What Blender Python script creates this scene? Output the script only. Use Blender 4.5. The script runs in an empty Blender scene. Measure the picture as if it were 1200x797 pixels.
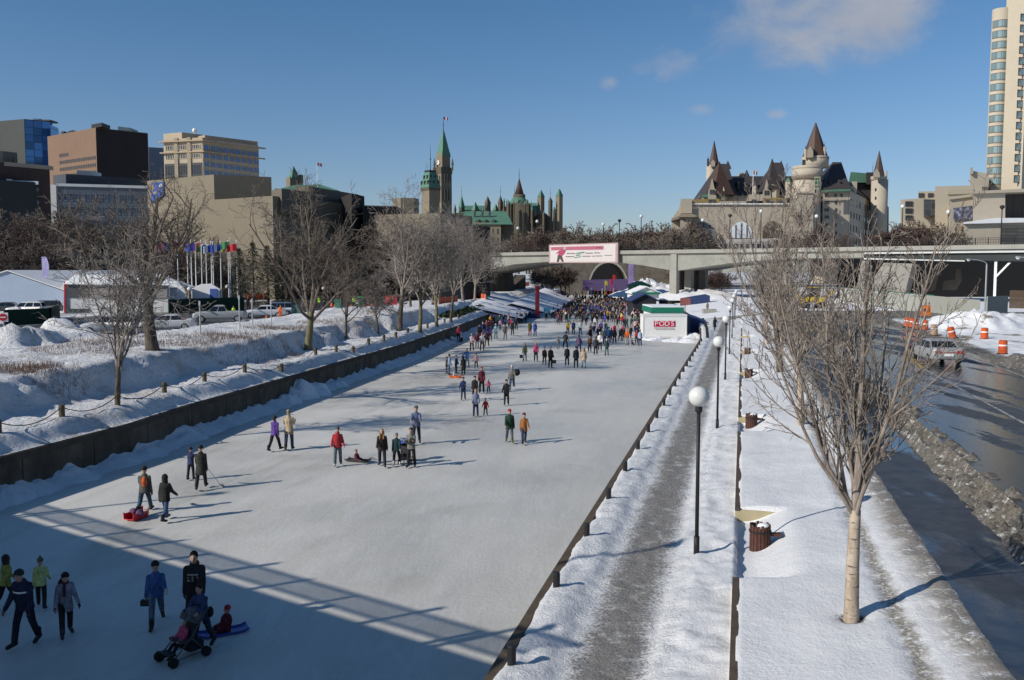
import bpy, math, random
from math import sin, cos, pi, radians, tan, sqrt, atan2, exp
from mathutils import Vector, Matrix, noise

random.seed(7)
SC = bpy.context.scene
COL = SC.collection

# ------------------------------------------------------------------ camera
F = 1060.0; TILT = radians(4.34); CAMH = 8.7
cam = bpy.data.cameras.new('camera'); camo = bpy.data.objects.new('camera', cam); COL.objects.link(camo)
camo.location = (0, 0, CAMH); camo.rotation_euler = (pi / 2 - TILT, 0, 0)
cam.sensor_width = 36; cam.lens = F / 1200 * 36; cam.clip_start = 0.2; cam.clip_end = 9000
SC.camera = camo

def ray(px, py):
    a = (px - 600) / F; b = (py - 398.5) / F
    return (a, cos(TILT) - b * sin(TILT), -sin(TILT) - b * cos(TILT))
def at_z(px, py, z=0.0):
    d = ray(px, py); s = (z - CAMH) / d[2]
    return Vector((d[0] * s, d[1] * s, z))
def at_y(px, py, Y):
    d = ray(px, py); s = Y / d[1]
    return Vector((d[0] * s, Y, CAMH + d[2] * s))
CU = (.2468, .9691)                         # direction of the canal
def uv2xy(u, v): return (u * CU[0] + v * CU[1], u * CU[1] - v * CU[0])
def xy2uv(x, y): return (x * CU[0] + y * CU[1], x * CU[1] - y * CU[0])
def lerp(a, b, t): return a + (b - a) * t
def clamp(x, a=0., b=1.): return max(a, min(b, x))
def sstep(a, b, x):
    t = clamp((x - a) / (b - a)); return t * t * (3 - 2 * t)
def interp(pts, x):
    if x <= pts[0][0]: return pts[0][1]
    for (a, ya), (b, yb) in zip(pts, pts[1:]):
        if x <= b: return ya + (yb - ya) * (x - a) / (b - a)
    return pts[-1][1]
def fbm(x, y, z=0., o=4, l=2.1, g=.5):
    s = 0; a = 1
    for i in range(o):
        s += a * noise.noise((x, y, z + 7.3 * i)); x *= l; y *= l; z *= l; a *= g
    return s

# ------------------------------------------------------------------ objects
def tag(o, label=None, cat=None, group=None, kind=None):
    if label: o['label'] = label
    if cat: o['category'] = cat
    if group: o['group'] = group
    if kind: o['kind'] = kind
    return o
def empty(name, loc, rz=0., label=None, cat=None, group=None):
    o = bpy.data.objects.new(name, None); COL.objects.link(o)
    o.location = loc; o.rotation_euler = (0, 0, rz); o.empty_display_size = .2
    return tag(o, label, cat, group)
def link(name, me, parent=None, loc=(0, 0, 0), rz=0., sc=1., color=None):
    o = bpy.data.objects.new(name, me); COL.objects.link(o)
    o.location = loc; o.rotation_euler = (0, 0, rz)
    o.scale = (sc, sc, sc) if not isinstance(sc, tuple) else sc
    if parent: o.parent = parent
    if color: o.color = (*color, 1)
    return o
def kids(o): return [c for c in COL.objects if c.parent == o]
def copy_tree(o, kidmap, parent=None):
    c = o.copy(); COL.objects.link(c)
    if parent: c.parent = parent
    for ch in kidmap.get(o.name, []): copy_tree(ch, kidmap, c)
    return c
def kid_map():
    m = {}
    for o in COL.objects:
        if o.parent: m.setdefault(o.parent.name, []).append(o)
    return m

class MB:
    """collects shapes, builds ONE mesh object"""
    def __init__(s): s.v = []; s.f = []; s.m = []
    def add(s, vs, fs, mi=0):
        n = len(s.v); s.v += [tuple(v) for v in vs]
        s.f += [tuple(i + n for i in f) for f in fs]; s.m += [mi] * len(fs)
        return s
    def box(s, x0, x1, y0, y1, z0, z1, mi=0):
        return s.add([(x0, y0, z0), (x1, y0, z0), (x1, y1, z0), (x0, y1, z0), (x0, y0, z1), (x1, y0, z1), (x1, y1, z1), (x0, y1, z1)],
                     [(3, 2, 1, 0), (4, 5, 6, 7), (0, 1, 5, 4), (1, 2, 6, 5), (2, 3, 7, 6), (3, 0, 4, 7)], mi)
    def obox(s, c, d, sx, sy, z0, z1, mi=0):
        """box centred at c (xy), x axis along angle d"""
        cx, cy = cos(d), sin(d)
        P = [(c[0] + a * cx - b * cy, c[1] + a * cy + b * cx) for a, b in ((-sx / 2, -sy / 2), (sx / 2, -sy / 2), (sx / 2, sy / 2), (-sx / 2, sy / 2))]
        return s.prism(P, z0, z1, mi)
    def bar(s, p, q, w, h, mi=0):
        p = Vector(p); q = Vector(q); d = (q - p).normalized()
        up = Vector((0, 0, 1)) if abs(d.z) < .95 else Vector((0, 1, 0))
        a = d.cross(up).normalized() * w / 2; b = a.cross(d).normalized() * h / 2
        vs = [p - a - b, p + a - b, p + a + b, p - a + b, q - a - b, q + a - b, q + a + b, q - a + b]
        return s.add(vs, [(3, 2, 1, 0), (4, 5, 6, 7), (0, 1, 5, 4), (1, 2, 6, 5), (2, 3, 7, 6), (3, 0, 4, 7)], mi)
    def prism(s, poly, z0, z1, mi=0, cap=None, mc=None):
        return s.frustum(poly, z0, poly, z1, mi, mc)
    def frustum(s, p0, z0, p1, z1, mi=0, mc=None):
        n = len(p0)
        a = sum(p0[i][0] * p0[(i + 1) % n][1] - p0[(i + 1) % n][0] * p0[i][1] for i in range(n))
        if a < 0: p0 = p0[::-1]; p1 = p1[::-1]
        Z0 = z0 if isinstance(z0, (list, tuple)) else [z0] * n
        Z1 = z1 if isinstance(z1, (list, tuple)) else [z1] * n
        vs = [(p[0], p[1], Z0[i]) for i, p in enumerate(p0)] + [(p[0], p[1], Z1[i]) for i, p in enumerate(p1)]
        s.add(vs, [(i, (i + 1) % n, n + (i + 1) % n, n + i) for i in range(n)] + [tuple(range(n - 1, -1, -1))], mi)
        k = len(s.v) - 2 * n
        s.f.append(tuple(k + n + i for i in range(n))); s.m.append(mi if mc is None else mc)
        return s
    def tube(s, pts, rad, n=6, mi=0, cap=True):
        pts = [Vector(p) for p in pts]
        if not isinstance(rad, (list, tuple)): rad = [rad] * len(pts)
        k = len(s.v); a = None
        for i, p in enumerate(pts):
            d = (pts[min(i + 1, len(pts) - 1)] - pts[max(i - 1, 0)])
            d = d.normalized() if d.length > 1e-9 else Vector((0, 0, 1))
            if a is None:
                t = Vector((0, 0, 1)) if abs(d.z) < .9 else Vector((1, 0, 0)); a = d.cross(t).normalized()
            else:
                a = a - d * a.dot(d)
                a = a.normalized() if a.length > 1e-6 else d.orthogonal().normalized()
            b = d.cross(a); r = rad[i]
            for j in range(n):
                t = 2 * pi * j / n
                q = p + a * (r * cos(t)) + b * (r * sin(t)); s.v.append((q.x, q.y, q.z))
        for i in range(len(pts) - 1):
            for j in range(n):
                j2 = (j + 1) % n
                s.f.append((k + i * n + j, k + i * n + j2, k + (i + 1) * n + j2, k + (i + 1) * n + j)); s.m.append(mi)
        if cap:
            s.f.append(tuple(k + j for j in range(n - 1, -1, -1))); s.m.append(mi)
            e = k + (len(pts) - 1) * n
            s.f.append(tuple(e + j for j in range(n))); s.m.append(mi)
        return s
    def lathe(s, prof, n=12, c=(0, 0, 0), mi=0, a0=0.):
        k = len(s.v)
        for r, z in prof:
            for j in range(n):
                t = a0 + 2 * pi * j / n
                s.v.append((c[0] + r * cos(t), c[1] + r * sin(t), c[2] + z))
        for i in range(len(prof) - 1):
            for j in range(n):
                j2 = (j + 1) % n
                s.f.append((k + i * n + j, k + i * n + j2, k + (i + 1) * n + j2, k + (i + 1) * n + j)); s.m.append(mi)
        s.f.append(tuple(k + j for j in range(n - 1, -1, -1))); s.m.append(mi)
        e = k + (len(prof) - 1) * n; s.f.append(tuple(e + j for j in range(n))); s.m.append(mi)
        return s
    def ell(s, c, rx, ry, rz, n=12, m=8, mi=0):
        k = len(s.v); c = Vector(c)
        s.v.append((c.x, c.y, c.z - rz))
        for i in range(1, m):
            t = -pi / 2 + pi * i / m
            for j in range(n):
                p = 2 * pi * j / n
                s.v.append((c.x + rx * cos(t) * cos(p), c.y + ry * cos(t) * sin(p), c.z + rz * sin(t)))
        s.v.append((c.x, c.y, c.z + rz)); top = len(s.v) - 1
        for j in range(n):
            j2 = (j + 1) % n
            s.f.append((k, k + 1 + j2, k + 1 + j)); s.m.append(mi)
            for i in range(m - 2):
                a = k + 1 + i * n
                s.f.append((a + j, a + j2, a + n + j2, a + n + j)); s.m.append(mi)
            a = k + 1 + (m - 2) * n
            s.f.append((a + j, a + j2, top)); s.m.append(mi)
        return s
    def capsule(s, p, q, r0, r1, n=10, mi=0):
        """closed tapered limb with round ends"""
        p = Vector(p); q = Vector(q); d = (q - p)
        if d.length < 1e-6: return s.ell(p, r0, r0, r0, n, 6, mi)
        d.normalize()
        pts = []; rr = []
        for t in (90, 65, 40, 15): pts.append(p - d * r0 * sin(radians(t))); rr.append(max(r0 * cos(radians(t)), .15 * r0 if t == 90 else 0))
        for t in (15, 40, 65, 90): pts.append(q + d * r1 * sin(radians(t))); rr.append(max(r1 * cos(radians(t)), .15 * r1 if t == 90 else 0))
        return s.tube(pts, rr, n, mi)
    def loft(s, rings, mi=0):
        """rings: lists of points, same length, closed"""
        k = len(s.v); n = len(rings[0])
        for r in rings: s.v += [tuple(p) for p in r]
        for i in range(len(rings) - 1):
            for j in range(n):
                j2 = (j + 1) % n
                s.f.append((k + i * n + j, k + i * n + j2, k + (i + 1) * n + j2, k + (i + 1) * n + j)); s.m.append(mi)
        s.f.append(tuple(k + j for j in range(n - 1, -1, -1))); s.m.append(mi)
        e = k + (len(rings) - 1) * n; s.f.append(tuple(e + j for j in range(n))); s.m.append(mi)
        return s
    def mesh(s, name, mats, off=None, smooth=False):
        me = bpy.data.meshes.new(name)
        vs = s.v if off is None else [(v[0] - off[0], v[1] - off[1], v[2] - off[2]) for v in s.v]
        me.from_pydata(vs, [], s.f)
        mats = mats if isinstance(mats, (list, tuple)) else [mats]
        for m in mats: me.materials.append(m)
        if len(mats) > 1: me.polygons.foreach_set('material_index', s.m)
        if smooth: me.polygons.foreach_set('use_smooth', [True] * len(me.polygons))
        me.update()
        return me
    def build(s, name, mats, parent=None, smooth=False, local=False, label=None, color=None):
        off = None
        if parent is not None and not local:
            off = Vector(parent.location)
            if parent.parent: off = off + Vector(parent.parent.location)
        o = bpy.data.objects.new(name, s.mesh(name, mats, off, smooth)); COL.objects.link(o)
        if parent is not None: o.parent = parent
        if label: o['label'] = label
        if color: o.color = (*color, 1)
        return o
    def build_top(s, name, mats, loc, smooth=False):
        """top-level mesh with its origin at loc (shapes given in world space)"""
        o = bpy.data.objects.new(name, s.mesh(name, mats, Vector(loc), smooth)); COL.objects.link(o)
        o.location = loc
        return o

def remesh(mb, name, voxel, mats, smooth_it=3):
    """fuse overlapping closed shapes into one continuous surface"""
    me = mb.mesh('tmp', [])
    o = bpy.data.objects.new('tmp', me); COL.objects.link(o)
    m = o.modifiers.new('r', 'REMESH'); m.mode = 'VOXEL'; m.voxel_size = voxel; m.use_smooth_shade = True
    if smooth_it:
        k = o.modifiers.new('s', 'SMOOTH'); k.factor = .5; k.iterations = smooth_it
    dg = bpy.context.evaluated_depsgraph_get()
    r = bpy.data.meshes.new_from_object(o.evaluated_get(dg)); r.name = name
    bpy.data.objects.remove(o); bpy.data.meshes.remove(me)
    r.materials.clear()
    for x in (mats if isinstance(mats, (list, tuple)) else [mats]): r.materials.append(x)
    return r

# ------------------------------------------------------------------ materials
class NT:
    def __init__(s, name):
        s.m = bpy.data.materials.new(name); s.m.use_nodes = True
        s.t = s.m.node_tree; s.n = s.t.nodes; s.l = s.t.links
        s.b = s.n['Principled BSDF']; s.out = s.n['Material Output']
        s._co = None
    def new(s, k, **kw):
        x = s.n.new(k)
        for a, b in kw.items(): setattr(x, a, b)
        return x
    def put(s, sock, val):
        if isinstance(val, bpy.types.NodeSocket): s.l.new(val, sock)
        elif isinstance(val, (tuple, list)) and len(val) == 3 and len(sock.default_value) == 4: sock.default_value = (*val, 1)
        else: sock.default_value = val
    @property
    def co(s):
        if s._co is None: s._co = s.new('ShaderNodeTexCoord')
        return s._co.outputs['Object']
    def world(s): return s.new('ShaderNodeNewGeometry').outputs['Position']
    def math(s, op, a, b=0., c=0., cl=False):
        x = s.new('ShaderNodeMath', operation=op, use_clamp=cl)
        s.put(x.inputs[0], a); s.put(x.inputs[1], b); s.put(x.inputs[2], c); return x.outputs[0]
    def dot(s, a, v):
        x = s.new('ShaderNodeVectorMath', operation='DOT_PRODUCT'); s.put(x.inputs[0], a); x.inputs[1].default_value = v
        return x.outputs['Value']
    def mapv(s, a, sc=(1, 1, 1), rot=(0, 0, 0), loc=(0, 0, 0)):
        x = s.new('ShaderNodeMapping'); s.put(x.inputs['Vector'], a); x.inputs['Scale'].default_value = sc
        x.inputs['Rotation'].default_value = rot; x.inputs['Location'].default_value = loc; return x.outputs[0]
    def noise(s, scale, detail=4, rough=.55, vec=None, dist=0.):
        x = s.new('ShaderNodeTexNoise'); s.put(x.inputs['Vector'], vec if vec is not None else s.co)
        x.inputs['Scale'].default_value = scale; x.inputs['Detail'].default_value = detail
        x.inputs['Roughness'].default_value = rough; x.inputs['Distortion'].default_value = dist
        return x.outputs['Fac']
    def voro(s, scale, vec=None, feat='F1'):
        x = s.new('ShaderNodeTexVoronoi', feature=feat); s.put(x.inputs['Vector'], vec if vec is not None else s.co)
        x.inputs['Scale'].default_value = scale; return x.outputs['Distance']
    def mix(s, f, a, b, blend='MIX'):
        x = s.new('ShaderNodeMix', data_type='RGBA', blend_type=blend)
        s.put(x.inputs[0], f); s.put(x.inputs[6], a); s.put(x.inputs[7], b); return x.outputs[2]
    def ss(s, a, b, x):
        y = s.new('ShaderNodeMapRange', interpolation_type='SMOOTHSTEP')
        s.put(y.inputs[0], x); y.inputs[1].default_value = a; y.inputs[2].default_value = b; return y.outputs[0]
    def rng(s, x, a, b, c, d):
        y = s.new('ShaderNodeMapRange'); s.put(y.inputs[0], x)
        for i, q in enumerate((a, b, c, d)): y.inputs[i + 1].default_value = q
        return y.outputs[0]
    def bump(s, h, strength=.5, dist=.05, prev=None):
        x = s.new('ShaderNodeBump'); s.put(x.inputs['Height'], h); x.inputs['Strength'].default_value = strength
        x.inputs['Distance'].default_value = dist
        if prev is not None: s.l.new(prev, x.inputs['Normal'])
        return x.outputs[0]
    def band(s, x, a, b, soft):
        return s.math('MULTIPLY', s.ss(a - soft, a + soft, x), s.math('SUBTRACT', 1., s.ss(b - soft, b + soft, x)))
    def done(s, color=None, rough=None, normal=None, spec=None, metal=None):
        if color is not None: s.put(s.b.inputs['Base Color'], color)
        if rough is not None: s.put(s.b.inputs['Roughness'], rough)
        if normal is not None: s.put(s.b.inputs['Normal'], normal)
        if spec is not None: s.b.inputs['Specular IOR Level'].default_value = spec
        if metal is not None: s.b.inputs['Metallic'].default_value = metal
        return s.m

def mat(name, c, rough=.8, var=.15, scale=1.2, bump=0., bs=None, spec=.3, metal=0.):
    t = NT(name)
    n = t.noise(scale, 5, .6)
    n2 = t.noise(scale * 7.3, 3, .6)
    f = t.math('ADD', t.math('MULTIPLY', n, .65), t.math('MULTIPLY', n2, .35))
    f = t.rng(f, .3, .7, 0, 1)
    lo = tuple(x * (1 - var) for x in c); hi = tuple(min(1, x * (1 + var)) for x in c)
    nb = None
    if bump: nb = t.bump(t.noise(bs or scale * 6, 4, .65), .6, bump)
    return t.done(t.mix(f, lo, hi), rough, nb, spec, metal)

def objcolor_mat(name, rough=.85, bump=.012, spec=.2, var=.25):
    t = NT(name)
    oi = t.new('ShaderNodeObjectInfo').outputs['Color']
    n = t.noise(7, 4, .65, t.mapv(t.co, (1.3, 1.3, .7)))
    c = t.mix(t.rng(n, .35, .65, 0, 1), t.mix(1., oi, (1 - var,) * 3, 'MULTIPLY'), t.mix(1., oi, (1 + var,) * 3, 'MULTIPLY'))
    return t.done(c, rough, t.bump(t.noise(14, 3, .6), .7, bump), spec)

M = {}
M['cloth'] = objcolor_mat('cloth', .85, .035, .2, .42)
M['paint'] = objcolor_mat('car_paint', .28, 0.0, .5, .06)
M['skin'] = mat('skin', (.42, .25, .18), .6, .08, 9)
M['glass_dark'] = mat('glass_dark', (.012, .016, .02), .08, .2, .3, spec=.6)
M['glass_win'] = mat('window_glass', (.03, .04, .05), .07, .3, .15, spec=.7)
M['tyre'] = mat('tyre_rubber', (.018, .018, .018), .9, .3, 8)
M['rim'] = mat('rim_metal', (.45, .45, .46), .35, .1, 9, metal=.7)
M['red_lens'] = mat('red_lens', (.35, .015, .02), .2, .1, 9, spec=.6)
M['clear_lens'] = mat('clear_lens', (.7, .72, .72), .12, .05, 9, spec=.7)
M['black'] = mat('black_metal', (.018, .018, .02), .55, .2, 4)
M['dkgrey'] = mat('dark_grey', (.06, .06, .062), .7, .2, 2)
M['white'] = mat('white_paint', (.76, .76, .74), .55, .06, 1.5)
M['opal'] = mat('opal_globe', (.62, .62, .60), .3, .05, 5, spec=.5)
M['concrete'] = mat('concrete', (.27, .255, .225), .85, .18, .35, .01, 3)
M['concrete_lt'] = mat('pale_concrete', (.31, .30, .265), .85, .15, .3, .01, 3)
M['bridge'] = mat('bridge_concrete', (.285, .28, .245), .85, .25, .22, .01, 2)
M['dkconc'] = mat('stained_shaded_concrete', (.12, .105, .085), .9, .45, .5, .02, 4)
M['orange'] = mat('safety_orange', (.52, .085, .02), .5, .12, 5)
M['refl'] = mat('reflective_white', (.75, .75, .72), .4, .05, 5)
M['steel'] = mat('galvanised_steel', (.42, .43, .44), .45, .12, 2, metal=.4)
M['wood_red'] = mat('red_brown_wood', (.085, .035, .026), .75, .35, 6, .006, 20)
M['wood_post'] = mat('weathered_post', (.1, .078, .05), .9, .4, 9, .01, 30)
M['coping'] = mat('brown_coping', (.085, .062, .042), .85, .4, 2.5, .01, 12)
M['green_paint'] = mat('green_paint', (.012, .16, .1), .5, .1, 2)
M['yellow'] = mat('yellow_paint', (.62, .42, .03), .6, .2, 5)
M['rope'] = mat('dark_rope', (.05, .04, .03), .9, .3, 20)
M['red'] = mat('red_paint', (.5, .02, .03), .5, .1, 5)
M['navy'] = mat('navy_canvas', (.03, .05, .13), .7, .2, 2)
M['purple'] = mat('purple_fabric', (.11, .075, .17), .7, .2, 1.5)

def snow_mat(name, base=(.8, .8, .82), dirt=0., bscale=1., lump=.12):
    t = NT(name); P = t.world()
    n1 = t.noise(.55, 6, .6, P); n2 = t.noise(3.1 * bscale, 6, .65, P); n3 = t.noise(15 * bscale, 4, .7, P)
    c = t.mix(t.ss(.35, .65, n1), tuple(x * .93 for x in base), base)
    if dirt:
        c = t.mix(t.math('MULTIPLY', t.ss(.5, .72, t.noise(1.3, 6, .7, P)), dirt), c, (.22, .19, .15))
    h = t.math('ADD', t.math('MULTIPLY', n2, .7), t.math('MULTIPLY', n3, .3))
    return t.done(c, .75, t.bump(h, .9, lump), .25)
M['snow'] = snow_mat('snow')
M['snow_lump'] = snow_mat('lumpy_snow', lump=.25, bscale=.8)
M['snow_dirty'] = snow_mat('dirty_snow', (.55, .53, .5), .9, .8, .25)
M['roofsnow'] = snow_mat('roof_snow', (.78, .78, .8), 0, .4, .05)

# ------------------------------------------------------------------ light
SUN_EL = 29.5; SUN_AZ = 28.0             # shadows run along +X turned SUN_AZ degrees towards +Y
sd = Vector((-cos(radians(SUN_AZ)) * cos(radians(SUN_EL)), -sin(radians(SUN_AZ)) * cos(radians(SUN_EL)), sin(radians(SUN_EL))))
sun = bpy.data.lights.new('sun', 'SUN'); sun.energy = 4.6; sun.angle = radians(.53); sun.color = (1, .94, .845)
suno = bpy.data.objects.new('sun', sun); COL.objects.link(suno)
suno.rotation_euler = (-sd).to_track_quat('-Z', 'Y').to_euler(); suno.location = (-60, -40, 60)

W = bpy.data.worlds.new('World'); SC.world = W; W.use_nodes = True
wn = W.node_tree.nodes; wl = W.node_tree.links
bg = wn['Background']; sky = wn.new('ShaderNodeTexSky'); sky.sky_type = 'NISHITA'; sky.sun_disc = False
sky.sun_elevation = radians(SUN_EL); sky.sun_rotation = atan2(sd.x, sd.y); sky.altitude = 80
sky.air_density = 1.0; sky.dust_density = .6; sky.ozone_density = 2.6
bg.inputs['Strength'].default_value = .085
# a ragged fair-weather cloud, laid out by direction in the sky
tc = wn.new('ShaderNodeTexCoord')
def wmath(op, a, b=0., cl=False):
    x = wn.new('ShaderNodeMath'); x.operation = op; x.use_clamp = cl
    for i, q in enumerate((a, b)):
        if isinstance(q, bpy.types.NodeSocket): wl.new(q, x.inputs[i])
        else: x.inputs[i].default_value = q
    return x.outputs[0]
def wnoise(sc, det, rough, dist=0., stretch=(1, 1, 1.6)):
    mp = wn.new('ShaderNodeMapping'); wl.new(tc.outputs['Generated'], mp.inputs[0]); mp.inputs['Scale'].default_value = stretch
    x = wn.new('ShaderNodeTexNoise'); wl.new(mp.outputs[0], x.inputs['Vector'])
    x.inputs['Scale'].default_value = sc; x.inputs['Detail'].default_value = det; x.inputs['Roughness'].default_value = rough
    x.inputs['Distortion'].default_value = dist
    return x.outputs['Fac']
def blob(px, py, rx, ry):
    """soft elliptical region round a direction of the sky"""
    d = Vector(ray(px, py)).normalized(); r = d.cross(Vector((0, 0, 1))).normalized(); u = r.cross(d)
    def dt(v):
        x = wn.new('ShaderNodeVectorMath'); x.operation = 'DOT_PRODUCT'; wl.new(tc.outputs['Generated'], x.inputs[0]); x.inputs[1].default_value = v
        return x.outputs['Value']
    a = wmath('MULTIPLY', dt(r), F / rx); b = wmath('MULTIPLY', dt(u), F / ry)
    q = wmath('ADD', wmath('MULTIPLY', a, a), wmath('MULTIPLY', b, b))
    front = wmath('GREATER_THAN', dt(d), 0.)
    return wmath('MULTIPLY', wmath('SUBTRACT', 1., q), front)
def clouds(n, amp):
    m = None
    for b in ((965, 18, 160, 72), (930, 45, 80, 55), (1010, 0, 130, 60), (780, 75, 50, 26), (712, 100, 16, 12), (822, 128, 20, 9), (912, 133, 14, 7), (1120, 12, 40, 18)):
        k = wmath('MULTIPLY', blob(*b[:4]), .55 if b[2] > 60 else .24)
        m = k if m is None else wmath('MAXIMUM', m, k)
    return m
cm = clouds(0, 0)
nz = wnoise(9, 7, .58, .3)
mr = wn.new('ShaderNodeMapRange'); mr.interpolation_type = 'SMOOTHSTEP'
wl.new(wmath('ADD', cm, wmath('MULTIPLY', wmath('SUBTRACT', nz, .5), 1.25)), mr.inputs[0])
mr.inputs[1].default_value = .10; mr.inputs[2].default_value = .62; mr.inputs[3].default_value = 0; mr.inputs[4].default_value = .75
shade = wnoise(14, 5, .6, .2)
cr = wn.new('ShaderNodeMix'); cr.data_type = 'RGBA'; wl.new(shade, cr.inputs[0])
cr.inputs[6].default_value = (4.0, 4.1, 4.6, 1); cr.inputs[7].default_value = (6.2, 6.1, 6.2, 1)
mx = wn.new('ShaderNodeMix'); mx.data_type = 'RGBA'
sep = wn.new('ShaderNodeSeparateXYZ'); wl.new(tc.outputs['Generated'], sep.inputs[0])
hz = wn.new('ShaderNodeMapRange'); wl.new(sep.outputs[2], hz.inputs[0]); hz.inputs[1].default_value = .0; hz.inputs[2].default_value = .32
tint = wn.new('ShaderNodeMix'); tint.data_type = 'RGBA'; wl.new(hz.outputs[0], tint.inputs[0]); tint.inputs[6].default_value = (.98, 1.0, 1.2, 1); tint.inputs[7].default_value = (.55, .88, 1.09, 1)
skt = wn.new('ShaderNodeMix'); skt.data_type = 'RGBA'; skt.blend_type = 'MULTIPLY'; skt.inputs[0].default_value = 1; wl.new(sky.outputs[0], skt.inputs[6]); wl.new(tint.outputs[2], skt.inputs[7])
wl.new(mr.outputs[0], mx.inputs[0]); wl.new(skt.outputs[2], mx.inputs[6]); wl.new(cr.outputs[2], mx.inputs[7])
wl.new(mx.outputs[2], bg.inputs['Color'])

SC.view_settings.view_transform = 'Standard'; SC.view_settings.look = 'None'
SC.view_settings.exposure = 0; SC.view_settings.gamma = 1
SC.cycles.max_bounces = 6; SC.cycles.diffuse_bounces = 3; SC.cycles.glossy_bounces = 3
# ================================================================== the setting: ice, banks, road
VL = [(-60, -26.6), (28, -27.4), (36, -27.6), (41, -28.4), (48, -29.0), (56, -29.7), (66, -30.7), (82, -32.0), (115, -36.4), (145, -41), (200, -48), (330, -66)]
VR = [(-60, -4.25), (98, -4.25), (115, -5.0), (138, -6.5), (246, -20), (330, -34)]
def vl(u): return interp(VL, u)
def vr(u): return interp(VR, u)
UEND = 345.
ZL = 1.6; ZRW = 1.4

def zleft(u, d):
    n = fbm(u * .16, d * .3, 3., 4); n2 = fbm(u * .6, d * .6, 9., 4); n3 = fbm(u * .07, d * .05, 5., 3)
    far = sstep(110, 150, u)
    shift = n * 1.1 + n3 * 1.3
    ds = d + shift * sstep(1.2, 4, d)
    z = ZL + .05 + .62 * sstep(0, 1.15 + .3 * n, d)
    z += .14 * n2 * sstep(.2, 1, d) + .07 * fbm(u * 1.9, d * 1.9, 4., 3) * sstep(.3, 1.2, d)
    crest = 1.5 + .35 * n3
    z += crest * sstep(3.4, 5.5, ds)
    z += .12 * sstep(6, 12, d) + .18 * n * sstep(5, 8, d)
    z -= .75 * sstep(14.5, 18.5, d + n)
    z = lerp(z, 3.1 + .03 * n, sstep(19, 24, d))
    # ploughed pile at the edge of the lot
    x, y = uv2xy(u, vl(u) - d)
    for (cx, cy, r1, h) in PILES:
        q = ((x - cx) ** 2 + (y - cy) ** 2) / (r1 * r1)
        if q < 4: z += h * exp(-q * 1.3) * (1 + .55 * n2 + .3 * n)
    if far: z = lerp(z, 3.1, far * sstep(3, 9, d)) 
    return z
_p = at_z(62, 392, 3.6); _q = at_z(15, 400, 3.6); _r = at_z(95, 398, 3.4)
PILES = [(_p.x, _p.y, 2.6, 1.5), (_q.x, _q.y, 3.0, 1.6), (_r.x, _r.y, 3.0, .9)]

RECESS = [(20.2, 26.3), (39.1, 43.5), (58.9, 63.4), (76, 80), (95, 99)]
SLOPE_V = [(0, 1.93), (1.1, 2.02), (2.2, 2.16), (3.2, 2.3), (4.1, 2.42)]
_m = [(1147, 389, 4.2, 1.6), (1190, 386, 4, 1.0), (1108, 386, 3.0, .7), (1130, 384, 3.4, .8), (1185, 378, 5, .9), (1206, 432, 2.6, .6)]
MOUNDS = [(*at_z(a, b, 2.8)[:2], r, h) for a, b, r, h in _m]
ROADZ = 3.0
def zright(u, v):
    n = fbm(u * .7, v * .9, 1., 4); n2 = fbm(u * 2.3, v * 2.6, 4., 4); nl = fbm(u * .18, v * .2, 8., 3)
    w = vr(u); e = v - w                       # distance from the canal edge
    if v < 0:
        p0 = max(-3.2, w + .85)
        bank = sstep(0, .25, e) * .13 + .07 * n2 * sstep(.1, .4, e) + .06 * n
        path = sstep(p0 - .35, p0 + .15, v) * (1 - sstep(-1.65, -1.3, v))
        z = ZRW + bank * (1 - path) + path * (.0 + .035 * n2) 
        z += .12 * sstep(-1.4, -.9, v) * (1 - path) - .09 * sstep(.42, .7, noise.noise((u * 1.7, v * 2.6, 21.))) * sstep(-1.5, -1.2, v) * (1 - sstep(-.6, -.3, v)) - .08 * sstep(.4, .7, noise.noise((u * 2.1, v * 2.3, 31.))) * (1 - path) * (1 - sstep(-3.3, -3.0, v))
        z += sstep(-.8, -.1, v) * .05
    else:
        z = interp(SLOPE_V, v) + .03 * n + .05 * nl
        for a, b in RECESS:
            if a < u < b:
                k = (1 - sstep(.25, 1.5, v)) * sstep(a, a + .35, u)
                k *= 1 - sstep(b - .02, b, u) * 0
                z -= .42 * k
        z += .05 * sstep(3.3, 3.9, v) * (1 - sstep(4.0, 4.25, v)) * (1 + 1.5 * n2)
        track = (1 - sstep(.12, .3, abs(v - 2.95 - .12 * nl)))
        z -= .05 * track * (1 + n2)
        if 1.4 < v < 3.0:                        # hollow round the near tree
            q = ((u - 17.85) ** 2 + (v - 2.12) ** 2)
            z -= .12 * exp(-q / .06)
    if v > 4.15:
        sw = 2.40
        ridge = sstep(5.8 + .2 * n, 6.25, v) * (1 - sstep(6.6, 7.15 + .3 * n, v))
        zz = sw - .02
        zz = lerp(zz, ROADZ - .06, sstep(6.3, 7.0, v))
        z = lerp(z, zz, sstep(4.15, 4.25, v))
        z += ridge * (.15 + .2 * nl + .28 * n + .3 * n2)
    if v > 15:
        k = sstep(15.0, 16.2, v + .5 * n)
        z = lerp(z, ROADZ + .05 + .10 * n + .05 * n2, k)
        x, y = uv2xy(u, v)
        for (cx, cy, r, h) in MOUNDS:
            q = ((x - cx) ** 2 + (y - cy) ** 2) / (r * r)
            if q < 5: z += k * h * exp(-q * 1.4) * (1 + .35 * n + .25 * nl)
    return z

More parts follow.
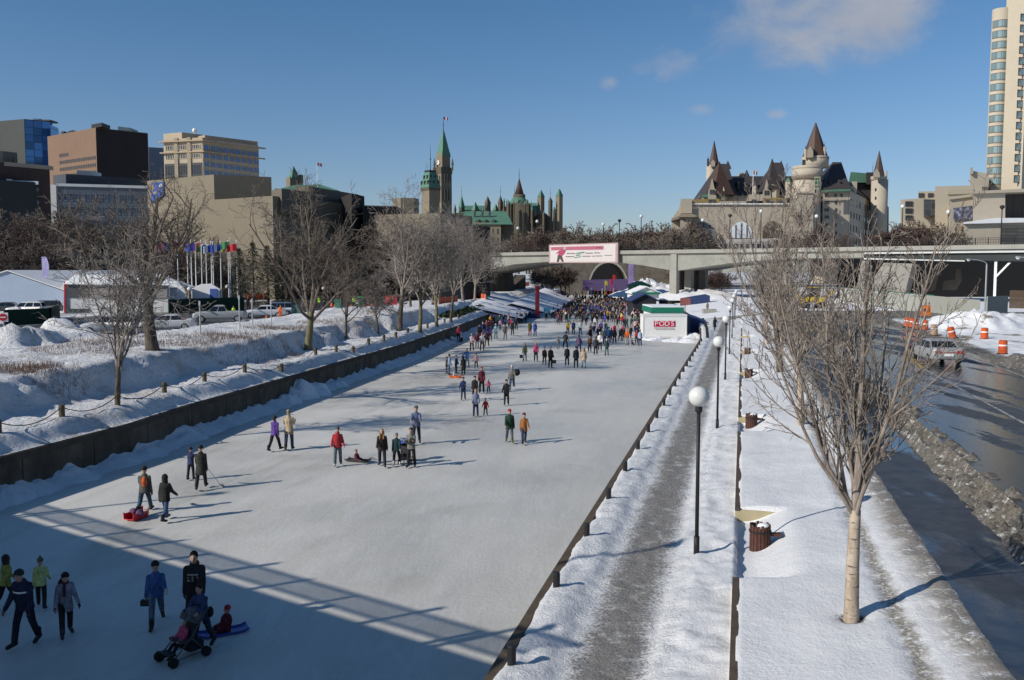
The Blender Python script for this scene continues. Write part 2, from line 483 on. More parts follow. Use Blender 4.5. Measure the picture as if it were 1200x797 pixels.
def geo(a, b, r, mn=.0):
    o = [a]
    while o[-1] < b: o.append(o[-1] + max(mn, (r - 1) * abs(o[-1])))
    o[-1] = b; return o
def sheet(name, us, offs, fn, m, smooth=True):
    """grid of (u, offset) -> xyz"""
    vs = []; nu = len(us); nv = len(offs)
    for u in us:
        for d in offs: vs.append(fn(u, d))
    fs = [(i * nv + j, (i + 1) * nv + j, (i + 1) * nv + j + 1, i * nv + j + 1) for i in range(nu - 1) for j in range(nv - 1)]
    me = bpy.data.meshes.new(name); me.from_pydata(vs, [], fs); me.materials.append(m)
    me.polygons.foreach_set('use_smooth', [smooth] * len(fs)); me.update()
    o = bpy.data.objects.new(name, me); COL.objects.link(o)
    # faces up
    if me.polygons[len(fs) // 2].normal.z < 0: me.flip_normals()
    return tag(o, kind='structure')

# ice ---------------------------------------------------------------
t = NT('canal_ice'); P = t.world()
u_ = t.dot(P, (.2468, .9691, 0)); v_ = t.dot(P, (.9691, -.2468, 0))
along = t.new('ShaderNodeCombineXYZ'); t.put(along.inputs[0], t.math('MULTIPLY', v_, 1.)); t.put(along.inputs[1], t.math('MULTIPLY', u_, .16))
along = along.outputs[0]
streak = t.noise(.5, 6, .62, along, .6); streak2 = t.noise(2.2, 5, .65, along, .4)
patch = t.noise(.11, 5, .55, P, .5); fine = t.noise(5, 5, .75, P); 
dust = t.math('ADD', t.math('MULTIPLY', streak, .35), t.math('MULTIPLY', patch, .65))
side = t.ss(-6, -22, v_)                                  # the left half carries more snow dust
dmask = t.math('MULTIPLY', t.ss(.36, .68, t.math('ADD', dust, t.math('MULTIPLY', fine, .08))), t.math('ADD', .55, t.math('MULTIPLY', side, .4)))
clear = t.mix(t.ss(.3, .7, streak2), (.45, .435, .39), (.495, .475, .43))
clear = t.mix(t.math('MULTIPLY', t.ss(.56, .7, t.noise(.21, 4, .5, P, .8)), .5), clear, (.30, .285, .235))
c = t.mix(dmask, clear, (.615, .595, .555))
yel = t.math('MULTIPLY', t.band(v_, -25, -17, 4), t.ss(.5, .66, t.noise(.35, 5, .6, along, .7)))
c = t.mix(t.math('MULTIPLY', yel, .55), c, (.33, .31, .25))
# skate scratches: thin bright lines at random headings
scr = None
for rot, sc_ in ((.12, 1.0), (-.25, 1.3), (.45, .8), (-.05, 1.8)):
    mv = t.mapv(P, (1.6 * sc_, .10 * sc_, 1), (0, 0, rot + .25))
    w = t.ss(.035, .0, t.voro(1.3, mv, 'DISTANCE_TO_EDGE'))
    scr = w if scr is None else t.math('MAXIMUM', scr, w)
c = t.mix(t.math('MULTIPLY', scr, t.math('MULTIPLY', .30, t.ss(.35, .65, t.noise(.6, 3, .5, P)))), c, (.66, .66, .65))
c = t.mix(t.math('MULTIPLY', t.ss(.5, .68, t.math('ADD', t.math('MULTIPLY', fine, .7), t.math('MULTIPLY', t.noise(22, 3, .7, P), .3))), t.math('ADD', .10, t.math('MULTIPLY', dmask, .4))), c, (.72, .72, .71))
rg = t.rng(dmask, 0, 1, .30, .7)
bm = t.math('ADD', t.math('MULTIPLY', t.noise(7, 6, .75, P), .9), t.math('MULTIPLY', t.noise(.9, 4, .6, P), .5))
M['ice'] = t.done(c, rg, t.bump(bm, .55, .035), .4)

us = [u for u in geo(9, UEND, 1.02)]
sheet('ice', [-40] + us, [0, .25, .5, .75, 1], lambda u, k: (*uv2xy(u, lerp(vl(u) - .3, vr(u) + .3, k)), 0.), M['ice'])

# left bank ---------------------------------------------------------
t = NT('left_bank_snow'); P = t.world()
n1 = t.noise(.5, 6, .6, P); n2 = t.noise(2.6, 6, .65, P); n3 = t.noise(11, 5, .7, P)
c = t.mix(t.ss(.35, .65, n1), (.66, .66, .675), (.74, .74, .745))
dm = NT.math(t, 'MULTIPLY', t.ss(.48, .68, t.noise(.35, 7, .72, P)), .6)
c = t.mix(dm, c, (.36, .30, .24))
M['snowL'] = t.done(c, .8, t.bump(t.math('ADD', t.math('MULTIPLY', n2, .7), t.math('ADD', t.math('MULTIPLY', n3, .35), t.math('MULTIPLY', t.ss(.0, .35, t.voro(2.2, P)), .25))), 1., .26), .2)
offs = [0, .12, .3, .5, .7, .9, 1.1] + [1.1 + .22 * i for i in range(1, 60)] + [14.3 + .5 * i for i in range(1, 26)] + [32, 38, 48, 60, 80, 110]
usL = [-40, -10, 8] + geo(14, 175, 1.0085, .2) + [190, 220, 260, 300, UEND]
sheet('snow_bank', usL, offs, lambda u, d: (*uv2xy(u, vl(u) - d), zleft(u, d)), M['snowL'])

# right bank: strip of snow, foot path, slope, pavement edge --------------
t = NT('right_bank_snow'); P = t.world()
u_ = t.dot(P, (.2468, .9691, 0)); v_ = t.dot(P, (.9691, -.2468, 0))
w1 = t.math('SUBTRACT', t.noise(1.1, 5, .65, P), .5); w2 = t.math('SUBTRACT', t.noise(6, 5, .7, P), .5)
vw = t.math('ADD', v_, t.math('ADD', t.math('MULTIPLY', w1, .55), t.math('MULTIPLY', w2, .35)))
nA = t.noise(2.8, 6, .65, P); nB = t.noise(13, 5, .7, P); nC = t.noise(34, 3, .7, P)
c = t.mix(t.ss(.3, .7, t.noise(.6, 5, .6, P)), (.64, .64, .65), (.70, .70, .705))
slush = t.mix(t.ss(.38, .66, nB), (.165, .15, .13), (.50, .485, .46))
slush = t.mix(t.ss(.50, .66, t.noise(3.5, 5, .7, P)), slush, (.60, .59, .57))
prof = t.math('SUBTRACT', 1., t.math('MULTIPLY', t.math('ABSOLUTE', t.math('ADD', v_, 2.32)), 1.02))
prof = t.math('ADD', t.math('MULTIPLY', prof, 1.5), t.math('ADD', t.math('MULTIPLY', w1, 1.0), t.math('MULTIPLY', t.math('SUBTRACT', nB, .5), 2.2)))
pathm = t.ss(.25, .95, prof)
slush = t.mix(t.ss(.35, .65, nC), (.10, .09, .078), (.30, .28, .255))
slush = t.mix(t.ss(.52, .68, t.noise(3.1, 5, .7, P)), slush, (.44, .425, .40))
c = t.mix(t.math('MULTIPLY', pathm, .93), c, slush)
strm = t.noise(4, 4, .7, t.mapv(P, (1, .18, 1), (0, 0, .25)))
dl = t.math('MULTIPLY', t.band(vw, 2.80, 3.12, .14), t.ss(.34, .52, nB))
c = t.mix(t.math('MULTIPLY', dl, .9), c, (.19, .165, .125))
de = t.math('MULTIPLY', t.ss(3.25, 3.9, vw), t.ss(.36, .52, t.math('ADD', t.math('MULTIPLY', nA, .6), t.math('MULTIPLY', nB, .45))))
c = t.mix(t.math('MULTIPLY', de, .9), c, (.20, .175, .145))
rd = t.ss(5.4, 5.8, v_)
gm = t.math('MULTIPLY', rd, t.ss(.38, .58, t.math('ADD', t.math('MULTIPLY', nA, .55), t.math('MULTIPLY', nB, .45))))
cr_ = t.mix(t.ss(.36, .66, nB), (.085, .073, .058), (.29, .265, .23))
c = t.mix(rd, c, cr_)
c = t.mix(t.math('MULTIPLY', gm, .55), c, (.10, .088, .072))
c = t.mix(t.math('MULTIPLY', rd, t.ss(.54, .66, t.noise(4.5, 6, .75, P))), c, (.60, .59, .57))
pile = t.math('MULTIPLY', t.ss(16.6, 17.6, t.math('ADD', v_, t.math('MULTIPLY', w1, 2.4))), t.band(t.math('ADD', u_, t.math('MULTIPLY', w1, 14)), 62, 116, 4))
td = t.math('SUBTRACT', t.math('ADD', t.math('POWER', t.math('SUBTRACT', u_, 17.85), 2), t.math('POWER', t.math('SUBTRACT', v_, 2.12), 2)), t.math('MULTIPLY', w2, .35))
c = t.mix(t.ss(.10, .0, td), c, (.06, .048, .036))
c = t.mix(pile, c, t.mix(t.ss(.55, .64, t.noise(.45, 6, .6, P)), (.78, .78, .79), (.24, .21, .17)))
hh = t.math('ADD', t.math('MULTIPLY', nA, .5), t.math('ADD', t.math('MULTIPLY', nB, .35), t.math('MULTIPLY', nC, .12)))
rough_area = t.math('ADD', .5, t.math('MULTIPLY', .5, t.math('MAXIMUM', t.band(vw, -4.2, -1.2, .2), t.ss(3.4, 4.2, vw))))
M['snowR'] = t.done(c, .75, t.bump(t.math('MULTIPLY', hh, rough_area), 1., .14), .25)
vsR = [0, .06, .14, .24, .36, .5, .64, .78, .92]
vv = [-3.3 + .1 * i for i in range(24)] + [-.9 + .15 * i for i in range(6)] + [-.06, .0] + [.12 * i for i in range(1, 48)] + [5.75 + .1 * i for i in range(18)] + [7.6, 9, 11, 13, 14.4] + [14.7 + .3 * i for i in range(45)] + [29, 31, 34, 38, 44, 60]
def pr(u, k):
    # columns 0..8 follow the canal edge, the others keep their v
    w = vr(u)
    if k < 0: v = lerp(w, -3.4 if w < -3.9 else w + .6, -k - 1)
    else: v = vv[int(k)]
    return (*uv2xy(u, v), zright(u, v))
usR = [-20, 0, 8] + geo(11, 140, 1.0062, .1)
for a, b in RECESS: usR += [a + .01, b - .01]
usR = sorted(usR)
ks = [-1 - q / .92 for q in vsR] + list(range(len(vv)))
def pr2(u, k):
    if k < 0:
        w = vr(u); v = lerp(w, -3.3 - .05, -k - 1) if w < -3.6 else w
        return (*uv2xy(u, v), zright(u, v))
    return pr(u, k)
sheet('snow_slope', usR, ks, pr2, M['snowR'])
# beyond the near slope: the ground of the far right bank
sheet('far_bank', [139.8, 160, 180, 220, 260, 300, UEND], [0, 4, 10, 20, 40, 70, 110], lambda u, d: (*uv2xy(u, vr(u) + d), lerp(1.4, 2.6, sstep(0, 10, d))), M['snow'])
# the ground out to the horizon, in four pieces round the canal
def gsheet(name, pts, z): 
    mb = MB(); mb.add([(*uv2xy(a, b), z) for a, b in pts], [tuple(range(len(pts)))])
    o = mb.build(name, M['ground']); 
    if o.data.polygons[0].normal.z < 0: o.data.flip_normals()
    return tag(o, kind='structure')
M['ground'] = snow_mat('ground_snow', (.62, .62, .63), .7, .1, .1)
gsheet('ground', [(-40, -5000), (UEND, -5000), (UEND, -170), (-40, -130)], 2.9)
gsheet('ground', [(-40, 55), (-40, 5000), (UEND, 5000), (UEND, 60)], 2.5)
gsheet('ground', [(UEND, -5000), (UEND, 5000), (7000, 5000), (7000, -5000)], 2.7)

# retaining walls -----------------------------------------------------
t = NT('canal_wall_concrete'); P = t.world()
u_ = t.dot(P, (.2468, .9691, 0)); z_ = t.dot(P, (0, 0, 1))
c = t.mix(t.ss(.3, .7, t.noise(.8, 6, .65, P)), (.06, .05, .038), (.125, .105, .08))
st = t.noise(1.2, 5, .7, t.mapv(P, (1, 1, .12)))
c = t.mix(t.math('MULTIPLY', t.ss(.5, .7, st), .7), c, (.035, .03, .026))
jn = t.math('LESS_THAN', t.math('PINGPONG', u_, 2.1), .03)
c = t.mix(jn, c, (.02, .018, .015))
M['wall'] = t.done(c, .9, t.bump(t.noise(5, 5, .7, P), .6, .04), .2)
mb = MB(); pts = [u for u in [-40, 0, 20] + geo(26, 330, 1.04)]
ring = []
for u in pts:
    a = uv2xy(u, vl(u)); b = uv2xy(u, vl(u) - .5)
    ring.append((a, b))
vs = []
for a, b in ring: vs += [(*a, -.1), (*a, ZL - .22), (*a, ZL), (*b, ZL)]
fs = []
for i in range(len(ring) - 1):
    for j in range(3): fs.append((i * 4 + j, i * 4 + j + 1, (i + 1) * 4 + j + 1, (i + 1) * 4 + j))
mb.add(vs, fs)
lw = empty('canal_wall', (*uv2xy(30, vl(30)), 0), 0, 'dark stained concrete canal wall along the left edge of the ice', 'wall')
mb.build('wall_face', M['wall'], lw)
mb = MB()
vs = []
for u in pts:
    a = uv2xy(u, vl(u) + .09); b = uv2xy(u, vl(u) - .4)
    vs += [(*a, ZL - .24), (*a, ZL + .02), (*b, ZL + .02)]
fs = [(i * 3 + j, i * 3 + j + 1, (i + 1) * 3 + j + 1, (i + 1) * 3 + j) for i in range(len(pts) - 1) for j in range(2)]
mb.add(vs, fs); mb.build('coping', mat('dark_coping', (.055, .045, .036), .9, .4, 1.5, .02, 6), lw)

rw = empty('canal_edge_wall', (*uv2xy(16, -4.25), 0), 0, 'low brown canal edge running beside the right snow strip', 'wall')
mb = MB(); vs = []; ptr = [-20, 0, 10] + geo(12, 330, 1.03)
for u in ptr:
    w = vr(u)
    vs += [(*uv2xy(u, w), -.1), (*uv2xy(u, w), ZRW - .2), (*uv2xy(u, w + .3), ZRW - .2)]
fs = [(i * 3 + j, i * 3 + j + 1, (i + 1) * 3 + j + 1, (i + 1) * 3 + j) for i in range(len(ptr) - 1) for j in range(2)]
mb.add(vs, fs); mb.build('wall_face', M['wall'], rw)
mb = MB(); vs = []
for u in ptr:
    w = vr(u); k = .015 * noise.noise((u * .7, 1, 1))
    vs += [(*uv2xy(u, w - .1 + k), ZRW - .22), (*uv2xy(u, w - .1 + k), ZRW + .05), (*uv2xy(u, w + .12), ZRW + .06), (*uv2xy(u, w + .12), ZRW - .2)]
fs = [(i * 4 + j, i * 4 + j + 1, (i + 1) * 4 + j + 1, (i + 1) * 4 + j) for i in range(len(ptr) - 1) for j in range(3)]
mb.add(vs, fs); mb.build('coping', M['coping'], rw)

# snow thrown up along the foot of the left wall ---------------------
def berm(u, k):
    w = vl(u); n = fbm(u * .55, 2., 2., 4); n2 = fbm(u * 1.7, k * 3, 7., 3)
    wd = 1.25 + .55 * n; h = max(.05, .34 + .42 * n)
    d = k * wd
    z = h * (1 - k) ** 1.2 * (1 + .35 * n2) + .02 * (1 - k) - (.01 if k >= 1 else 0)
    return (*uv2xy(u, w + .01 + d), max(z, -.01))
sheet('snow_drift', geo(20, 150, 1.006, .15), [0, .06, .14, .24, .36, .5, .66, .82, 1.0], berm, M['snow_lump'])
# chunks of ploughed snow by the wall (the tall heaps seen beside the dark recess)
def heap(name, c, r, h, seed, m):
    def fn(a, k):
        rr = r * k * (1 + .28 * noise.noise((cos(a) * 1.5, sin(a) * 1.5, seed)))
        x = c[0] + rr * cos(a); y = c[1] + rr * sin(a)
        z = c[2] + h * (1 - k * k) * (1 + .45 * fbm(x * 1.1, y * 1.1, seed, 4)) - .03 * k
        return (x, y, z)
    return sheet(name, [2 * pi * i / 40 for i in range(41)], [0.02, .12, .24, .36, .48, .6, .72, .84, .93, 1.0], fn, m)
for (px, py, r, h) in ((352, 466, 1.5, 1.25), (372, 462, 1.3, .9), (340, 472, 1.1, .7), (398, 452, 1.0, .55), (190, 521, .8, .4), (60, 560, .9, .45), (12, 585, 1.2, .5)):
    p = at_z(px, py, 0); heap('snow_heap', (p.x - .2, p.y, 0), r, h, px * .1, M['snow_lump'])

# the dark lot behind the left bank
t = NT('lot_asphalt'); P = t.world()
c = t.mix(t.ss(.35, .65, t.noise(.7, 6, .65, P)), (.035, .035, .038), (.075, .073, .072)); c = t.mix(t.ss(.56, .68, t.noise(.28, 6, .7, P)), c, (.45, .45, .46))
M['lot'] = t.done(c, t.rng(t.noise(.5, 4, .6, P), .4, .6, .2, .7), None, .4)
sheet('parking_lot', [30] + geo(40, 190, 1.05), [17.2, 19, 22, 26, 30, 36, 44], lambda u, d: (*uv2xy(u, vl(u) - d - .8 * fbm(u * .2, 3, 3) * (d < 18)), 3.2 if d > 17.5 else 3.02), M['lot'])
# pavement and road -----------------------------------------------------
t = NT('wet_pavement'); P = t.world()
u_ = t.dot(P, (.2468, .9691, 0)); v_ = t.dot(P, (.9691, -.2468, 0))
wet = t.ss(.49, .60, t.noise(.5, 5, .6, t.mapv(P, (1, .35, 1), (0, 0, .25))))
c = t.mix(t.ss(.35, .65, t.noise(1.7, 6, .65, P)), (.028, .027, .027), (.055, .052, .05))
c = t.mix(t.math('MULTIPLY', t.ss(.56, .74, t.noise(2.4, 6, .7, P)), .6), c, (.10, .09, .08))
jn = t.math('LESS_THAN', t.math('PINGPONG', u_, .9), .012)
c = t.mix(jn, c, (.02, .02, .02))
M['pavement'] = t.done(c, t.rng(wet, 0, 1, .45, .06), t.bump(t.noise(18, 4, .7, P), .12, .01), .6)
usS = [-10, 0, 6] + geo(10, 140, 1.02)
sheet('pavement', usS, [0, .25, .5, .75, 1], lambda u, k: (*uv2xy(u, lerp(4.15, 5.98, k)), 2.415 + .012 * fbm(u * .4, k * 2, 3)), M['pavement'])
t = NT('wet_asphalt'); P = t.world()
u_ = t.dot(P, (.2468, .9691, 0)); v_ = t.dot(P, (.9691, -.2468, 0))
st = t.mapv(P, (1, .12, 1), (0, 0, .25))
wav = t.math('ADD', t.noise(.55, 5, .6, st), t.math('MULTIPLY', t.noise(2.2, 4, .6, P), .15))
wet = t.math('MULTIPLY', t.ss(.52, .60, t.math('ADD', wav, t.math('MULTIPLY', t.math('SUBTRACT', 1., t.ss(7.2, 9.4, v_)), .14))), 1.)
c = t.mix(t.ss(.35, .65, t.noise(3, 6, .65, P)), (.04, .039, .038), (.07, .068, .066))
c = t.mix(t.math('MULTIPLY', t.ss(.5, .68, t.noise(.7, 6, .65, st)), .6), c, (.078, .075, .072))
c = t.mix(wet, c, (.022, .022, .024))
M['asphalt'] = t.done(c, t.rng(wet, 0, 1, .6, .05), t.bump(t.noise(40, 3, .7, P), .25, .01), .5)
def roadz(u): return ROADZ + lerp(0, -.9, sstep(95, 175, u))
sheet('road', [-10, 0, 6] + geo(10, 260, 1.03), [0, .2, .4, .6, .8, 1], lambda u, k: (*uv2xy(u, lerp(6.6, 15.6, k)), roadz(u)), M['asphalt'])
# road markings (worn)
def worn(name, col):
    t = NT(name); P = t.world()
    a = t.ss(.40, .56, t.noise(4, 6, .7, P))
    return t.done(t.mix(a, (.07, .068, .065), col), .7, None, .3)
M['wline'] = worn('worn_white_line', (.42, .42, .40)); M['yline'] = worn('worn_yellow_line', (.5, .34, .05))
mb = MB()
def strip(mb, u0, u1, v, w, z=.006):
    k = 12
    for i in range(k):
        a = lerp(u0, u1, i / k); b = lerp(u0, u1, (i + 1) / k)
        mb.add([(*uv2xy(a, v - w), roadz(a) + z), (*uv2xy(a, v + w), roadz(a) + z), (*uv2xy(b, v + w), roadz(b) + z), (*uv2xy(b, v - w), roadz(b) + z)], [(0, 1, 2, 3)])
strip(mb, 20, 95, 14.9, .07); tag(mb.build('road_marking', M['wline']), kind='structure')
mb = MB(); strip(mb, 20, 95, 10.35, .06); tag(mb.build('road_marking', M['wline']), kind='structure')
mb = MB()
for a, b in (((1068, 405), (1062, 425)), ((1068, 405), (1071, 424)), ((1071, 424), (1082, 432)), ((1062, 425), (1071, 424))):
    p = at_z(*a, ROADZ + .008); q = at_z(*b, ROADZ + .008); d = (q - p).normalized(); s = Vector((-d.y, d.x, 0)) * .13
    mb.add([p - s, p + s, q + s, q - s], [(0, 1, 2, 3)])
    if mb.v and len(mb.f) and True: pass
o = mb.build('road_marking', M['yline']); tag(o, kind='structure')
for pl in o.data.polygons: pass
# ================================================================== bridges
# the bridge the photograph is taken from: only its shadow is in view
bd = Vector((.817, -.577, 0)); bn = Vector((-.577, -.817, 0))     # along it, and away from the canal
def bp(p, q, z=0): return Vector((-12.8, 12.9, z)) + bd * p + bn * q
near = empty('road_bridge', (-20, 8, 0), 0, 'road bridge the view is taken from, its shadow lying across the ice', 'bridge')
mb = MB()
mb.prism([bp(-70, 0)[:2], bp(3.2, 0)[:2], bp(3.2, 12)[:2], bp(-70, 12)[:2]], 6.3, 7.95)
mb.prism([bp(4.2, 9)[:2], bp(60, 9)[:2], bp(60, 21)[:2], bp(4.2, 21)[:2]], 6.3, 7.1)
mb.build('deck', M['bridge'], near)
mb = MB()
for k in range(-28, 2):
    p = bp(k * 2.1, .25); mb.box(p.x - .07, p.x + .07, p.y - .07, p.y + .07, 7.95, 9.1 + .25 * sin(k * 2.3))
for k in range(480): p = bp(3 - k * .13, .25); mb.box(p.x - .026, p.x + .026, p.y - .026, p.y + .026, 8.33, 8.95)
for zz, th in ((8.35, .04), (8.95, .05)):
    mb.bar(bp(-60, .25, zz), bp(3.1, .25, zz), .12, th)
mb.build('railing', M['black'], near)
for k, (s_, h) in enumerate(((-21.5, 12), (-2.0, 13.5),)):
    lp = empty('bridge_lamp', bp(s_, .6, 7.95), 0, ('black lamp post on the near bridge beside its railing', 'black lamp post on the near bridge, second from the bend')[k], 'street lamp', 'lamps of the near bridge')
    mb = MB(); mb.tube([(0, 0, 0), (0, 0, h - 8)], [.1, .07], 8); mb.build('pole', M['black'], lp, local=True)
    mb = MB(); mb.ell((0, 0, h - 7.75), .25, .25, .25); mb.build('globe', M['opal'], lp, local=True, smooth=True)

# the arched bridge ahead
HP = 13.7
def bpar(px): return at_z(px, 296.4 - .0157 * (px - 560), HP)
B0 = bpar(560); B1 = bpar(1200); BD = (B1 - B0).normalized(); BN = Vector((-BD.y, BD.x, 0))   # BN points away from the camera
if BN.y < 0: BN = -BN
def bs(px):
    """distance along the bridge face seen at picture column px"""
    d = ray(px, 318); n = BN; s = B0.dot(n) / (Vector(d).dot(n)); p = Vector(d) * s
    return (Vector((p.x, p.y, 0)) - Vector((B0.x, B0.y, 0))).dot(BD)
def bpt(s, q=0., z=0.): return Vector((B0.x, B0.y, z)) + BD * s + BN * q
def bz(px, py):
    d = Vector(ray(px, py)); s = B0.dot(BN) / d.dot(BN); return CAMH + d.z * s
ab = empty('arched_bridge', bpt(bs(790), 0, 0), 0, 'long pale concrete bridge with shallow arches over the crowded ice', 'bridge')
SOF = [(440, 330), (520, 327), (560, 318.5), (603, 309.7), (645, 306.6), (690, 305.6), (725, 307.6), (753, 311), (787, 317), (794, 317.2), (836, 311), (880, 305.8), (920, 303.4), (960, 302.4), (1012, 302)]
prof = [(bs(a), bz(a, b)) for a, b in SOF]
top = [(bs(1012), HP - 1.15), (bs(440), HP - 1.15)]
def extr(prof2d, q0, q1, mb):
    n = len(prof2d)
    vs = [bpt(s, q0, z) for s, z in prof2d] + [bpt(s, q1, z) for s, z in prof2d]
    fs = [(i, (i + 1) % n, n + (i + 1) % n, n + i) for i in range(n)] + [tuple(range(n - 1, -1, -1)), tuple(range(n, 2 * n))]
    mb.add(vs, fs)
mb = MB(); extr(prof + top, 0, 20, mb); mb.build('arch_girder', M['bridge'], ab)
mb = MB(); s0, s1 = bs(400), bs(1010)
extr([(s0, HP - 1.12), (s1, HP - 1.12), (s1, HP - .85), (s0, HP - .85)], -.25, 20.2, mb); mb.build('drip_band', mat('shaded_concrete', (.26, .25, .21), .9, .2, .3), ab)
mb = MB(); extr([(s0, HP - .85), (bs(1260), HP - .85), (bs(1260), HP), (s0, HP)], -.6, .1, mb)
extr([(s0, HP - .85), (bs(1260), HP - .85), (bs(1260), HP), (s0, HP)], 20, 20.5, mb); mb.build('parapet', M['concrete_lt'], ab)
mb = MB(); extr([(s0, HP - 1.0), (bs(1260), HP - 1.0), (bs(1260), HP - .8), (s0, HP - .8)], .12, 19.98, mb); mb.build('deck', M['concrete'], ab)
mb = MB()
mb2 = MB()
n = int((bs(1260) - s0) / 2.2)
for i in range(n):
    s = s0 + i * 2.2; p = bpt(s, -.25)
    mb.box(p.x - .06, p.x + .06, p.y - .06, p.y + .06, HP, HP + 1.35)
for zz in (HP + .5, HP + .95, HP + 1.32): mb.bar(bpt(s0, -.25, zz), bpt(bs(1260), -.25, zz), .06, .07)
for i in range(n * 5):
    s = s0 + i * .44; p = bpt(s, -.25); mb.box(p.x - .018, p.x + .018, p.y - .018, p.y + .018, HP + .02, HP + 1.3)
mb.build('railing', M['black'], ab)
mb = MB()
for q in (.2, 8, 16): mb.obox(bpt(bs(790), q)[:2], atan2(BD.y, BD.x), 1.75, 1.6, -.2, bz(790, 317))
mb.build('pier', M['concrete_lt'], ab)
mb = MB(); mb.obox(bpt(bs(790), -.18)[:2], atan2(BD.y, BD.x), 1.5, .4, bz(790, 317), HP - .86); mb.build('pilaster', M['concrete_lt'], ab)
mb = MB()
extr([(bs(772), -.2), (bs(781), -.2), (bs(781), bz(781, 315)), (bs(772), bz(772, 315))], 6, 18, mb); mb.build('rear_pier', M['dkconc'], ab)
mb = MB(); extr([(bs(430), -.2), (bs(556), -.2), (bs(552), bz(560, 317)), (bs(430), bz(520, 324))], .4, 19, mb); mb.build('abutment', M['dkconc'], ab)  # dark concrete here paints the shaded openings under the left arch
# steel approach spans to the right
mb = MB(); extr([(bs(1012), bz(1012, 303)), (bs(1260), bz(1260, 307.2)), (bs(1260), HP - 1.5), (bs(1012), HP - 1.5)], .5, 19, mb); mb.build('steel_girder', mat('dark_girder', (.028, .034, .034), .6, .25, .5), ab)
mb = MB(); extr([(bs(1012), HP - 1.48), (bs(1260), HP - 1.48), (bs(1260), HP - 1.0), (bs(1012), HP - 1.0)], -.1, 1.0, mb); mb.build('fascia', mat('pale_fascia', (.55, .55, .53), .7, .1, 1), ab)
mb = MB(); extr([(bs(1012), bz(1012, 304)), (bs(1130), bz(1130, 306.5)), (bs(1130), bz(1130, 305.2)), (bs(1012), bz(1012, 302.4))], -.1, .45, mb); mb.build('flange', mat('pale_fascia', (.55, .55, .53), .7, .1, 1), ab)
# sloping pier shafts, column and struts under the steel spans
def pface(pts, q0, q1, mb): extr([(bs(a), bz(a, b)) for a, b in pts], q0, q1, mb)
mb = MB(); pface([(1040, 352), (1058, 352), (1068, 309), (1034, 308), (1020, 330), (1026, 352)], .8, 5, mb); mb.build('pier', M['concrete'], ab)
mb = MB(); pface([(1000, 352), (1012, 352), (1012, 303), (1008, 303)], 1, 6, mb); mb.build('pier', M['concrete'], ab)
mb = MB(); pface([(1072, 345), (1082, 341), (1090, 316), (1087, 314), (1084, 326), (1070, 332)], 8, 11, mb); mb.build('pier', M['dkconc'], ab)
mb = MB(); pface([(1092, 341), (1106, 341), (1112, 329), (1110, 315), (1108, 315), (1107, 328), (1093, 330)], 10, 13, mb); mb.build('pier', M['dkconc'], ab)
mb = MB(); pface([(1164, 350), (1167, 350), (1167, 306), (1164, 306)], .9, 1.4, mb); mb.build('column', M['white'], ab)
mb = MB(); pface([(1167, 325), (1167, 322), (1180, 308), (1183, 308)], .9, 1.4, mb); mb.build('strut', M['white'], ab)
# banner board hung on the bridge
bb = empty('billboard', bpt(bs(687), -1.1, bz(687, 308)), 0, 'pink and white banner with a bending skater hung on the arched bridge', 'billboard')
def q3(px, py, q): return bpt(bs(px), q, bz(px, py))
def panel(pts, q0, q1, name, m, par):
    mb = MB(); extr([(bs(a), bz(a, b)) for a, b in pts], q0, q1, mb); return mb.build(name, m, par)
fr = mat('banner_frame', (.42, .29, .28), .7, .1, 1)
panel([(646.5, 308.5), (727, 308.0), (727, 284.5), (646.5, 287.0)], -1.3, -.62, 'frame', fr, bb)
panel([(648.3, 307.2), (724.5, 306.8), (724.5, 286.0), (648.3, 288.3)], -1.36, -1.29, 'sheet', mat('banner_white', (.62, .56, .54), .7, .05, 1), bb)
panel([(649.3, 293.5), (710.5, 292.6), (710.5, 288.2), (649.3, 289.8)], -1.40, -1.35, 'pink_stripe', mat('banner_pink', (.42, .12, .17), .7, .06, 1), bb)
sk = mat('banner_jacket', (.40, .06, .12), .7, .06, 1)
panel([(657.5, 299), (661, 301), (665, 297), (666.5, 293.5), (663, 291.8), (659, 294.5)], -1.44, -1.39, 'jacket', sk, bb)
panel([(655, 297.2), (656.5, 297.2), (660, 294.6), (659, 293.8)], -1.44, -1.40, 'arm', sk, bb)
panel([(656, 306.9), (658.3, 306.9), (659.5, 302.6), (662, 306.9), (664, 306.5), (662, 300), (657.3, 299)], -1.44, -1.39, 'legs', mat('banner_trousers', (.08, .06, .05), .7, .1, 1), bb)
panel([(663.6, 293), (666.4, 292.8), (667.6, 290.6), (665.6, 289.2), (663.8, 290.4)], -1.45, -1.39, 'head', mat('banner_cap', (.35, .36, .34), .7, .1, 1), bb)
gr = mat('banner_green', (.06, .24, .16), .7, .1, 1)
panel([(678.6, 297.6), (687.6, 296.6), (688.2, 295.2), (679.2, 296.4)], -1.44, -1.39, 'emblem', gr, bb)
panel([(678, 299.8), (683, 299.3), (684, 298.2), (678.6, 298.8)], -1.44, -1.39, 'emblem', gr, bb)
panel([(676, 302.4), (684, 301.2), (684, 300.4), (677.4, 301.4)], -1.44, -1.39, 'emblem', gr, bb)
ink = mat('banner_ink', (.10, .08, .08), .7, .1, 1)
rr = random.Random(5)
mb = MB()
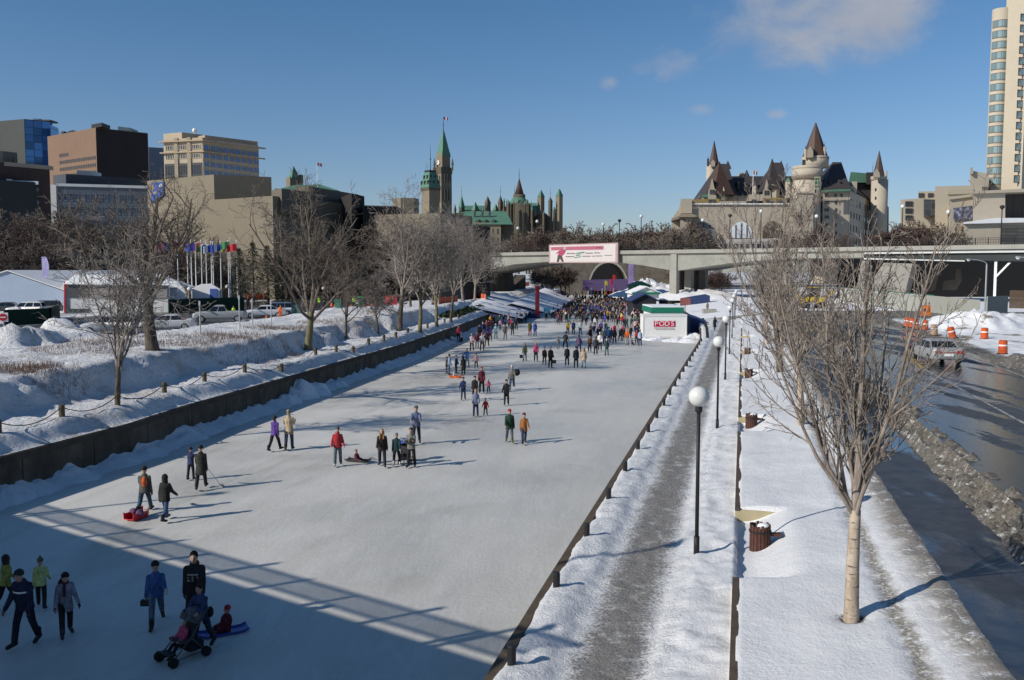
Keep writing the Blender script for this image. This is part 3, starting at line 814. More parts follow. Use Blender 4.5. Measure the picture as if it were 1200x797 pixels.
for (x0, x1, y, h) in ((667.5, 677.5, 297.6, .9), (689.5, 698.5, 297.2, .9), (700, 706.5, 296.9, 1.0), (666.5, 676, 301.2, .8), (685.5, 695.5, 300.7, .8), (697, 700, 300.6, .8), (701.5, 708.5, 300.4, .8), (711.5, 720, 299.6, .6), (702, 708.5, 290.8, .8)):
    x = x0
    while x < x1:
        w = rr.uniform(.35, .75); hh = h * rr.uniform(.7, 1.05)
        extr([(bs(x), bz(x, y)), (bs(x + w), bz(x + w, y)), (bs(x + w), bz(x + w, y - hh)), (bs(x), bz(x, y - hh))], -1.43, -1.40, mb); x += w + rr.uniform(.2, .35)
mb.build('lettering', ink, bb)

# far stone bridge closing the canal
fb = empty('stone_bridge', at_y(712, 350, 335), 0, 'far stone bridge with one dark arch at the end of the canal', 'bridge')
def fq(px, py): p = at_y(px, py, 335); return (p.x, p.z)
arc = [fq(690 + 46 * (1 - cos(pi * k / 14)) / 2, 347 - 39 * sin(pi * k / 14) ** .8) for k in range(15)]
poly = [fq(640, 352)] + [fq(689, 352)] + arc + [fq(737, 352), fq(800, 352), fq(800, 303), fq(640, 303)]
mb = MB(); n = len(poly)
mb.add([(x, 335, z) for x, z in poly] + [(x, 351, z) for x, z in poly], [(i, (i + 1) % n, n + (i + 1) % n, n + i) for i in range(n)])
from mathutils.geometry import tessellate_polygon
for off, yy in ((0, 0), (n, 16)):
    for tr in tessellate_polygon([[Vector((x, z, 0)) for x, z in poly]]): mb.f.append(tuple(i + off for i in tr)); mb.m.append(0)
mb.build('spandrel', M['dkconc'], fb)
mb = MB(); a = arc
ri = [(x, z) for x, z in arc]; cx = sum(p[0] for p in arc) / 15; cz = fq(712, 347)[1]
ro = [(cx + (x - cx) * 1.06, cz + (z - cz) * 1.07) for x, z in arc]
for i in range(14): 
    q = [ri[i], ri[i + 1], ro[i + 1], ro[i]]
    mb.add([(x, 334.8, z) for x, z in q] + [(x, 335.1, z) for x, z in q], [(3, 2, 1, 0), (0, 1, 5, 4), (2, 3, 7, 6)])
mb.build('arch_ring', M['concrete_lt'], fb)
mb = MB(); x0, z0 = fq(670, 352); x1, z1 = fq(760, 300); mb.box(x0, x1, 362, 364, -1, z1); mb.build('arch_shade_sheet', M['black'], fb)  # black sheet standing in for the deep shade inside the arch

# ================================================================== buildings
def fp(z, pts): return [at_z(a, b, z) for a, b in pts]
def quad(A, B, C):
    return [A, B, C, A + C - B]
UNIT = {}
def win_mesh(key, fm, gm, mull=1, rows=1):
    """unit window 1 x 1 m facing -Y, frame + glass; scaled on placing"""
    k = (key, mull, rows)
    if k in UNIT: return UNIT[k]
    mb = MB()
    fwx = .09; mb.box(-.5, -.5 + fwx, -.5, .1, -.5, .5, 0); mb.box(.5 - fwx, .5, -.5, .1, -.5, .5, 0)
    mb.box(-.5 + fwx, .5 - fwx, -.5, .1, .5 - fwx, .5, 0); mb.box(-.5 + fwx, .5 - fwx, -.5, .1, -.5, -.5 + fwx, 0)
    for i in range(1, mull): x = -.5 + i / mull; mb.box(x - .03, x + .03, -.45, .1, -.5 + fwx, .5 - fwx, 0)
    for i in range(1, rows): z = -.5 + i / rows; mb.box(-.5 + fwx, .5 - fwx, -.44, .1, z - .03, z + .03, 0)
    mb.box(-.5 + fwx, .5 - fwx, -.3, .1, -.5 + fwx, .5 - fwx, 1)
    UNIT[k] = mb.mesh('window', [fm, gm]); return UNIT[k]
def put_win(root, me, p, ang, w, h, depth=.25, name='window'):
    return link(name, me, root, Vector(p) - Vector(root.location), ang, (w, depth, h))
def facade(root, me, A, B, z0, z1, cols, rows, wf=.6, hf=.55, skip=None, depth=.3, name='window'):
    """one window object per opening on the wall from A to B (left to right as seen)"""
    A = Vector((A[0], A[1], 0)); B = Vector((B[0], B[1], 0)); d = B - A; L = d.length; ang = atan2(d.y, d.x)
    cw = L / cols; rh = (z1 - z0) / rows
    for r in range(rows):
        for c in range(cols):
            if skip and skip(c, r): continue
            p = A + d * ((c + .5) / cols); p.z = z0 + (r + .5) * rh
            put_win(root, me, p, ang, cw * wf, rh * hf, depth, name)
def wallpanel(root, A, B, z0, z1, off, th, m, name):
    """thin slab standing off a wall; its own frame runs along the wall"""
    A = Vector((A[0], A[1], 0)); B = Vector((B[0], B[1], 0)); d = B - A
    mb = MB(); mb.box(0, d.length, -off - th, -off, 0, z1 - z0)
    o = mb.build(name, m, root, local=True); o.location = Vector((A.x, A.y, z0)) - Vector(root.location); o.rotation_euler = (0, 0, atan2(d.y, d.x))
    return o
def curtain(name, gc, fc, cw, rh, fw=.12, fh=.18, rough=.06, spec=.8, metal=0., band=None):
    """gridded glass: mullions and floor lines laid out in metres along the wall"""
    t = NT(name); sx = t.new('ShaderNodeSeparateXYZ'); t.put(sx.inputs[0], t.co)
    x, z = sx.outputs[0], sx.outputs[2]
    gx = t.math('LESS_THAN', t.math('FLOORED_MODULO', x, cw), fw); gz = t.math('LESS_THAN', t.math('FLOORED_MODULO', z, rh), fh)
    g = t.math('MAXIMUM', gx, gz)
    cell = t.new('ShaderNodeCombineXYZ'); t.put(cell.inputs[0], t.math('FLOOR', t.math('DIVIDE', x, cw))); t.put(cell.inputs[2], t.math('FLOOR', t.math('DIVIDE', z, rh)))
    wn_ = t.new('ShaderNodeTexWhiteNoise'); t.put(wn_.inputs['Vector'], cell.outputs[0])
    v = wn_.outputs['Value']
    gl = t.mix(v, tuple(q * .6 for q in gc), tuple(q * 1.5 for q in gc))
    t.done(t.mix(g, gl, fc), t.math('ADD', t.math('MULTIPLY', g, .5), rough), None, spec, metal)
    return t.m
GW = win_mesh('dark', mat('window_frame', (.12, .11, .1), .6, .1, 3), M['glass_win'])
GWm = win_mesh('dark', M['dkgrey'], M['glass_win'], 3)

# black glass tower at far left
z = 84; c = fp(z, [(-60, 147), (28, 139.5), (61, 142.6)])
b = empty('office_tower', (c[1].x, c[1].y, 0), 0, 'black glass office tower with a blue reflecting side at far left', 'building')
mb = MB(); mb.prism(quad(*c), 2.5, z); mb.build('wall', mat('black_cladding', (.035, .04, .034), .45, .2, .05), b)
wallpanel(b, c[1], c[2], 44, z - .4, .1, .3, curtain('blue_curtain_glass', (.07, .15, .29), (.03, .06, .11), 3.9, 3.6, .22, .22, .12, .8, .75), 'glass_wall')
wallpanel(b, c[1], c[2], 4, 44, .1, .3, curtain('dark_reflection_glass', (.008, .009, .012), (.012, .012, .015), 3.9, 3.6, .25, .25, .35, .3), 'dark_reflection_wall')  # black panel paints the reflection of the dark building beside it
e = fp(81, [(59, 146), (68, 150)]); mb = MB(); mb.prism(quad(e[0], e[1], e[1] + Vector((-6, 14, 0))), 40, 81); mb.build('glass_wing', curtain('blue_curtain_glass2', (.07, .15, .29), (.03, .06, .11), 3.9, 3.6, .22, .22, .12, .8, .75), b)
mb = MB(); pq = c[1] + Vector((-2, 6, 0)); mb.box(pq.x, pq.x + 12, pq.y, pq.y + 8, z, z + .7); mb.build('roof_plant', M['dkgrey'], b)
mb = MB(); p = at_y(44, 140, 470); mb.tube([(p.x - 2, p.y, z), (p.x - 2, p.y, z + 2.5), (p.x + 2, p.y, z + 2.3), (p.x + 2, p.y, z)], .2, 5); mb.build('roof_gantry', M['black'], b)

# low brown and grey blocks in front of it
z = 44; c = fp(z, [(-50, 186), (8, 191), (58, 195.5)])
b = empty('low_brown_building', (c[1].x, c[1].y, 0), 0, 'low dark brown flat-roofed block under the black glass tower', 'building')
mb = MB(); mb.prism(quad(*c), 2.5, z); mb.build('wall', mat('brown_dark', (.05, .035, .032), .8, .2, .05), b)
mb = MB(); mb.prism([c[1] + Vector((-.5, -.8, 0)), c[2] + Vector((.3, -.8, 0)), c[2] + Vector((.3, 2, 0)), c[1] + Vector((-.5, 2, 0))], z - 1, z + .3); mb.build('parapet', mat('pale_edge', (.28, .24, .2), .8, .1, .3), b)
e = fp(48, [(-20, 176), (3, 177), (20, 179)]); mb = MB(); mb.prism(quad(*e), 40, 48); mb.build('penthouse', mat('grey_block', (.09, .095, .09), .8, .2, .1), b)
facade(b, GW, e[1], e[2], 42, 47, 3, 1, .4, .7)

# banded office block: white bands on its left face, dark front
z = 38; c = fp(z, [(-60, 208), (11, 213), (45, 214)])
b = empty('banded_office_block', (c[1].x, c[1].y, 0), 0, 'black and white banded office block at the left edge', 'building')
mb = MB(); mb.prism(quad(*c), 2.5, z); mb.build('wall', mat('near_black_wall', (.018, .02, .024), .5, .2, .1), b)
for k in range(7):
    zz = z - 2.4 - k * 4.2
    wallpanel(b, c[0], c[1], zz - .8, zz + 1, .05, .35, M['white'], 'white_band')
    wallpanel(b, c[1] + Vector((.8, 0, 0)), c[2], zz - .5, zz + .6, .05, .25, mat('blue_grey_band', (.10, .12, .17), .5, .2, .3), 'window_band')
mb = MB(); mb.obox(c[1][:2], .3, 1.6, 1.6, 2.5, z + .8); mb.build('corner_column', M['white'], b)
wallpanel(b, c[1] + Vector((1, 0, 0)), c[2], z - .7, z + .4, .05, .4, M['white'], 'roof_edge')

# brown brick block
z = 69; c = fp(z, [(55.5, 160), (112, 149.6), (173, 156)])
b = empty('brown_brick_building', (c[1].x, c[1].y, 0), 0, 'tall windowless brown brick building, sunlit on its left face', 'building')
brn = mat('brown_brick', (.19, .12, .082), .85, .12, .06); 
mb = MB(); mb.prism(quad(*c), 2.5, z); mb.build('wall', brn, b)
wallpanel(b, c[1], c[2], 3, z - .3, .02, .2, mat('shaded_brick', (.03, .024, .024), .8, .25, .06), 'shaded_side')  # near-black copy of the brick, shade painted onto the right face
d = c[1] - c[0]
facade(b, GW, c[0] + d * .24, c[1] - d * .01, 49, 61.2, 22, 4, .5, .5, lambda q, r: (r == 3 and q > 5), .3)
for k, (f0, f1, hh, mm) in enumerate(((.92, 1.12, 1.6, M['black']), (.30, .36, 1.0, M['black']), (.45, .55, .7, M['black']))):
    mb = MB(); p = c[0] + d * f0; q = c[0] + d * f1; mb.prism([p, q, q + Vector((0, 8, 0)), p + Vector((0, 8, 0))], z, z + hh); mb.build('roof_plant', mm, b)
e = c[2] - c[1]; mb = MB(); p = c[1] + e * .42; q = c[1] + e * .66; mb.prism([p, q, q + Vector((0, 8, 0)), p + Vector((0, 8, 0))], z, z + 1.5); mb.build('roof_plant', mat('pale_plant', (.30, .36, .34), .7, .2, .5), b)

# grey-blue office slab
z = 41; c = fp(z, [(44, 216.5), (66, 216.5), (174, 219.5)])
b = empty('grey_office_slab', (c[1].x, c[1].y, 0), 0, 'long grey blue office slab with rows of small windows below the brown building', 'building')
mb = MB(); mb.prism(quad(*c), 2.5, z); mb.build('wall', mat('grey_blue_wall', (.10, .12, .15), .7, .15, .1), b)
wallpanel(b, c[0], c[1], 12, z, .02, .3, mat('pale_panels', (.36, .37, .37), .8, .12, .2), 'end_wall')
wallpanel(b, c[0], c[1], 4, 24, .3, .3, mat('teal_panel', (.05, .08, .09), .4, .2, .3), 'dark_panel')
GB = win_mesh('blue', mat('grey_frame', (.16, .19, .23), .6, .1, 1), curtain('slab_glass', (.03, .05, .09), (.05, .06, .08), 50, 50), 1)
facade(b, GB, c[1], c[2], 10, 39, 16, 6, .62, .6, None, .25)
wallpanel(b, c[1], c[2], z - .5, z + .5, .05, .3, mat('white_edge', (.55, .57, .58), .7, .1, .4), 'roof_edge')
e = fp(45.5, [(62, 205.5), (77, 203.8), (172, 210)]); mb = MB(); mb.prism(quad(*e), 40, 45.5); mb.build('penthouse', mat('slate_penthouse', (.055, .065, .08), .7, .2, .1), b)
mb = MB(); p = fp(48, [(90, 199.5), (108, 200.5)]); mb.prism([p[0], p[1], p[1] + Vector((0, 8, 0)), p[0] + Vector((0, 8, 0))], 45.4, 48); mb.build('roof_plant', M['steel'], b)

# grey glass sliver
z = 70; c = fp(z, [(160, 174), (174, 172.4), (192, 173.5)])
b = empty('grey_glass_tower', (c[1].x, c[1].y, 0), 0, 'plain grey glass tower peeping out between brown and beige buildings', 'building')
mb = MB(); mb.prism(quad(*c), 2.5, z); mb.build('wall', mat('grey_glass_wall', (.13, .155, .20), .35, .08, .03, spec=.5), b)

# beige office tower
z = 56.5; c = fp(z, [(191.5, 163.5), (237, 161), (303, 171)])
b = empty('beige_office_tower', (c[1].x, c[1].y, 0), 0, 'beige office tower with blue windows rising behind the concrete arts building', 'building')
bg_ = mat('beige_precast', (.40, .33, .24), .8, .1, .08)
mb = MB(); mb.prism(quad(*c), 2.5, z); mb.build('wall', bg_, b)
LW = win_mesh('beige', bg_, M['glass_win'], 4); BW = win_mesh('bluewin', bg_, mat('blue_pane', (.045, .10, .22), .1, .3, .12, spec=.8, metal=.35), 2)
facade(b, LW, c[0], c[1], z - 8.0, z - 1.6, 3, 2, .74, .52, None, .4)
facade(b, win_mesh('darkg', M['dkgrey'], M['glass_dark'], 4, 2), c[0], c[1], z - 18, z - 8.6, 3, 1, .86, .94, None, .4)
facade(b, BW, c[1], c[2], z - 16.9, z - 1.9, 9, 5, .84, .64, None, .4)
for f in (1 / 3, 2 / 3): p = lerp(c[0], c[1], f); mb = MB(); mb.obox(p[:2], 0, 1.3, 1.3, 4, z + .2); mb.build('pilaster', bg_, b)
lg = mat('beige_ledge', (.36, .28, .2), .8, .1, .1)
for zz, k in ((z - 1.3, 1.2), (z - 5.2, .8)):
    wallpanel(b, c[0] - Vector((1, 0, 0)), c[1] + Vector((1, 0, 0)), zz, zz + .45, .05, k, lg, 'ledge'); wallpanel(b, c[1], c[2] + Vector((2, 0, 0)), zz, zz + .45, .05, k, lg, 'ledge')
e = fp(z + 2.6, [(191.5, 157), (213, 155), (285, 164)]); mb = MB(); mb.prism(quad(*e), z, z + 2.6); mb.build('penthouse', bg_, b)
e = fp(z + 1.6, [(232, 159.8), (240, 158.3), (302, 166)]); mb = MB(); mb.prism(quad(*e), z, z + 1.6); mb.build('penthouse', lg, b)
mb = MB(); p = at_y(228, 153, 340); mb.ell((p.x, p.y, p.z), .9, .9, .9, 8, 6); mb.tube([(p.x, p.y, z), (p.x, p.y, p.z)], .15, 5); mb.build('roof_dish', M['white'], b)

# arts centre: blank concrete volumes
nac = mat('aggregate_concrete', (.205, .175, .13), .9, .09, .12, .02, 2); nacd = mat('aggregate_concrete_dark', (.13, .115, .09), .9, .12, .12)
z = 29; c = fp(z, [(172.5, 212), (250.5, 204.6), (318, 207.5)])
b = empty('arts_centre_block', (c[1].x, c[1].y, 0), 0, 'blank beige concrete hall carrying a blue banner, behind the flagpoles', 'building')
mb = MB(); mb.prism(quad(*c), 2.5, z); mb.build('wall', nac, b)
a0 = c[0]; a1 = c[1]; dl = (a1 - a0)
e = [at_z(250.5, 234, 23.5), at_z(319.5, 229.6, 23.5), at_z(430, 241, 23.5)]
mb = MB(); mb.prism([e[0], e[1], e[2], e[2] + Vector((-30, 20, 0)), e[0] + Vector((0, 20, 0))], 2.5, 23.5); mb.build('lower_wall', nac, b)
e2 = fp(28.2, [(304, 206.5), (318.5, 207.2)]); 
e = fp(26.5, [(345, 219), (362, 218), (420, 228)]); mb = MB(); mb.prism(quad(*e), 20, 26.5); mb.build('roof_block', nacd, b)
e = fp(25, [(318, 223), (330, 221), (372, 226)]); mb = MB(); mb.prism(quad(*e), 20, 25); mb.build('roof_block', nacd, b)
e = fp(24.8, [(398, 232), (412, 226.5), (427, 230)]); mb = MB(); mb.prism(quad(*e), 12, 24.8); mb.build('roof_block', mat('dark_block', (.03, .028, .026), .9, .2, .2), b)
# louvred wall
e = fp(22.5, [(425, 240.5), (466, 241.5)]); mb = MB(); nn = 22
for k in range(nn):
    p = e[0].lerp(e[1], k / nn); q = e[0].lerp(e[1], (k + .5) / nn); mb.prism([p, q, q + Vector((0, .6, 0)), p + Vector((0, .6, 0))], 14, 22.5)
mb.build('louvres', mat('louvre_dark', (.05, .048, .045), .8, .2, .3), b)
mb = MB(); mb.prism([e[0] + Vector((0, .7, 0)), e[1] + Vector((0, .7, 0)), e[1] + Vector((0, 9, 0)), e[0] + Vector((0, 9, 0))], 2.5, 22.4); mb.build('rear_wall', mat('dark_block', (.03, .028, .026), .9, .2, .2), b)
# banner on the left end
ban = empty('wall_banner', (a0 + dl * .16), 0, 'blue banner with pale figures hung on the blank concrete wall', 'banner')
def wq(px, py, off=.2):
    d = Vector(ray(px, py)); nrm = Vector((-dl.y, dl.x, 0)); s = (a0 - Vector((0, 0, CAMH))).dot(nrm) / d.dot(nrm); p = Vector((0, 0, CAMH)) + d * s
    nn_ = nrm.normalized(); nn_ = -nn_ if nn_.y > 0 else nn_
    return p + nn_ * off
def bpoly(pts, o0, o1, name, m):
    n = len(pts); mb = MB(); mb.add([wq(a, b_, o0) for a, b_ in pts] + [wq(a, b_, o1) for a, b_ in pts], [(i, (i + 1) % n, n + (i + 1) % n, n + i) for i in range(n)] + [tuple(range(n)), tuple(range(2 * n - 1, n - 1, -1))])
    return mb.build(name, m, ban)
bpoly([(178.3, 214.6), (193.2, 213.2), (193.2, 229), (186, 235), (178.8, 237.5)], .05, .35, 'sheet', mat('banner_blue', (.03, .08, .28), .7, .45, .6))
bpoly([(179, 218), (181.5, 216), (182.6, 220), (181, 224), (179.3, 223)], .35, .42, 'figure', mat('banner_gold', (.40, .24, .10), .7, .3, 1))
bpoly([(188.5, 217), (191, 215), (191.8, 218.5), (190, 220.5), (188.6, 219.8)], .35, .42, 'figure', mat('banner_cream', (.55, .52, .45), .7, .2, 1))
bpoly([(181, 225.5), (186, 224), (186.5, 225.8), (183, 227.8)], .35, .42, 'figure', mat('banner_tan', (.32, .22, .14), .7, .3, 1))

# second arts block with its hexagonal stair tower
z = 20.5; c = fp(z, [(438.5, 252), (516, 249.6), (553.5, 253.5)])
b = empty('concrete_theatre_block', (c[1].x, c[1].y, 0), 0, 'low beige concrete block with a hexagonal stair tower left of the arched bridge', 'building')
mb = MB(); mb.prism(quad(*c), 2.5, z); mb.build('wall', nac, b)
p = at_y(475.5, 233, c[1].y + 12); r = 15.5 / F * p.y
mb = MB(); mb.lathe([(r, 2.5), (r, p.z)], 6, (p.x, p.y, 0), 0, .25); mb.build('stair_tower', nac, b)
e = fp(17.5, [(540, 263.5), (555, 264.2), (574.5, 266)]); mb = MB(); mb.prism(quad(*e), 2.5, 17.5); mb.build('dark_wing', mat('black_wing', (.02, .02, .022), .8, .2, .2), b)

# terraces below it, with snow on the ledges
b = empty('concrete_terrace', at_y(440, 330, 205), 0, 'two-tiered concrete terrace with snowy ledges behind the bare trees', 'terrace')
for px0, px1, pyt, Y, hgt, nm in ((300, 520, 281.5, 206, 3.0, 'upper_parapet'), (290, 480, 297.5, 196, 1.0, 'lower_parapet')):
    p = at_y(px0, pyt, Y); q = at_y(px1, pyt, Y)
    mb = MB(); mb.box(p.x, q.x, Y, Y + 6, p.z - hgt, p.z); mb.build(nm, M['concrete'], b)
    mb = MB(); mb.box(p.x, q.x, Y - .15, Y + 6.2, p.z + .003, p.z + .4); mb.build('ledge_snow', M['roofsnow'], b)
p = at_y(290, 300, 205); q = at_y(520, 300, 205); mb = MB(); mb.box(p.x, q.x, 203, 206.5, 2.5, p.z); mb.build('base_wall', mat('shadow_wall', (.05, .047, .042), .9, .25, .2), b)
for px in (372.5, 384): 
    p = at_y(px, 268 if px < 380 else 266, 204); mb = MB(); mb.obox(p[:2], .2, 1.3, 1.2, 2.5, p.z); mb.build('pylon', M['concrete_lt'], b)

# ---- castle-like buildings: helper pieces
stone = mat('sandstone', (.20, .165, .115), .88, .18, .12, .03, 1.5); stoned = mat('sandstone_dark', (.10, .085, .062), .9, .25, .15, .03, 1.5)
copper = mat('copper_green', (.085, .185, .13), .7, .14, .12); slate = mat('dark_slate', (.05, .042, .042), .6, .15, .1, spec=.4); rust = mat('brown_copper', (.075, .045, .035), .6, .15, .15)
lime = mat('buff_limestone', (.40, .35, .28), .85, .10, .12, .02, 1.0)
def spire(root, px, Y, pt, pb, wt, wb, n, m, name='spire', a0=pi / 4, zlo=None):
    p = at_y(px, pt, Y); zb = at_y(px, pb, Y).z; k = Y / F
    mb = MB(); f = 1 / cos(pi / n) if n <= 8 else 1
    if n == 4 and abs(sin(2 * a0)) < .35: f = 1
    mb.lathe([(wb * k / 2 * f, zb), (max(wt * k / 2 * f, .04), p.z)], n, (p.x, Y, 0), 0, a0); return mb.build(name, m, root, smooth=n > 8)
def shaft(root, px, Y, pt, pb, w, n, m, name='shaft', a0=pi / 4, wt=None):
    return spire(root, px, Y, pt, pb, wt or w, w, n, m, name, a0)
def finial(root, px, Y, pt, pb, w=.8, name='finial', m=None):
    p = at_y(px, pt, Y); zb = at_y(px, pb, Y).z; r = w * Y / F / 2
    mb = MB(); mb.tube([(p.x, Y, zb), (p.x, Y, p.z)], [r, r * .3], 5); mb.ell((p.x, Y, lerp(zb, p.z, .45)), r * 1.7, r * 1.7, r * 1.7, 6, 4)
    return mb.build(name, m or M['black'], root)
def pbox(root, pts, Y, dep, m, name, yaw=0.):
    """extruded outline standing at depth Y"""
    n = len(pts); P = [at_y(a, b_, Y) for a, b_ in pts]
    mb = MB(); mb.add([(p.x, Y, p.z) for p in P] + [(p.x * (Y + dep) / Y, Y + dep, p.z) for p in P], [(i, (i + 1) % n, n + (i + 1) % n, n + i) for i in range(n)])
    for off, rev in ((0, 0), (n, 1)):
        for tr in tessellate_polygon([[Vector((p.x, p.z, 0)) for p in P]]): mb.f.append(tuple(i + off for i in tr)); mb.m.append(0)
    o = mb.build(name, m, root); return o
def hip(root, px0, px1, Y0, Y1, pb, pt, rx0, rx1, m, name='roof'):
    """steep hipped roof: eaves px0..px1 at pb, ridge rx0..rx1 at pt"""
    zb = at_y((px0 + px1) / 2, pb, Y0).z; zt = at_y((px0 + px1) / 2, pt, (Y0 + Y1) / 2).z
    e = [(at_y(px0, pb, Y0).x, Y0, zb), (at_y(px1, pb, Y0).x, Y0, zb), (at_y(px1, pb, Y0).x, Y1, zb), (at_y(px0, pb, Y0).x, Y1, zb)]
    ym = (Y0 + Y1) / 2; r = [(at_y(rx0, pt, ym).x, ym, zt), (at_y(rx1, pt, ym).x, ym, zt)]
    mb = MB(); mb.add(e + r, [(0, 1, 5, 4), (1, 2, 5), (2, 3, 4, 5), (3, 0, 4), (3, 2, 1, 0)]); return mb.build(name, m, root)
def dormer(root, px, Y, pt, pb, w, m1, m2, name='dormer'):
    k = Y / F; p = at_y(px, pt, Y); zb = at_y(px, pb, Y).z; hw = w * k / 2; zm = lerp(zb, p.z, .6)
    mb = MB(); mb.box(p.x - hw, p.x + hw, Y - .5, Y + 5, zb, zm, 0)
    mb.add([(p.x - hw * 1.2, Y - .6, zm), (p.x + hw * 1.2, Y - .6, zm), (p.x, Y - .6, p.z), (p.x - hw * 1.2, Y + 5, zm), (p.x + hw * 1.2, Y + 5, zm), (p.x, Y + 5, p.z)], [(0, 1, 2), (1, 4, 5, 2), (3, 0, 2, 5), (4, 3, 5), (0, 3, 4, 1)], 1)
    return mb.build(name, [m1, m2], root)

# clock tower
RT = pi / 4 - .06
Yp = 690
b = empty('clock_tower', at_y(519, 318, Yp) * Vector((1, 1, 0)) if False else Vector((at_y(519, 318, Yp).x, Yp, 0)), 0, 'tall stone clock tower with a steep green copper spire and a flag', 'tower')
shaft(b, 518.5, Yp, 198.5, 330, 21.5, 4, stone, 'shaft', pi / 4 + RT)
shaft(b, 518.5, Yp, 196.8, 204, 23.0, 4, stoned, 'cornice', pi / 4 + RT)
shaft(b, 519.2, Yp, 180, 198, 16.5, 4, stone, 'clock_stage', pi / 4 + RT)
spire(b, 519.5, Yp, 153, 183.5, 1.8, 17, 4, copper, 'spire', pi / 4 + RT)
spire(b, 519.5, Yp, 178.5, 184, 15.2, 17.6, 4, copper, 'eaves', pi / 4 + RT)
for px in (509.2, 530.2): shaft(b, px, Yp - 2, 193, 200, 1.9, 6, stoned, 'corner_pinnacle'); spire(b, px, Yp - 2, 185, 193, .2, 2.8, 6, stoned, 'pinnacle_cap')
for s_, px in ((-1, 515.2), (1, 523.8)):
    p = at_y(px, 191, Yp - 8); mb = MB(); mb.lathe([(1.75, 0), (1.75, .3), (1.5, .35)], 20); o = mb.build('clock_face', mat('clock_face', (.62, .6, .52), .5, .05, 1), b, local=True)
    th = pi / 4 + RT
    nrm = Vector((cos(th + (pi if s_ < 0 else -pi / 2) - (pi / 4) * 0), 0, 0))
    half = 16.5 * Yp / F / 2 / 1.414
    fa = RT - pi / 2 + (-pi / 2 if s_ < 0 else 0)      # outward angle of the face
    fx, fy = cos(fa), sin(fa)
    o.location = Vector((fx * half, fy * half, at_y(519, 191, Yp).z)); o.rotation_euler = Vector((fx, fy, 0)).to_track_quat('Z', 'Y').to_euler()
    mb = MB(); mb.box(-.12, .12, -.1, 1.3, .36, .46); mb.box(-.9, .1, -.12, .12, .36, .46); h_ = mb.build('clock_hands', M['black'], o, local=True)
finial(b, 519.5, Yp, 137, 154, .9, 'mast')
for z0, z1, nm in ((205, 214, 'belfry_opening'), (222, 236, 'lancet')):
    for s_ in (-1, 1):
        fa = RT - pi / 2 + (-pi / 2 if s_ < 0 else 0); half = 21.5 * Yp / F / 2
        p = Vector((cos(fa) * half, sin(fa) * half, 0)); tdir = Vector((-sin(fa), cos(fa), 0))
        for q in (-2.6, 0, 2.6):
            mb = MB(); za = at_y(519, z1, Yp).z; zb = at_y(519, z0, Yp).z
            mb.obox((p + tdir * q)[:2], fa, .5, 1.3, za, zb); mb.build(nm, M['dkgrey'], b, local=True)
fl = MB(); 
def flagmesh(p, w, h, rot, cols, seed=0):
    """rippled cloth from the mast at p, vertical stripes cols"""
    mb = MB(); n = 12; th = .04
    for i in range(n):
        t0, t1 = i / n, (i + 1) / n; mi = min(len(cols) - 1, int(t0 * len(cols)))
        def P(t, v, s): 
            x = w * t; y = .12 * w * sin(t * 7 + seed) * t + s
            return (p[0] + x * cos(rot) - y * sin(rot), p[1] + x * sin(rot) + y * cos(rot), p[2] + v - .22 * h * t * t)
        vs = [P(t0, 0, -th), P(t1, 0, -th), P(t1, -h, -th), P(t0, -h, -th), P(t0, 0, th), P(t1, 0, th), P(t1, -h, th), P(t0, -h, th)]
        mb.add(vs, [(0, 1, 2, 3), (7, 6, 5, 4), (0, 4, 5, 1), (3, 2, 6, 7), (0, 3, 7, 4), (1, 5, 6, 2)], mi)
    return mb
fred = mat('flag_red', (.55, .03, .04), .7, .1, 1); fwh = mat('flag_white', (.75, .75, .75), .7, .05, 1)
p = at_y(520, 136.8, Yp); o = flagmesh(p, 3.6, 2.1, .5, [fred, fwh, fred]).build_top('flag', [fred, fwh, fred], p); tag(o, 'red and white flag flying above the green clock tower spire', 'flag')

# east block tower with pavilion roof
Ye = 560
b = empty('pavilion_tower', (at_y(504.5, 318, Ye).x, Ye, 0), 0, 'squat stone tower with a steep green pavilion roof in front of the clock tower', 'tower')
A_ = pi / 4 + RT
shaft(b, 504.5, Ye, 222, 330, 21, 4, stone, 'shaft', A_); shaft(b, 504.5, Ye, 220.3, 223.5, 23.5, 4, stoned, 'cornice', A_)
spire(b, 504.3, Ye, 202, 220.5, 13.5, 25, 4, copper, 'roof', A_); shaft(b, 504.3, Ye, 200, 202.2, 14, 4, M['black'], 'cresting', A_)
finial(b, 504.3, Ye, 170, 200, 1.0, 'mast'); 
for px in (499, 500.8, 508): finial(b, px, Ye, 190, 201, .35)
fa = RT - pi / 2 - pi / 2; 
for r_, (zz, cnt, hw) in enumerate((((208), 2, 7.4), ((214.5), 3, 9.6))):
    for side in (-pi / 2, 0):
        fa = RT - pi / 2 + side
        for q in range(cnt):
            k = Ye / F; half = hw * k / 1.414; pz = at_y(504, zz, Ye).z; td = Vector((-sin(fa), cos(fa), 0)); pp = Vector((cos(fa), sin(fa), 0)) * half + td * ((q - (cnt - 1) / 2) * 3.2)
            mb = MB(); mb.obox(pp[:2], fa, 1.4, 1.1, pz - 1.1, pz + 1.1); mb.build('dormer', M['black'], b, local=True)

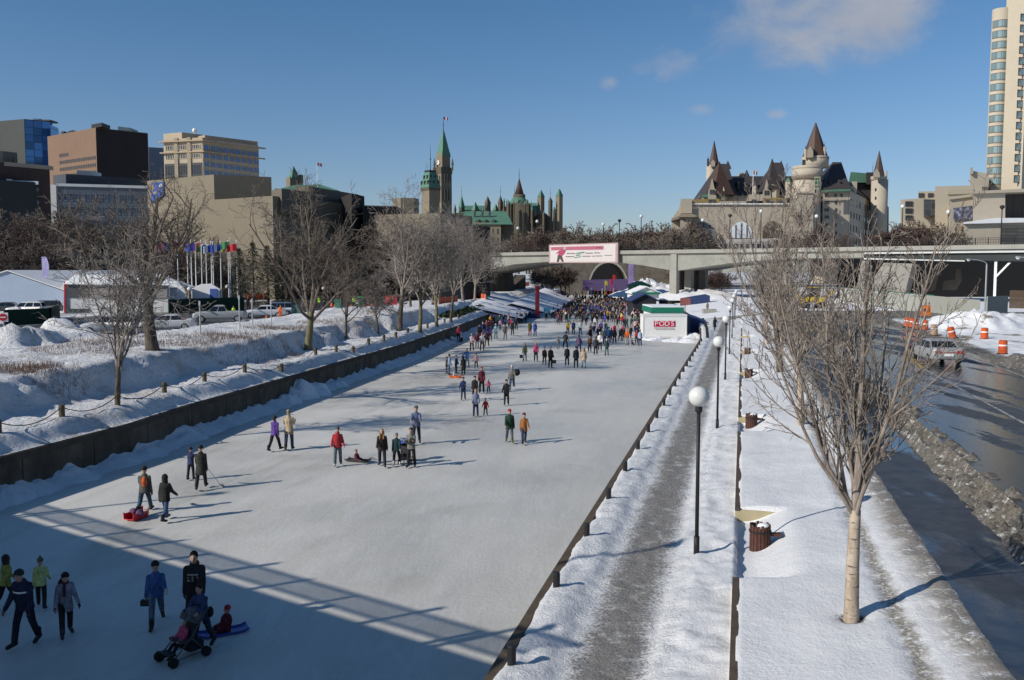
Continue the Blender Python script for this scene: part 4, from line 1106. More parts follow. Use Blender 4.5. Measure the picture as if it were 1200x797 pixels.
# east block: long stone wing with green mansard
Yb = 470
b = empty('mansard_stone_wing', (at_y(590, 318, Yb).x, Yb, 0), 0, 'stone government wing with a long green mansard roof below the library spire', 'building')
pbox(b, [(540, 290), (587, 290), (587, 263), (540, 259)], Yb, 30, stone, 'wall'); pbox(b, [(584, 292), (600, 292), (600, 262), (584, 262)], Yb + 3, 40, stoned, 'side_wall')
hip(b, 536, 601, Yb - 1, Yb + 40, 263, 247.5, 545, 593, copper)
for px in (559.5, 568, 577.5): dormer(b, px, Yb + 2, 255.5, 263, 3.4, stoned, copper)
for px in (556.5, 565.5, 574): shaft(b, px, Yb + 10, 247.5, 257, 2.3, 4, M['dkgrey'], 'chimney')
facade(b, GW, at_y(541, 270, Yb), at_y(586, 270, Yb), at_y(560, 287, Yb).z, at_y(560, 266, Yb).z, 8, 2, .3, .6)

# parliament library and towers beyond
Yl = 640
b = empty('gothic_parliament', (at_y(607, 318, Yl).x, Yl, 0), 0, 'dark gothic parliament cluster with many green pinnacles and a pointed central spire', 'building')
spire(b, 608.5, Yl, 209.5, 229, .8, 11.5, 16, rust, 'library_spire'); shaft(b, 608.5, Yl, 228, 240, 14, 16, stoned, 'lantern'); finial(b, 608.5, Yl, 196, 211, .7)
shaft(b, 608, Yl, 239, 300, 30, 12, stoned, 'library_drum'); spire(b, 608, Yl, 232, 244, 15, 30, 12, copper, 'library_roof')
for k in range(8):
    px = 594 + k * 4.1; shaft(b, px, Yl - 8, 240, 262, 2.0, 4, stoned, 'buttress'); spire(b, px, Yl - 8, 233 + (k % 2) * 2.5, 240.3, .2, 2.8, 4, copper if k % 2 else stoned, 'pinnacle')
for px, pt, pe, w in ((634, 223, 230.5, 8.0), (655.5, 221.5, 229.5, 8.0)):
    shaft(b, px, Yl + 5, pe, 300, w, 4, stone, 'vent_tower', pi / 4 + RT); spire(b, px, Yl + 5, pt, pe + .3, 1.2, w + 1.2, 4, copper, 'tower_roof', pi / 4 + RT)
for px, pt, pe, w in ((645, 231, 236, 5), (571.5, 230, 238, 7), (586.5, 229, 238, 6), (557, 236.5, 246, 8.5), (541, 229, 243, 7), (581, 239, 246, 7), (591, 240, 247, 8)):
    shaft(b, px, Yl + 3, pe, 280, w, 4, stoned, 'turret', pi / 4 + RT); spire(b, px, Yl + 3, pt, pe + .3, .5, w + 1, 4, copper if px in (541, 557, 581) else stoned, 'turret_roof', pi / 4 + RT)
    if px in (645, 586.5, 541): finial(b, px, Yl + 3, pt - 12, pt + 1, .5)
finial(b, 603, Yl, 216, 232, .5)
pbox(b, [(530, 300), (665, 300), (665, 272), (650, 262), (640, 250), (600, 250), (560, 247), (530, 250)], Yl + 12, 40, stoned, 'main_wall')
hip(b, 540, 575, Yl - 2, Yl + 40, 250, 241, 545, 570, copper); hip(b, 612, 633, Yl - 2, Yl + 30, 251, 238, 616, 629, copper)
pbox(b, [(652, 300), (669, 300), (669, 271.5), (664, 271), (664, 267), (659, 267), (659, 271), (652, 271)], Yl - 20, 12, stoned, 'low_wing')
for px in (622, 627, 600): dormer(b, px, Yl - 4, 242, 253, 3, stone, copper)

rk = random.Random(8)
for k in range(26):
    px = rk.uniform(531, 662); pt = rk.uniform(240, 256) - (8 if 590 < px < 630 else 0); w_ = rk.uniform(2, 4.5); q = rk.uniform(-16, -6)
    shaft(b, px, Yl + q, pt + 4, 285, w_, 4, stoned, 'turret', RT + pi / 4); spire(b, px, Yl + q, pt - rk.uniform(0, 4), pt + 4.2, .3, w_ + .8, 4, rk.choice([copper, stoned, slate]), 'turret_roof', RT + pi / 4)
# small green pyramid tower and copper roof behind the arts centre
Yc = 480
b = empty('pyramid_roof_tower', (at_y(344, 318, Yc).x, Yc, 0), 0, 'small stone tower with a green pyramid roof above the arts centre', 'tower')
shaft(b, 342, Yc, 208, 240, 14, 4, stone, 'shaft', pi / 4 + RT); spire(b, 344, Yc, 194.8, 209.5, .6, 15, 4, copper, 'roof', pi / 4 + RT); shaft(b, 352, Yc + 4, 205, 240, 6, 6, stone, 'turret')
b = empty('copper_roofed_hall', (at_y(365, 318, 450).x, 450, 0), 0, 'long hall with a low green copper roof beside the small pyramid tower', 'building')
pbox(b, [(322, 240), (393, 240), (393, 223.5), (322, 221)], 450, 25, stoned, 'wall'); hip(b, 320, 396, 448, 476, 223, 216.5, 347, 376, copper)
p0 = at_y(371.5, 190.5, 452); mb = MB(); mb.tube([(p0.x, 452, 47), (p0.x, 452, p0.z)], [.2, .12], 5); o = mb.build_top('roof_mast', M['white'], (p0.x, 452, 47)); tag(o, 'thin white flag mast on the green copper roof', 'mast')
o = flagmesh(p0, 2.6, 1.6, .6, [fred, fwh, fred], 2).build_top('flag', [fred, fwh, fred], p0); tag(o, 'small red flag on the mast of the green copper roof', 'flag')

# ---------------- castle hotel
Yh = 430
b = empty('castle_hotel', (at_y(946, 318, Yh).x, Yh, 0), 0, 'castle-like limestone hotel with steep slate roofs and round pointed turrets', 'building')
# round main tower
shaft(b, 946, Yh, 208, 305, 32, 28, lime, 'tower_shaft'); shaft(b, 946, Yh, 199, 209.5, 34.4, 28, lime, 'gallery'); shaft(b, 946, Yh, 195.2, 199.3, 34.0, 28, lime, 'gallery_parapet')
mbk = MB(); k = Yh / F; cx = at_y(946, 205, Yh).x
for i in range(30):
    t_ = pi + pi * i / 29; mbk.box(cx + 16.6 * k * cos(t_) - .3, cx + 16.6 * k * cos(t_) + .3, Yh + 16.6 * k * sin(t_) - .3, Yh + 16.6 * k * sin(t_) + .3, at_y(946, 211, Yh).z, at_y(946, 206.5, Yh).z)
mbk.build('corbels', mat('shaded_limestone', (.2, .165, .125), .9, .1, .2), b)
shaft(b, 955.5, Yh + 2, 184, 197, 30, 16, lime, 'upper_drum'); spire(b, 956, Yh + 2, 143.5, 185, .8, 27, 8, rust, 'spire', pi / 8); spire(b, 956, Yh + 2, 182.5, 186.5, 25, 30.5, 16, rust, 'spire_eaves')
pbox(b, [(945.5, 184.5), (953, 184.5), (953, 177), (949.5, 171), (946, 177)], Yh - 5, 6, lime, 'gable')
for px, pt in ((944, 175), (966.5, 172)): shaft(b, px, Yh - 2, pt, 186, 2.6, 6, lime, 'chimney'); finial(b, px, Yh - 2, pt - 5, pt, .6)
pk = at_y(949, 188, Yh - 13)
put_win(b, GWm, (pk.x, Yh - 4.7, pk.z), 0, 1.6, 2.6); pk = at_y(947, 217.5, Yh); 
o = put_win(b, win_mesh('green', lime, mat('green_shutter', (.03, .13, .07), .6, .2, 1), 2, 3), (pk.x, Yh - 13.0, pk.z), 0, 2.7, 5.6)
for px, py in ((955.5, 213), (956, 224), (956, 238)):
    pk = at_y(px, py, Yh - 12); put_win(b, GW, (pk.x, Yh - 11.6 if px < 956 else Yh - 11.5, pk.z), .3, .8, 1.6)
# square annex left of tower
pbox(b, [(934, 300), (953, 300), (953, 226), (934, 226)], Yh - 16, 12, lime, 'annex'); pbox(b, [(933.2, 226.6), (953.6, 226.6), (953.6, 224.4), (933.2, 224.4)], Yh - 16.6, 13, lime, 'annex_cornice')
# right wing, sunlit end
pbox(b, [(964, 305), (994, 305), (994, 224), (964, 224)], Yh - 4, 40, lime, 'wing_wall')
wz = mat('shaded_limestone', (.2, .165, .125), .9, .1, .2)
pbox(b, [(964, 235), (994.3, 235), (994.3, 232.6), (964, 232.6)], Yh - 4.8, 2, lime, 'string_course')
pbox(b, [(963, 225), (997, 224), (997, 221.5), (963, 222.5)], Yh - 6, 44, copper, 'eaves')
hip(b, 965, 997, Yh - 5, Yh + 34, 222, 190, 976, 986, slate)
for px in (973, 983.5): dormer(b, px, Yh - 1, 210.5, 219.5, 2.0, M['dkgrey'], slate)
for i, py in enumerate((229, 237.5, 246, 254.5, 264, 273, 281)):
    for px in ((967.5, 970.2, 979.5) if i else (967.5, 970.2, 979, 986)):
        pk = at_y(px, py, Yh - 4); put_win(b, GW, (pk.x, Yh - 4.1, pk.z), 0, .9, 1.5)
# receding dark side wing
e0 = at_y(994, 300, Yh - 4); e1 = Vector((at_y(1019, 300, Yh + 60).x, Yh + 60, 0)); zt = at_y(1000, 224, Yh).z
mb = MB(); mb.prism([(e0.x, e0.y), (e1.x, e1.y), (e1.x - 20, e1.y + 5), (e0.x - 15, e0.y + 8)], 3, zt); mb.build('side_wing', lime, b)
zr_ = at_y(1000, 207, Yh + 20).z
mb = MB(); mb.add([(e0.x + .5, e0.y - 1, zt), (e1.x + .5, e1.y, zt), (e1.x - 9, e1.y, zr_), (e0.x - 6, e0.y + 10, zr_), (e0.x - 15, e0.y + 8, zt), (e1.x - 20, e1.y, zt)], [(0, 1, 2, 3), (4, 3, 2, 5), (0, 3, 4), (1, 5, 2)]); mb.build('side_roof', slate, b)
facade(b, GW, e0, e1, 14, zt - 2, 8, 5, .28, .5)
shaft(b, 1001, Yh + 4, 213, 226, 5, 4, lime, 'chimney'); shaft(b, 997.5, Yh + 2, 218, 226, 2.5, 4, lime, 'chimney')
pbox(b, [(994.5, 214), (1015, 214), (1015, 203), (997, 201.5)], Yh + 50, 12, copper, 'rear_roof'); pbox(b, [(1015, 216), (1024, 216), (1024, 202), (1015, 202)], Yh + 46, 12, slate, 'rear_roof')
# right round turret
pbox(b, [(996, 246), (1027, 246), (1027, 214), (1022, 213), (996, 213)], Yh + 53, 9, slate, 'rear_roof')  # slate colour stands in for a wall in shade below the rear roofs
shaft(b, 1031, Yh + 40, 211, 305, 18.5, 20, lime, 'turret_shaft'); shaft(b, 1030, Yh + 40, 207, 211.5, 18, 20, lime, 'turret_gallery'); spire(b, 1030.5, Yh + 40, 176.5, 207.5, .4, 12.5, 8, rust, 'turret_roof', pi / 8)
pbox(b, [(1023.5, 208), (1031, 208), (1031, 203), (1027, 197.5), (1023.5, 203)], Yh + 30, 5, lime, 'gable'); shaft(b, 1038.5, Yh + 38, 200, 212, 2.2, 6, lime, 'chimney'); finial(b, 1023, Yh + 35, 190, 202, .5)
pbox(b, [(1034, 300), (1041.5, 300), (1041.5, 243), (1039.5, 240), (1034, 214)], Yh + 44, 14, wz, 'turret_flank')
for i in range(6):
    pk = at_y(1028, 222 + i * 10, Yh + 30); put_win(b, GW, (pk.x, Yh + 40 - 8.0, pk.z), 0, .9, 1.6)
# left: long slate roof range
Yr = Yh + 14
pbox(b, [(822, 262), (936, 262), (936, 228), (822, 230)], Yr, 30, lime, 'range_wall')
mb = MB(); zb = at_y(880, 229, Yr).z; zt2 = at_y(880, 206.5, Yr + 12).z; x0 = at_y(854, 220, Yr).x; x1 = at_y(940, 220, Yr).x
mb.add([(x0, Yr - 1, zb), (x1, Yr - 1, zb), (x1, Yr + 12, zt2), (x0, Yr + 12, zt2), (x0, Yr + 30, zb), (x1, Yr + 30, zb)], [(0, 1, 2, 3), (3, 2, 5, 4), (0, 3, 4), (1, 5, 2)]); mb.build('range_roof', slate, b)
for px in (865, 875.5, 886, 893): dormer(b, px, Yr + 2, 212.5, 222, 2.2, M['dkgrey'], slate)
for px, p0_, p1_, pt, w0 in ((0, 829, 862, 190.5, 0),): hip(b, 826, 864, Yr - 8, Yr + 20, 229, 192, 841.5, 853, rust if False else slate, 'pavilion_roof')
spire(b, 843, Yr - 6, 189.5, 229, .6, 26, 4, rust, 'pavilion_roof', pi / 4 + .3)
hip(b, 893, 926, Yr - 8, Yr + 16, 224, 190.5, 907, 916, slate, 'pavilion_roof'); spire(b, 905, Yr - 9, 186, 222, .5, 17, 4, slate, 'pavilion_roof', pi / 4 + .2); spire(b, 915.5, Yr + 4, 188, 200, .3, 7, 4, slate, 'roof_peak')
spire(b, 853, Yr + 10, 188.5, 198, .5, 7, 4, slate, 'roof_peak'); spire(b, 875, Yr + 16, 199, 208, .5, 7, 6, slate, 'roof_peak'); shaft(b, 868.5, Yr + 16, 203, 208, 6, 4, lime, 'chimney')
shaft(b, 834, Yr + 20, 194, 240, 12.5, 16, lime, 'turret_shaft'); spire(b, 837, Yr + 20, 164.5, 195.5, .4, 12, 8, rust, 'turret_roof', pi / 8); shaft(b, 829.8, Yr + 12, 186, 195, 2, 4, slate, 'chimney'); finial(b, 829.8, Yr + 12, 182, 187, .5)
pbox(b, [(833, 195), (838, 195), (838, 190.5), (836, 187), (833, 190.5)], Yr + 12, 5, lime, 'gable')
for px, pt, pb in ((834.5, 209, 236), (898.5, 210, 232)):
    pbox(b, [(px - 5, pb), (px + 5, pb), (px + 4.5, pt + 13), (px + 3, pt + 12.5), (px + .8, pt + 2), (px, pt), (px - .8, pt + 2), (px - 3, pt + 12.5), (px - 4.5, pt + 13)], Yr - 12, 8, lime, 'stepped_gable')
    for q in (-1.6, 1.6): pk = at_y(px + q, pt + 16, Yr - 12); put_win(b, GW, (pk.x, Yr - 12.1, pk.z), 0, 1.0, 2.2)
for px, pt, pb, w in ((848, 219, 234, 3), (907, 216, 232, 9), (912, 214, 230, 3), (885, 216, 230, 3), (924, 208, 232, 6), (929, 213, 235, 5), (934, 214, 232, 4)):
    shaft(b, px, Yr - 10, pt + 4, pb, w, 6, lime, 'bartizan'); spire(b, px, Yr - 10, pt, pt + 5, .3, w + 1, 6, copper if w > 4 else lime, 'bartizan_cap')
for px0, px1 in ((822, 833), (840, 850), (888, 894)): pbox(b, [(px0, 231), (px1, 231), (px1, 227), (px0, 228.5)], Yr - 10, 4, copper, 'eaves')
p0 = at_y(882.7, 200, Yr - 14); mb = MB(); mb.tube([(p0.x, p0.y, at_y(882.7, 228, Yr - 14).z), p0], [.18, .1], 5); o = mb.build_top('roof_mast', M['white'], (p0.x, p0.y, at_y(882.7, 228, Yr - 14).z)); tag(o, 'thin white flag mast in front of the hotel slate roof', 'mast')
o = flagmesh(p0, 2.6, 1.7, .4, [fred, fwh, fred], 1).build_top('flag', [fred, fwh, fred], p0); tag(o, 'red and white flag in front of the hotel slate roof', 'flag')

# ---------------- former railway station: limestone block with arched windows
Ys = 340
b = empty('limestone_station', (at_y(865, 318, Ys).x, Ys, 0), 0, 'broad limestone hall with three arched windows below the castle hotel', 'building')
pbox(b, [(787, 300), (940, 300), (940, 239.5), (811, 238.5), (811, 233), (798, 233), (796, 244), (787, 257)], Ys, 40, lime, 'wall')
pbox(b, [(811.5, 239.6), (925, 239.6), (925, 238.2), (811.5, 238.2)], Ys - .8, 1.2, M['roofsnow'], 'roof_edge_snow')
pbox(b, [(797, 300), (811, 300), (811, 255), (797, 255)], Ys - 2.5, 4, lime, 'pylon'); pbox(b, [(795, 254.5), (813, 254.5), (818, 253.5), (811.5, 250.5), (797, 250.5)], Ys - 4, 6, mat('cornice_stone', (.30, .25, .19), .9, .1, .2), 'cornice')
pbox(b, [(786.5, 259), (797, 256), (797, 252.5), (787, 256)], Ys - 3, 5, mat('cornice_stone', (.30, .25, .19), .9, .1, .2), 'cornice'); pbox(b, [(926, 252), (938, 252), (938, 249.5), (924, 249.5)], Ys - 3, 5, mat('cornice_stone', (.30, .25, .19), .9, .1, .2), 'cornice')
pbox(b, [(798, 250), (811, 250), (811, 233), (798, 233)], Ys - 1.5, 3, lime, 'parapet_block'); pbox(b, [(926, 249), (938, 249), (938, 232), (926, 232)], Ys - 1.5, 3, lime, 'parapet_block')
for pts, m_ in (([(803, 238), (843, 238), (843, 233), (803, 234)], mat('yellow_brick', (.27, .20, .08), .9, .2, .3)), ([(843, 238), (895, 238), (895, 235.5), (843, 236)], lime), ([(895, 238), (922, 238), (922, 232), (895, 232)], mat('yellow_brick', (.27, .20, .08), .9, .2, .3)), ([(874, 238), (894, 238), (894, 228), (877, 228)], lime)):
    pbox(b, pts, Ys + 8, 20, m_, 'roof_block')
for px in (831, 834, 837, 882, 884.5, 899, 902, 904.5, 911, 914, 916.5): pk = at_y(px, 235.5, Ys + 8); put_win(b, GW, (pk.x, Ys + 7.9, pk.z), 0, .8, 1.1)
def archwin(px, w, pt, pb, gm, Y=Ys):
    k = 12; pts = [(px - w / 2, pb)] + [(px - w / 2 * cos(pi * i / k), lerp(pb, pt, .35 + .65 * sin(pi * i / k)) if False else pt + (pb - pt) * .75 * (1 - sin(pi * i / k))) for i in range(k + 1)] + [(px + w / 2, pb)]
    o = pbox(b, pts, Y - .25, .5, gm, 'arched_window')
    for q in (-.25, 0, .25): 
        P0 = at_y(px + q * w, pb, Y - .3); P1 = at_y(px + q * w, pt + 1.5 + abs(q) * 8, Y - .3); mb = MB(); mb.box(P0.x - .15, P0.x + .15, Y - .45, Y - .2, P0.z, P1.z); m_ = mb.build('mullion', M['dkgrey'], b)
archwin(824, 30, 260, 281, mat('arch_glass_grey', (.16, .165, .165), .35, .35, .2)); archwin(868.5, 26, 260, 279, mat('arch_glass_bright', (.62, .66, .7), .3, .1, .3)); archwin(905.5, 24, 259, 279, mat('arch_glass_brown', (.10, .07, .05), .3, .4, .2))
mb = MB(); 
pbox(b, [(812, 300), (935, 300), (935, 279), (812, 281)], Ys - 5, 4, mat('pale_lower_storey', (.42, .40, .38), .85, .15, .3), 'lower_storey')
facade(b, GW, at_y(815, 290, Ys - 5), at_y(930, 290, Ys - 5), at_y(870, 296, Ys - 5).z, at_y(870, 283, Ys - 5).z, 18, 1, .5, .6)

# ---------------- right hand: shopping centre blocks and the hotel tower
cr_ = mat('cream_precast', (.45, .395, .31), .85, .08, .1, .01, 2); crd = mat('grey_cream', (.42, .37, .29), .85, .1, .1, .01, 2)
Yw = 290
b = empty('hotel_tower', (at_y(1175, 318, Yw).x, Yw, 0), 0, 'tall cream hotel tower with stacked curved bay windows at the right edge', 'building')
pq = [at_y(px, 220, Y_) for px, Y_ in ((1173, Yw), (1197, Yw - 6), (1215, Yw - 2), (1240, Yw + 30), (1190, Yw + 40))]
mb = MB(); mb.prism([(p.x, p.y) for p in pq], 3, at_y(1180, 8, Yw).z); mb.build('wall', cr_, b)
mb = MB(); mb.prism([(p.x + 1, p.y + 3) for p in pq], at_y(1180, 8, Yw).z, at_y(1180, -18, Yw).z); mb.build('penthouse', cr_, b)
kx = Yw / F; cxb = at_y(1171, 220, Yw).x; zts = at_y(1166, 8, Yw).z
rb = 9.5 * kx
mb = MB(); mb.lathe([(rb, 3), (rb, zts)], 20, (cxb, Yw + 3.0, 0)); mb.build('bay', cr_, b, smooth=True)
gb = curtain('bay_glass', (.20, .28, .29), (.06, .05, .045), 1.3, 1000, 0, 0, .12, .5)
fl_h = (at_y(1166, 26, Yw).z - at_y(1166, 187, Yw).z) / 13
for i in range(16):
    zc = at_y(1166, 26.5, Yw).z - i * fl_h
    mb = MB(); N = 10
    for j in range(N):
        t0 = pi + .1 + (pi / 2 + .35) * j / N; t1 = pi + .1 + (pi / 2 + .35) * (j + 1) / N; r0 = rb + .12
        def Q(t, r, z_): return (cxb + r * cos(t), Yw + 3.0 + r * sin(t), z_)
        h2 = fl_h * .30; mi = 1 if j % 3 == 0 else 0
        vs = [Q(t0, r0, zc - h2), Q(t1, r0, zc - h2), Q(t1, r0, zc + h2), Q(t0, r0, zc + h2), Q(t0, r0 - .3, zc - h2), Q(t1, r0 - .3, zc - h2), Q(t1, r0 - .3, zc + h2), Q(t0, r0 - .3, zc + h2)]
        mb.add(vs, [(0, 1, 2, 3), (3, 2, 6, 7), (1, 0, 4, 5), (0, 3, 7, 4), (2, 1, 5, 6)], 0)
        if mi: 
            ta = t0 + .02; mb.add([Q(t0, r0 + .04, zc - h2), Q(ta, r0 + .04, zc - h2), Q(ta, r0 + .04, zc + h2), Q(t0, r0 + .04, zc + h2)], [(0, 1, 2, 3)], 1)
    # sill and head frame
    for zz in (zc - fl_h * .30 - .12, zc + fl_h * .30):
        vs = []
        for j in range(N + 1): t0 = pi + .1 + (pi / 2 + .35) * j / N; vs += [Q(t0, rb + .2, zz), Q(t0, rb + .2, zz + .12)]
        mb.add(vs, [(2 * j, 2 * j + 2, 2 * j + 3, 2 * j + 1) for j in range(N)], 1)
    mb.build('bay_window', [gb, mat('brown_frame', (.10, .06, .05), .6, .1, 1)], b)
    pk = at_y(1200.5, 26, Yw - 7); put_win(b, win_mesh('baywin', mat('brown_frame', (.10, .06, .05), .6, .1, 1), gb, 1), (pk.x + .5, Yw - 5.5, zc), .2, 2.2, fl_h * .72)

Yq = 240
b = empty('cream_shopping_centre', (at_y(1120, 318, Yq).x, Yq, 0), 0, 'stepped cream concrete shopping centre with few windows left of the hotel tower', 'building')
pbox(b, [(1055.5, 312), (1100, 312), (1100, 231.5), (1055.5, 234)], Yq + 30, 30, cr_, 'wall')
pbox(b, [(1076, 236), (1096, 236), (1096, 224), (1076, 224.5)], Yq + 38, 12, cr_, 'upper_storey')
for px in (1079.5, 1090.5): pk = at_y(px, 229, Yq + 38); put_win(b, GWm, (pk.x, Yq + 37.9, pk.z), 0, 1.5 * 1.1, 1.3)
for i in range(3):
    pk = at_y(1065, 239 + i * 8.2, Yq + 30); put_win(b, GWm, (pk.x, Yq + 29.9, pk.z), 0, 2.2, 1.5)
pbox(b, [(1082.5, 253), (1098, 252), (1098, 234), (1082.5, 233.5)], Yq + 24, 8, win_mesh and curtain('bay_dark_glass', (.025, .035, .05), (.08, .08, .08), 2.0, 1.9, .12, .12), 'glazed_bay')
pbox(b, [(1095, 312), (1151, 312), (1151, 217), (1096, 218.5)], Yq + 20, 30, cr_, 'wall'); pbox(b, [(1137, 219), (1159, 219), (1159, 202.5), (1155, 203), (1141, 200.5), (1137, 201)], Yq + 34, 30, cr_, 'tower_block')
pbox(b, [(1137, 204), (1140.5, 204), (1140.5, 197), (1139, 195.5), (1137, 197)], Yq + 33, 3, crd, 'chimney')
pbox(b, [(1110, 228), (1141, 227), (1141, 221.5), (1110, 222.5)], Yq + 19.6, .6, crd, 'inset_panel')
pbox(b, [(1113, 312), (1141, 312), (1141, 229), (1113, 233)], Yq, 24, crd, 'front_block'); pbox(b, [(1112.5, 234), (1142, 230), (1142, 227), (1112.5, 231)], Yq - .6, 26, cr_, 'coping')
pbox(b, [(1140, 312), (1178, 312), (1178, 225), (1140, 226)], Yq - 4, 24, cr_, 'front_block'); pbox(b, [(1139.5, 227), (1240, 223.5), (1240, 219.5), (1139.5, 224)], Yq - 5, 26, crd, 'coping')
pbox(b, [(1178, 312), (1240, 312), (1240, 222), (1178, 225)], Yq + 1, 24, curtain('dark_louvre', (.06, .055, .05), (.035, .03, .028), 2.5, 30, .15, .1, .5, .3), 'dark_wall'); pbox(b, [(1130, 312), (1240, 312), (1240, 259), (1130, 262)], Yq - 12, 8, crd, 'podium'); pbox(b, [(1129, 262.4), (1240, 259.6), (1240, 255.5), (1165, 255.5), (1129, 260.5)], Yq - 13, 10, M['roofsnow'], 'roof_snow')
pbox(b, [(1173, 290), (1240, 290), (1240, 265), (1173, 265)], Yq - 12.4, .6, curtain('grey_louvre', (.07, .068, .065), (.05, .048, .045), 3, .8, .1, .2, .5, .3), 'louvred_panel')
mur = NT('mural'); mv = mur.voro(.9); mur.done(mur.mix(mur.ss(.1, .6, mv), (.32, .34, .42), (.05, .06, .12)), .7)
o = pbox(b, [(1117.5, 258.5), (1139.5, 257.5), (1139.5, 241), (1117.5, 244)], Yq - .5, .4, mur.m, 'mural_panel')
# near-black wall added behind the approach spans for the shade there
b = empty('underpass_shade_wall', (at_y(1100, 318, Yq - 24).x, Yq - 24, 0), 0, 'dark concrete wall closing the shaded space under the right bridge spans', 'wall')
p = at_y(985, 318, Yq - 24); q = at_y(1235, 318, Yq - 24); mb = MB(); mb.box(p.x, q.x, Yq - 24, Yq - 22, -1, 12.2); mb.build('wall_face', mat('underpass_shade', (.012, .012, .013), .9, .2, .2), b)
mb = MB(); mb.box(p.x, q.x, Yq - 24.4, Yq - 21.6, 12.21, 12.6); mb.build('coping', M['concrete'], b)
# ================================================================== street furniture on the right bank
def ground_hit(px, py, fn, z0=2.0):
    z = z0
    for _ in range(25):
        p = at_z(px, py, z); u, v = xy2uv(p.x, p.y); z = lerp(z, fn(u, v), .7)
    p = at_z(px, py, z); return p
GR = lambda px, py: ground_hit(px, py, lambda u, v: zright(u, v) if v < 5.9 or v > 15 else (roadz(u) if v > 7 else zright(u, v)))
GL = lambda px, py, z0=3.0: ground_hit(px, py, lambda u, v: zleft(u, max(0, vl(u) - v)), z0)
def zl_at(x, y):
    u, v = xy2uv(x, y); return zleft(u, max(0, vl(u) - v))

# globe lamps along the foot path
pole_m = MB(); pole_m.tube([(0, 0, 0), (0, 0, .45)], [.075, .07], 10); pole_m.tube([(0, 0, .45), (0, 0, 3.6)], [.05, .045], 10)
pole_me = pole_m.mesh('pole', M['black'], smooth=True)
col_me = MB().lathe([(.05, 3.56), (.09, 3.62), (.09, 3.72), (.06, 3.76)], 12).mesh('collar', M['black'])
glo = MB().ell((0, 0, 3.98), .255, .255, .255, 24, 16); glo_me = glo.mesh('globe', M['opal'], smooth=True)
LAMPL = ['white globe lamp on a black pole, nearest beside the slushy foot path', 'second white globe lamp post along the foot path', 'third white globe lamp post along the foot path', 'fourth white globe lamp post along the foot path',
         'fifth white globe lamp post along the foot path', 'sixth white globe lamp post along the foot path', 'seventh globe lamp post along the foot path, near the bridge', 'farthest globe lamp post of the foot path row']
for i in range(8):
    u = 22.7 + 18.9 * i; x, y = uv2xy(u, -1.0)
    z = zright(u, -1.0) if u < 139 else 1.5
    o = empty('globe_lamp', (x, y, z - .02), 0, LAMPL[i], 'street lamp', 'globe lamps along the foot path')
    link('pole', pole_me, o); link('collar', col_me, o); link('globe', glo_me, o)

# planters: low walls with coping holding the snowy slope
PL = [(8, 20.2), (26.3, 39.1), (43.5, 58.9), (63.4, 76), (80, 95), (99, 112)]
PLL = ['nearest low planter wall at the bottom edge beside the snow', 'second planter wall with a sunlit beige end, between the two nearest litter bins', 'third planter wall with beige end beyond the second bin', 'fourth planter wall holding the snow along the path', 'fifth small planter wall along the path', 'farthest planter wall along the path, near the bridge']
beige = mat('planter_concrete', (.40, .34, .21), .85, .15, .6, .01, 4)
for (a, b_), lab in zip(PL, PLL):
    x, y = uv2xy(b_ if b_ < 21 else a, 0)
    o = empty('planter_wall', (x, y, 1.3), 0, lab, 'planter', 'planter walls along the foot path')
    def Q(u, v): return uv2xy(u, v)
    mb = MB(); mb.prism([Q(a, -.09), Q(a, .0), Q(b_, .0), Q(b_, -.09)], 1.2, 1.86)
    mb.prism([Q(a, .002), Q(a, 1.15), Q(a + .14, 1.15), Q(a + .14, .002)], 1.2, 1.88); mb.prism([Q(b_ - .14, .002), Q(b_ - .14, 1.15), Q(b_, 1.15), Q(b_, .002)], 1.2, 1.88)
    mb.build('wall', beige, o)
    mb = MB(); mb.prism([Q(a - .02, -.10), Q(a - .02, .035), Q(b_ + .02, .035), Q(b_ + .02, -.10)], 1.862, 1.94)
    mb.build('coping', M['coping'], o)

# slatted litter bins
BL = ['red brown slatted litter bin in the snow, nearest, beside the first planter', 'red brown litter bin half buried behind the second planter', 'small red brown litter bin farther along the planters', 'farthest litter bin along the planter row']
for i, (u, v) in enumerate(((23.6, .55), (42.3, .5), (62.3, .5), (79.0, .5))):
    x, y = uv2xy(u, v); z = zright(u, v) - .07
    o = empty('litter_bin', (x, y, z), -.2 + .1 * i, BL[i], 'litter bin', 'litter bins between the planters')
    o.scale = (.86,) * 3; mb = MB()
    for k in range(18):
        t_ = 2 * pi * k / 18; mb.obox((.29 * cos(t_), .29 * sin(t_)), t_ + pi / 2, .085, .025, 0, .78 + .02 * (k % 3))
    mb.build('slats', M['wood_red'], o, local=True)
    mb = MB(); mb.lathe([(.26, .02), (.26, .7)], 16); mb.build('liner', M['black'], o, local=True)
    mb = MB(); mb.lathe([(.275, .58), (.33, .58), (.33, .63), (.275, .63)], 18); mb.build('hoop', M['black'], o, local=True)
    if i < 3:
        mb = MB(); mb.box(.30, .62, -.1, .1, .48, .56); mb.build('bracket', M['wood_red'], o, local=True)
        mb = MB(); mb.ell((.1, 0, .74), .2, .2, .1, 12, 6); mb.build('snow_cap', M['roofsnow'], o, local=True, smooth=True)

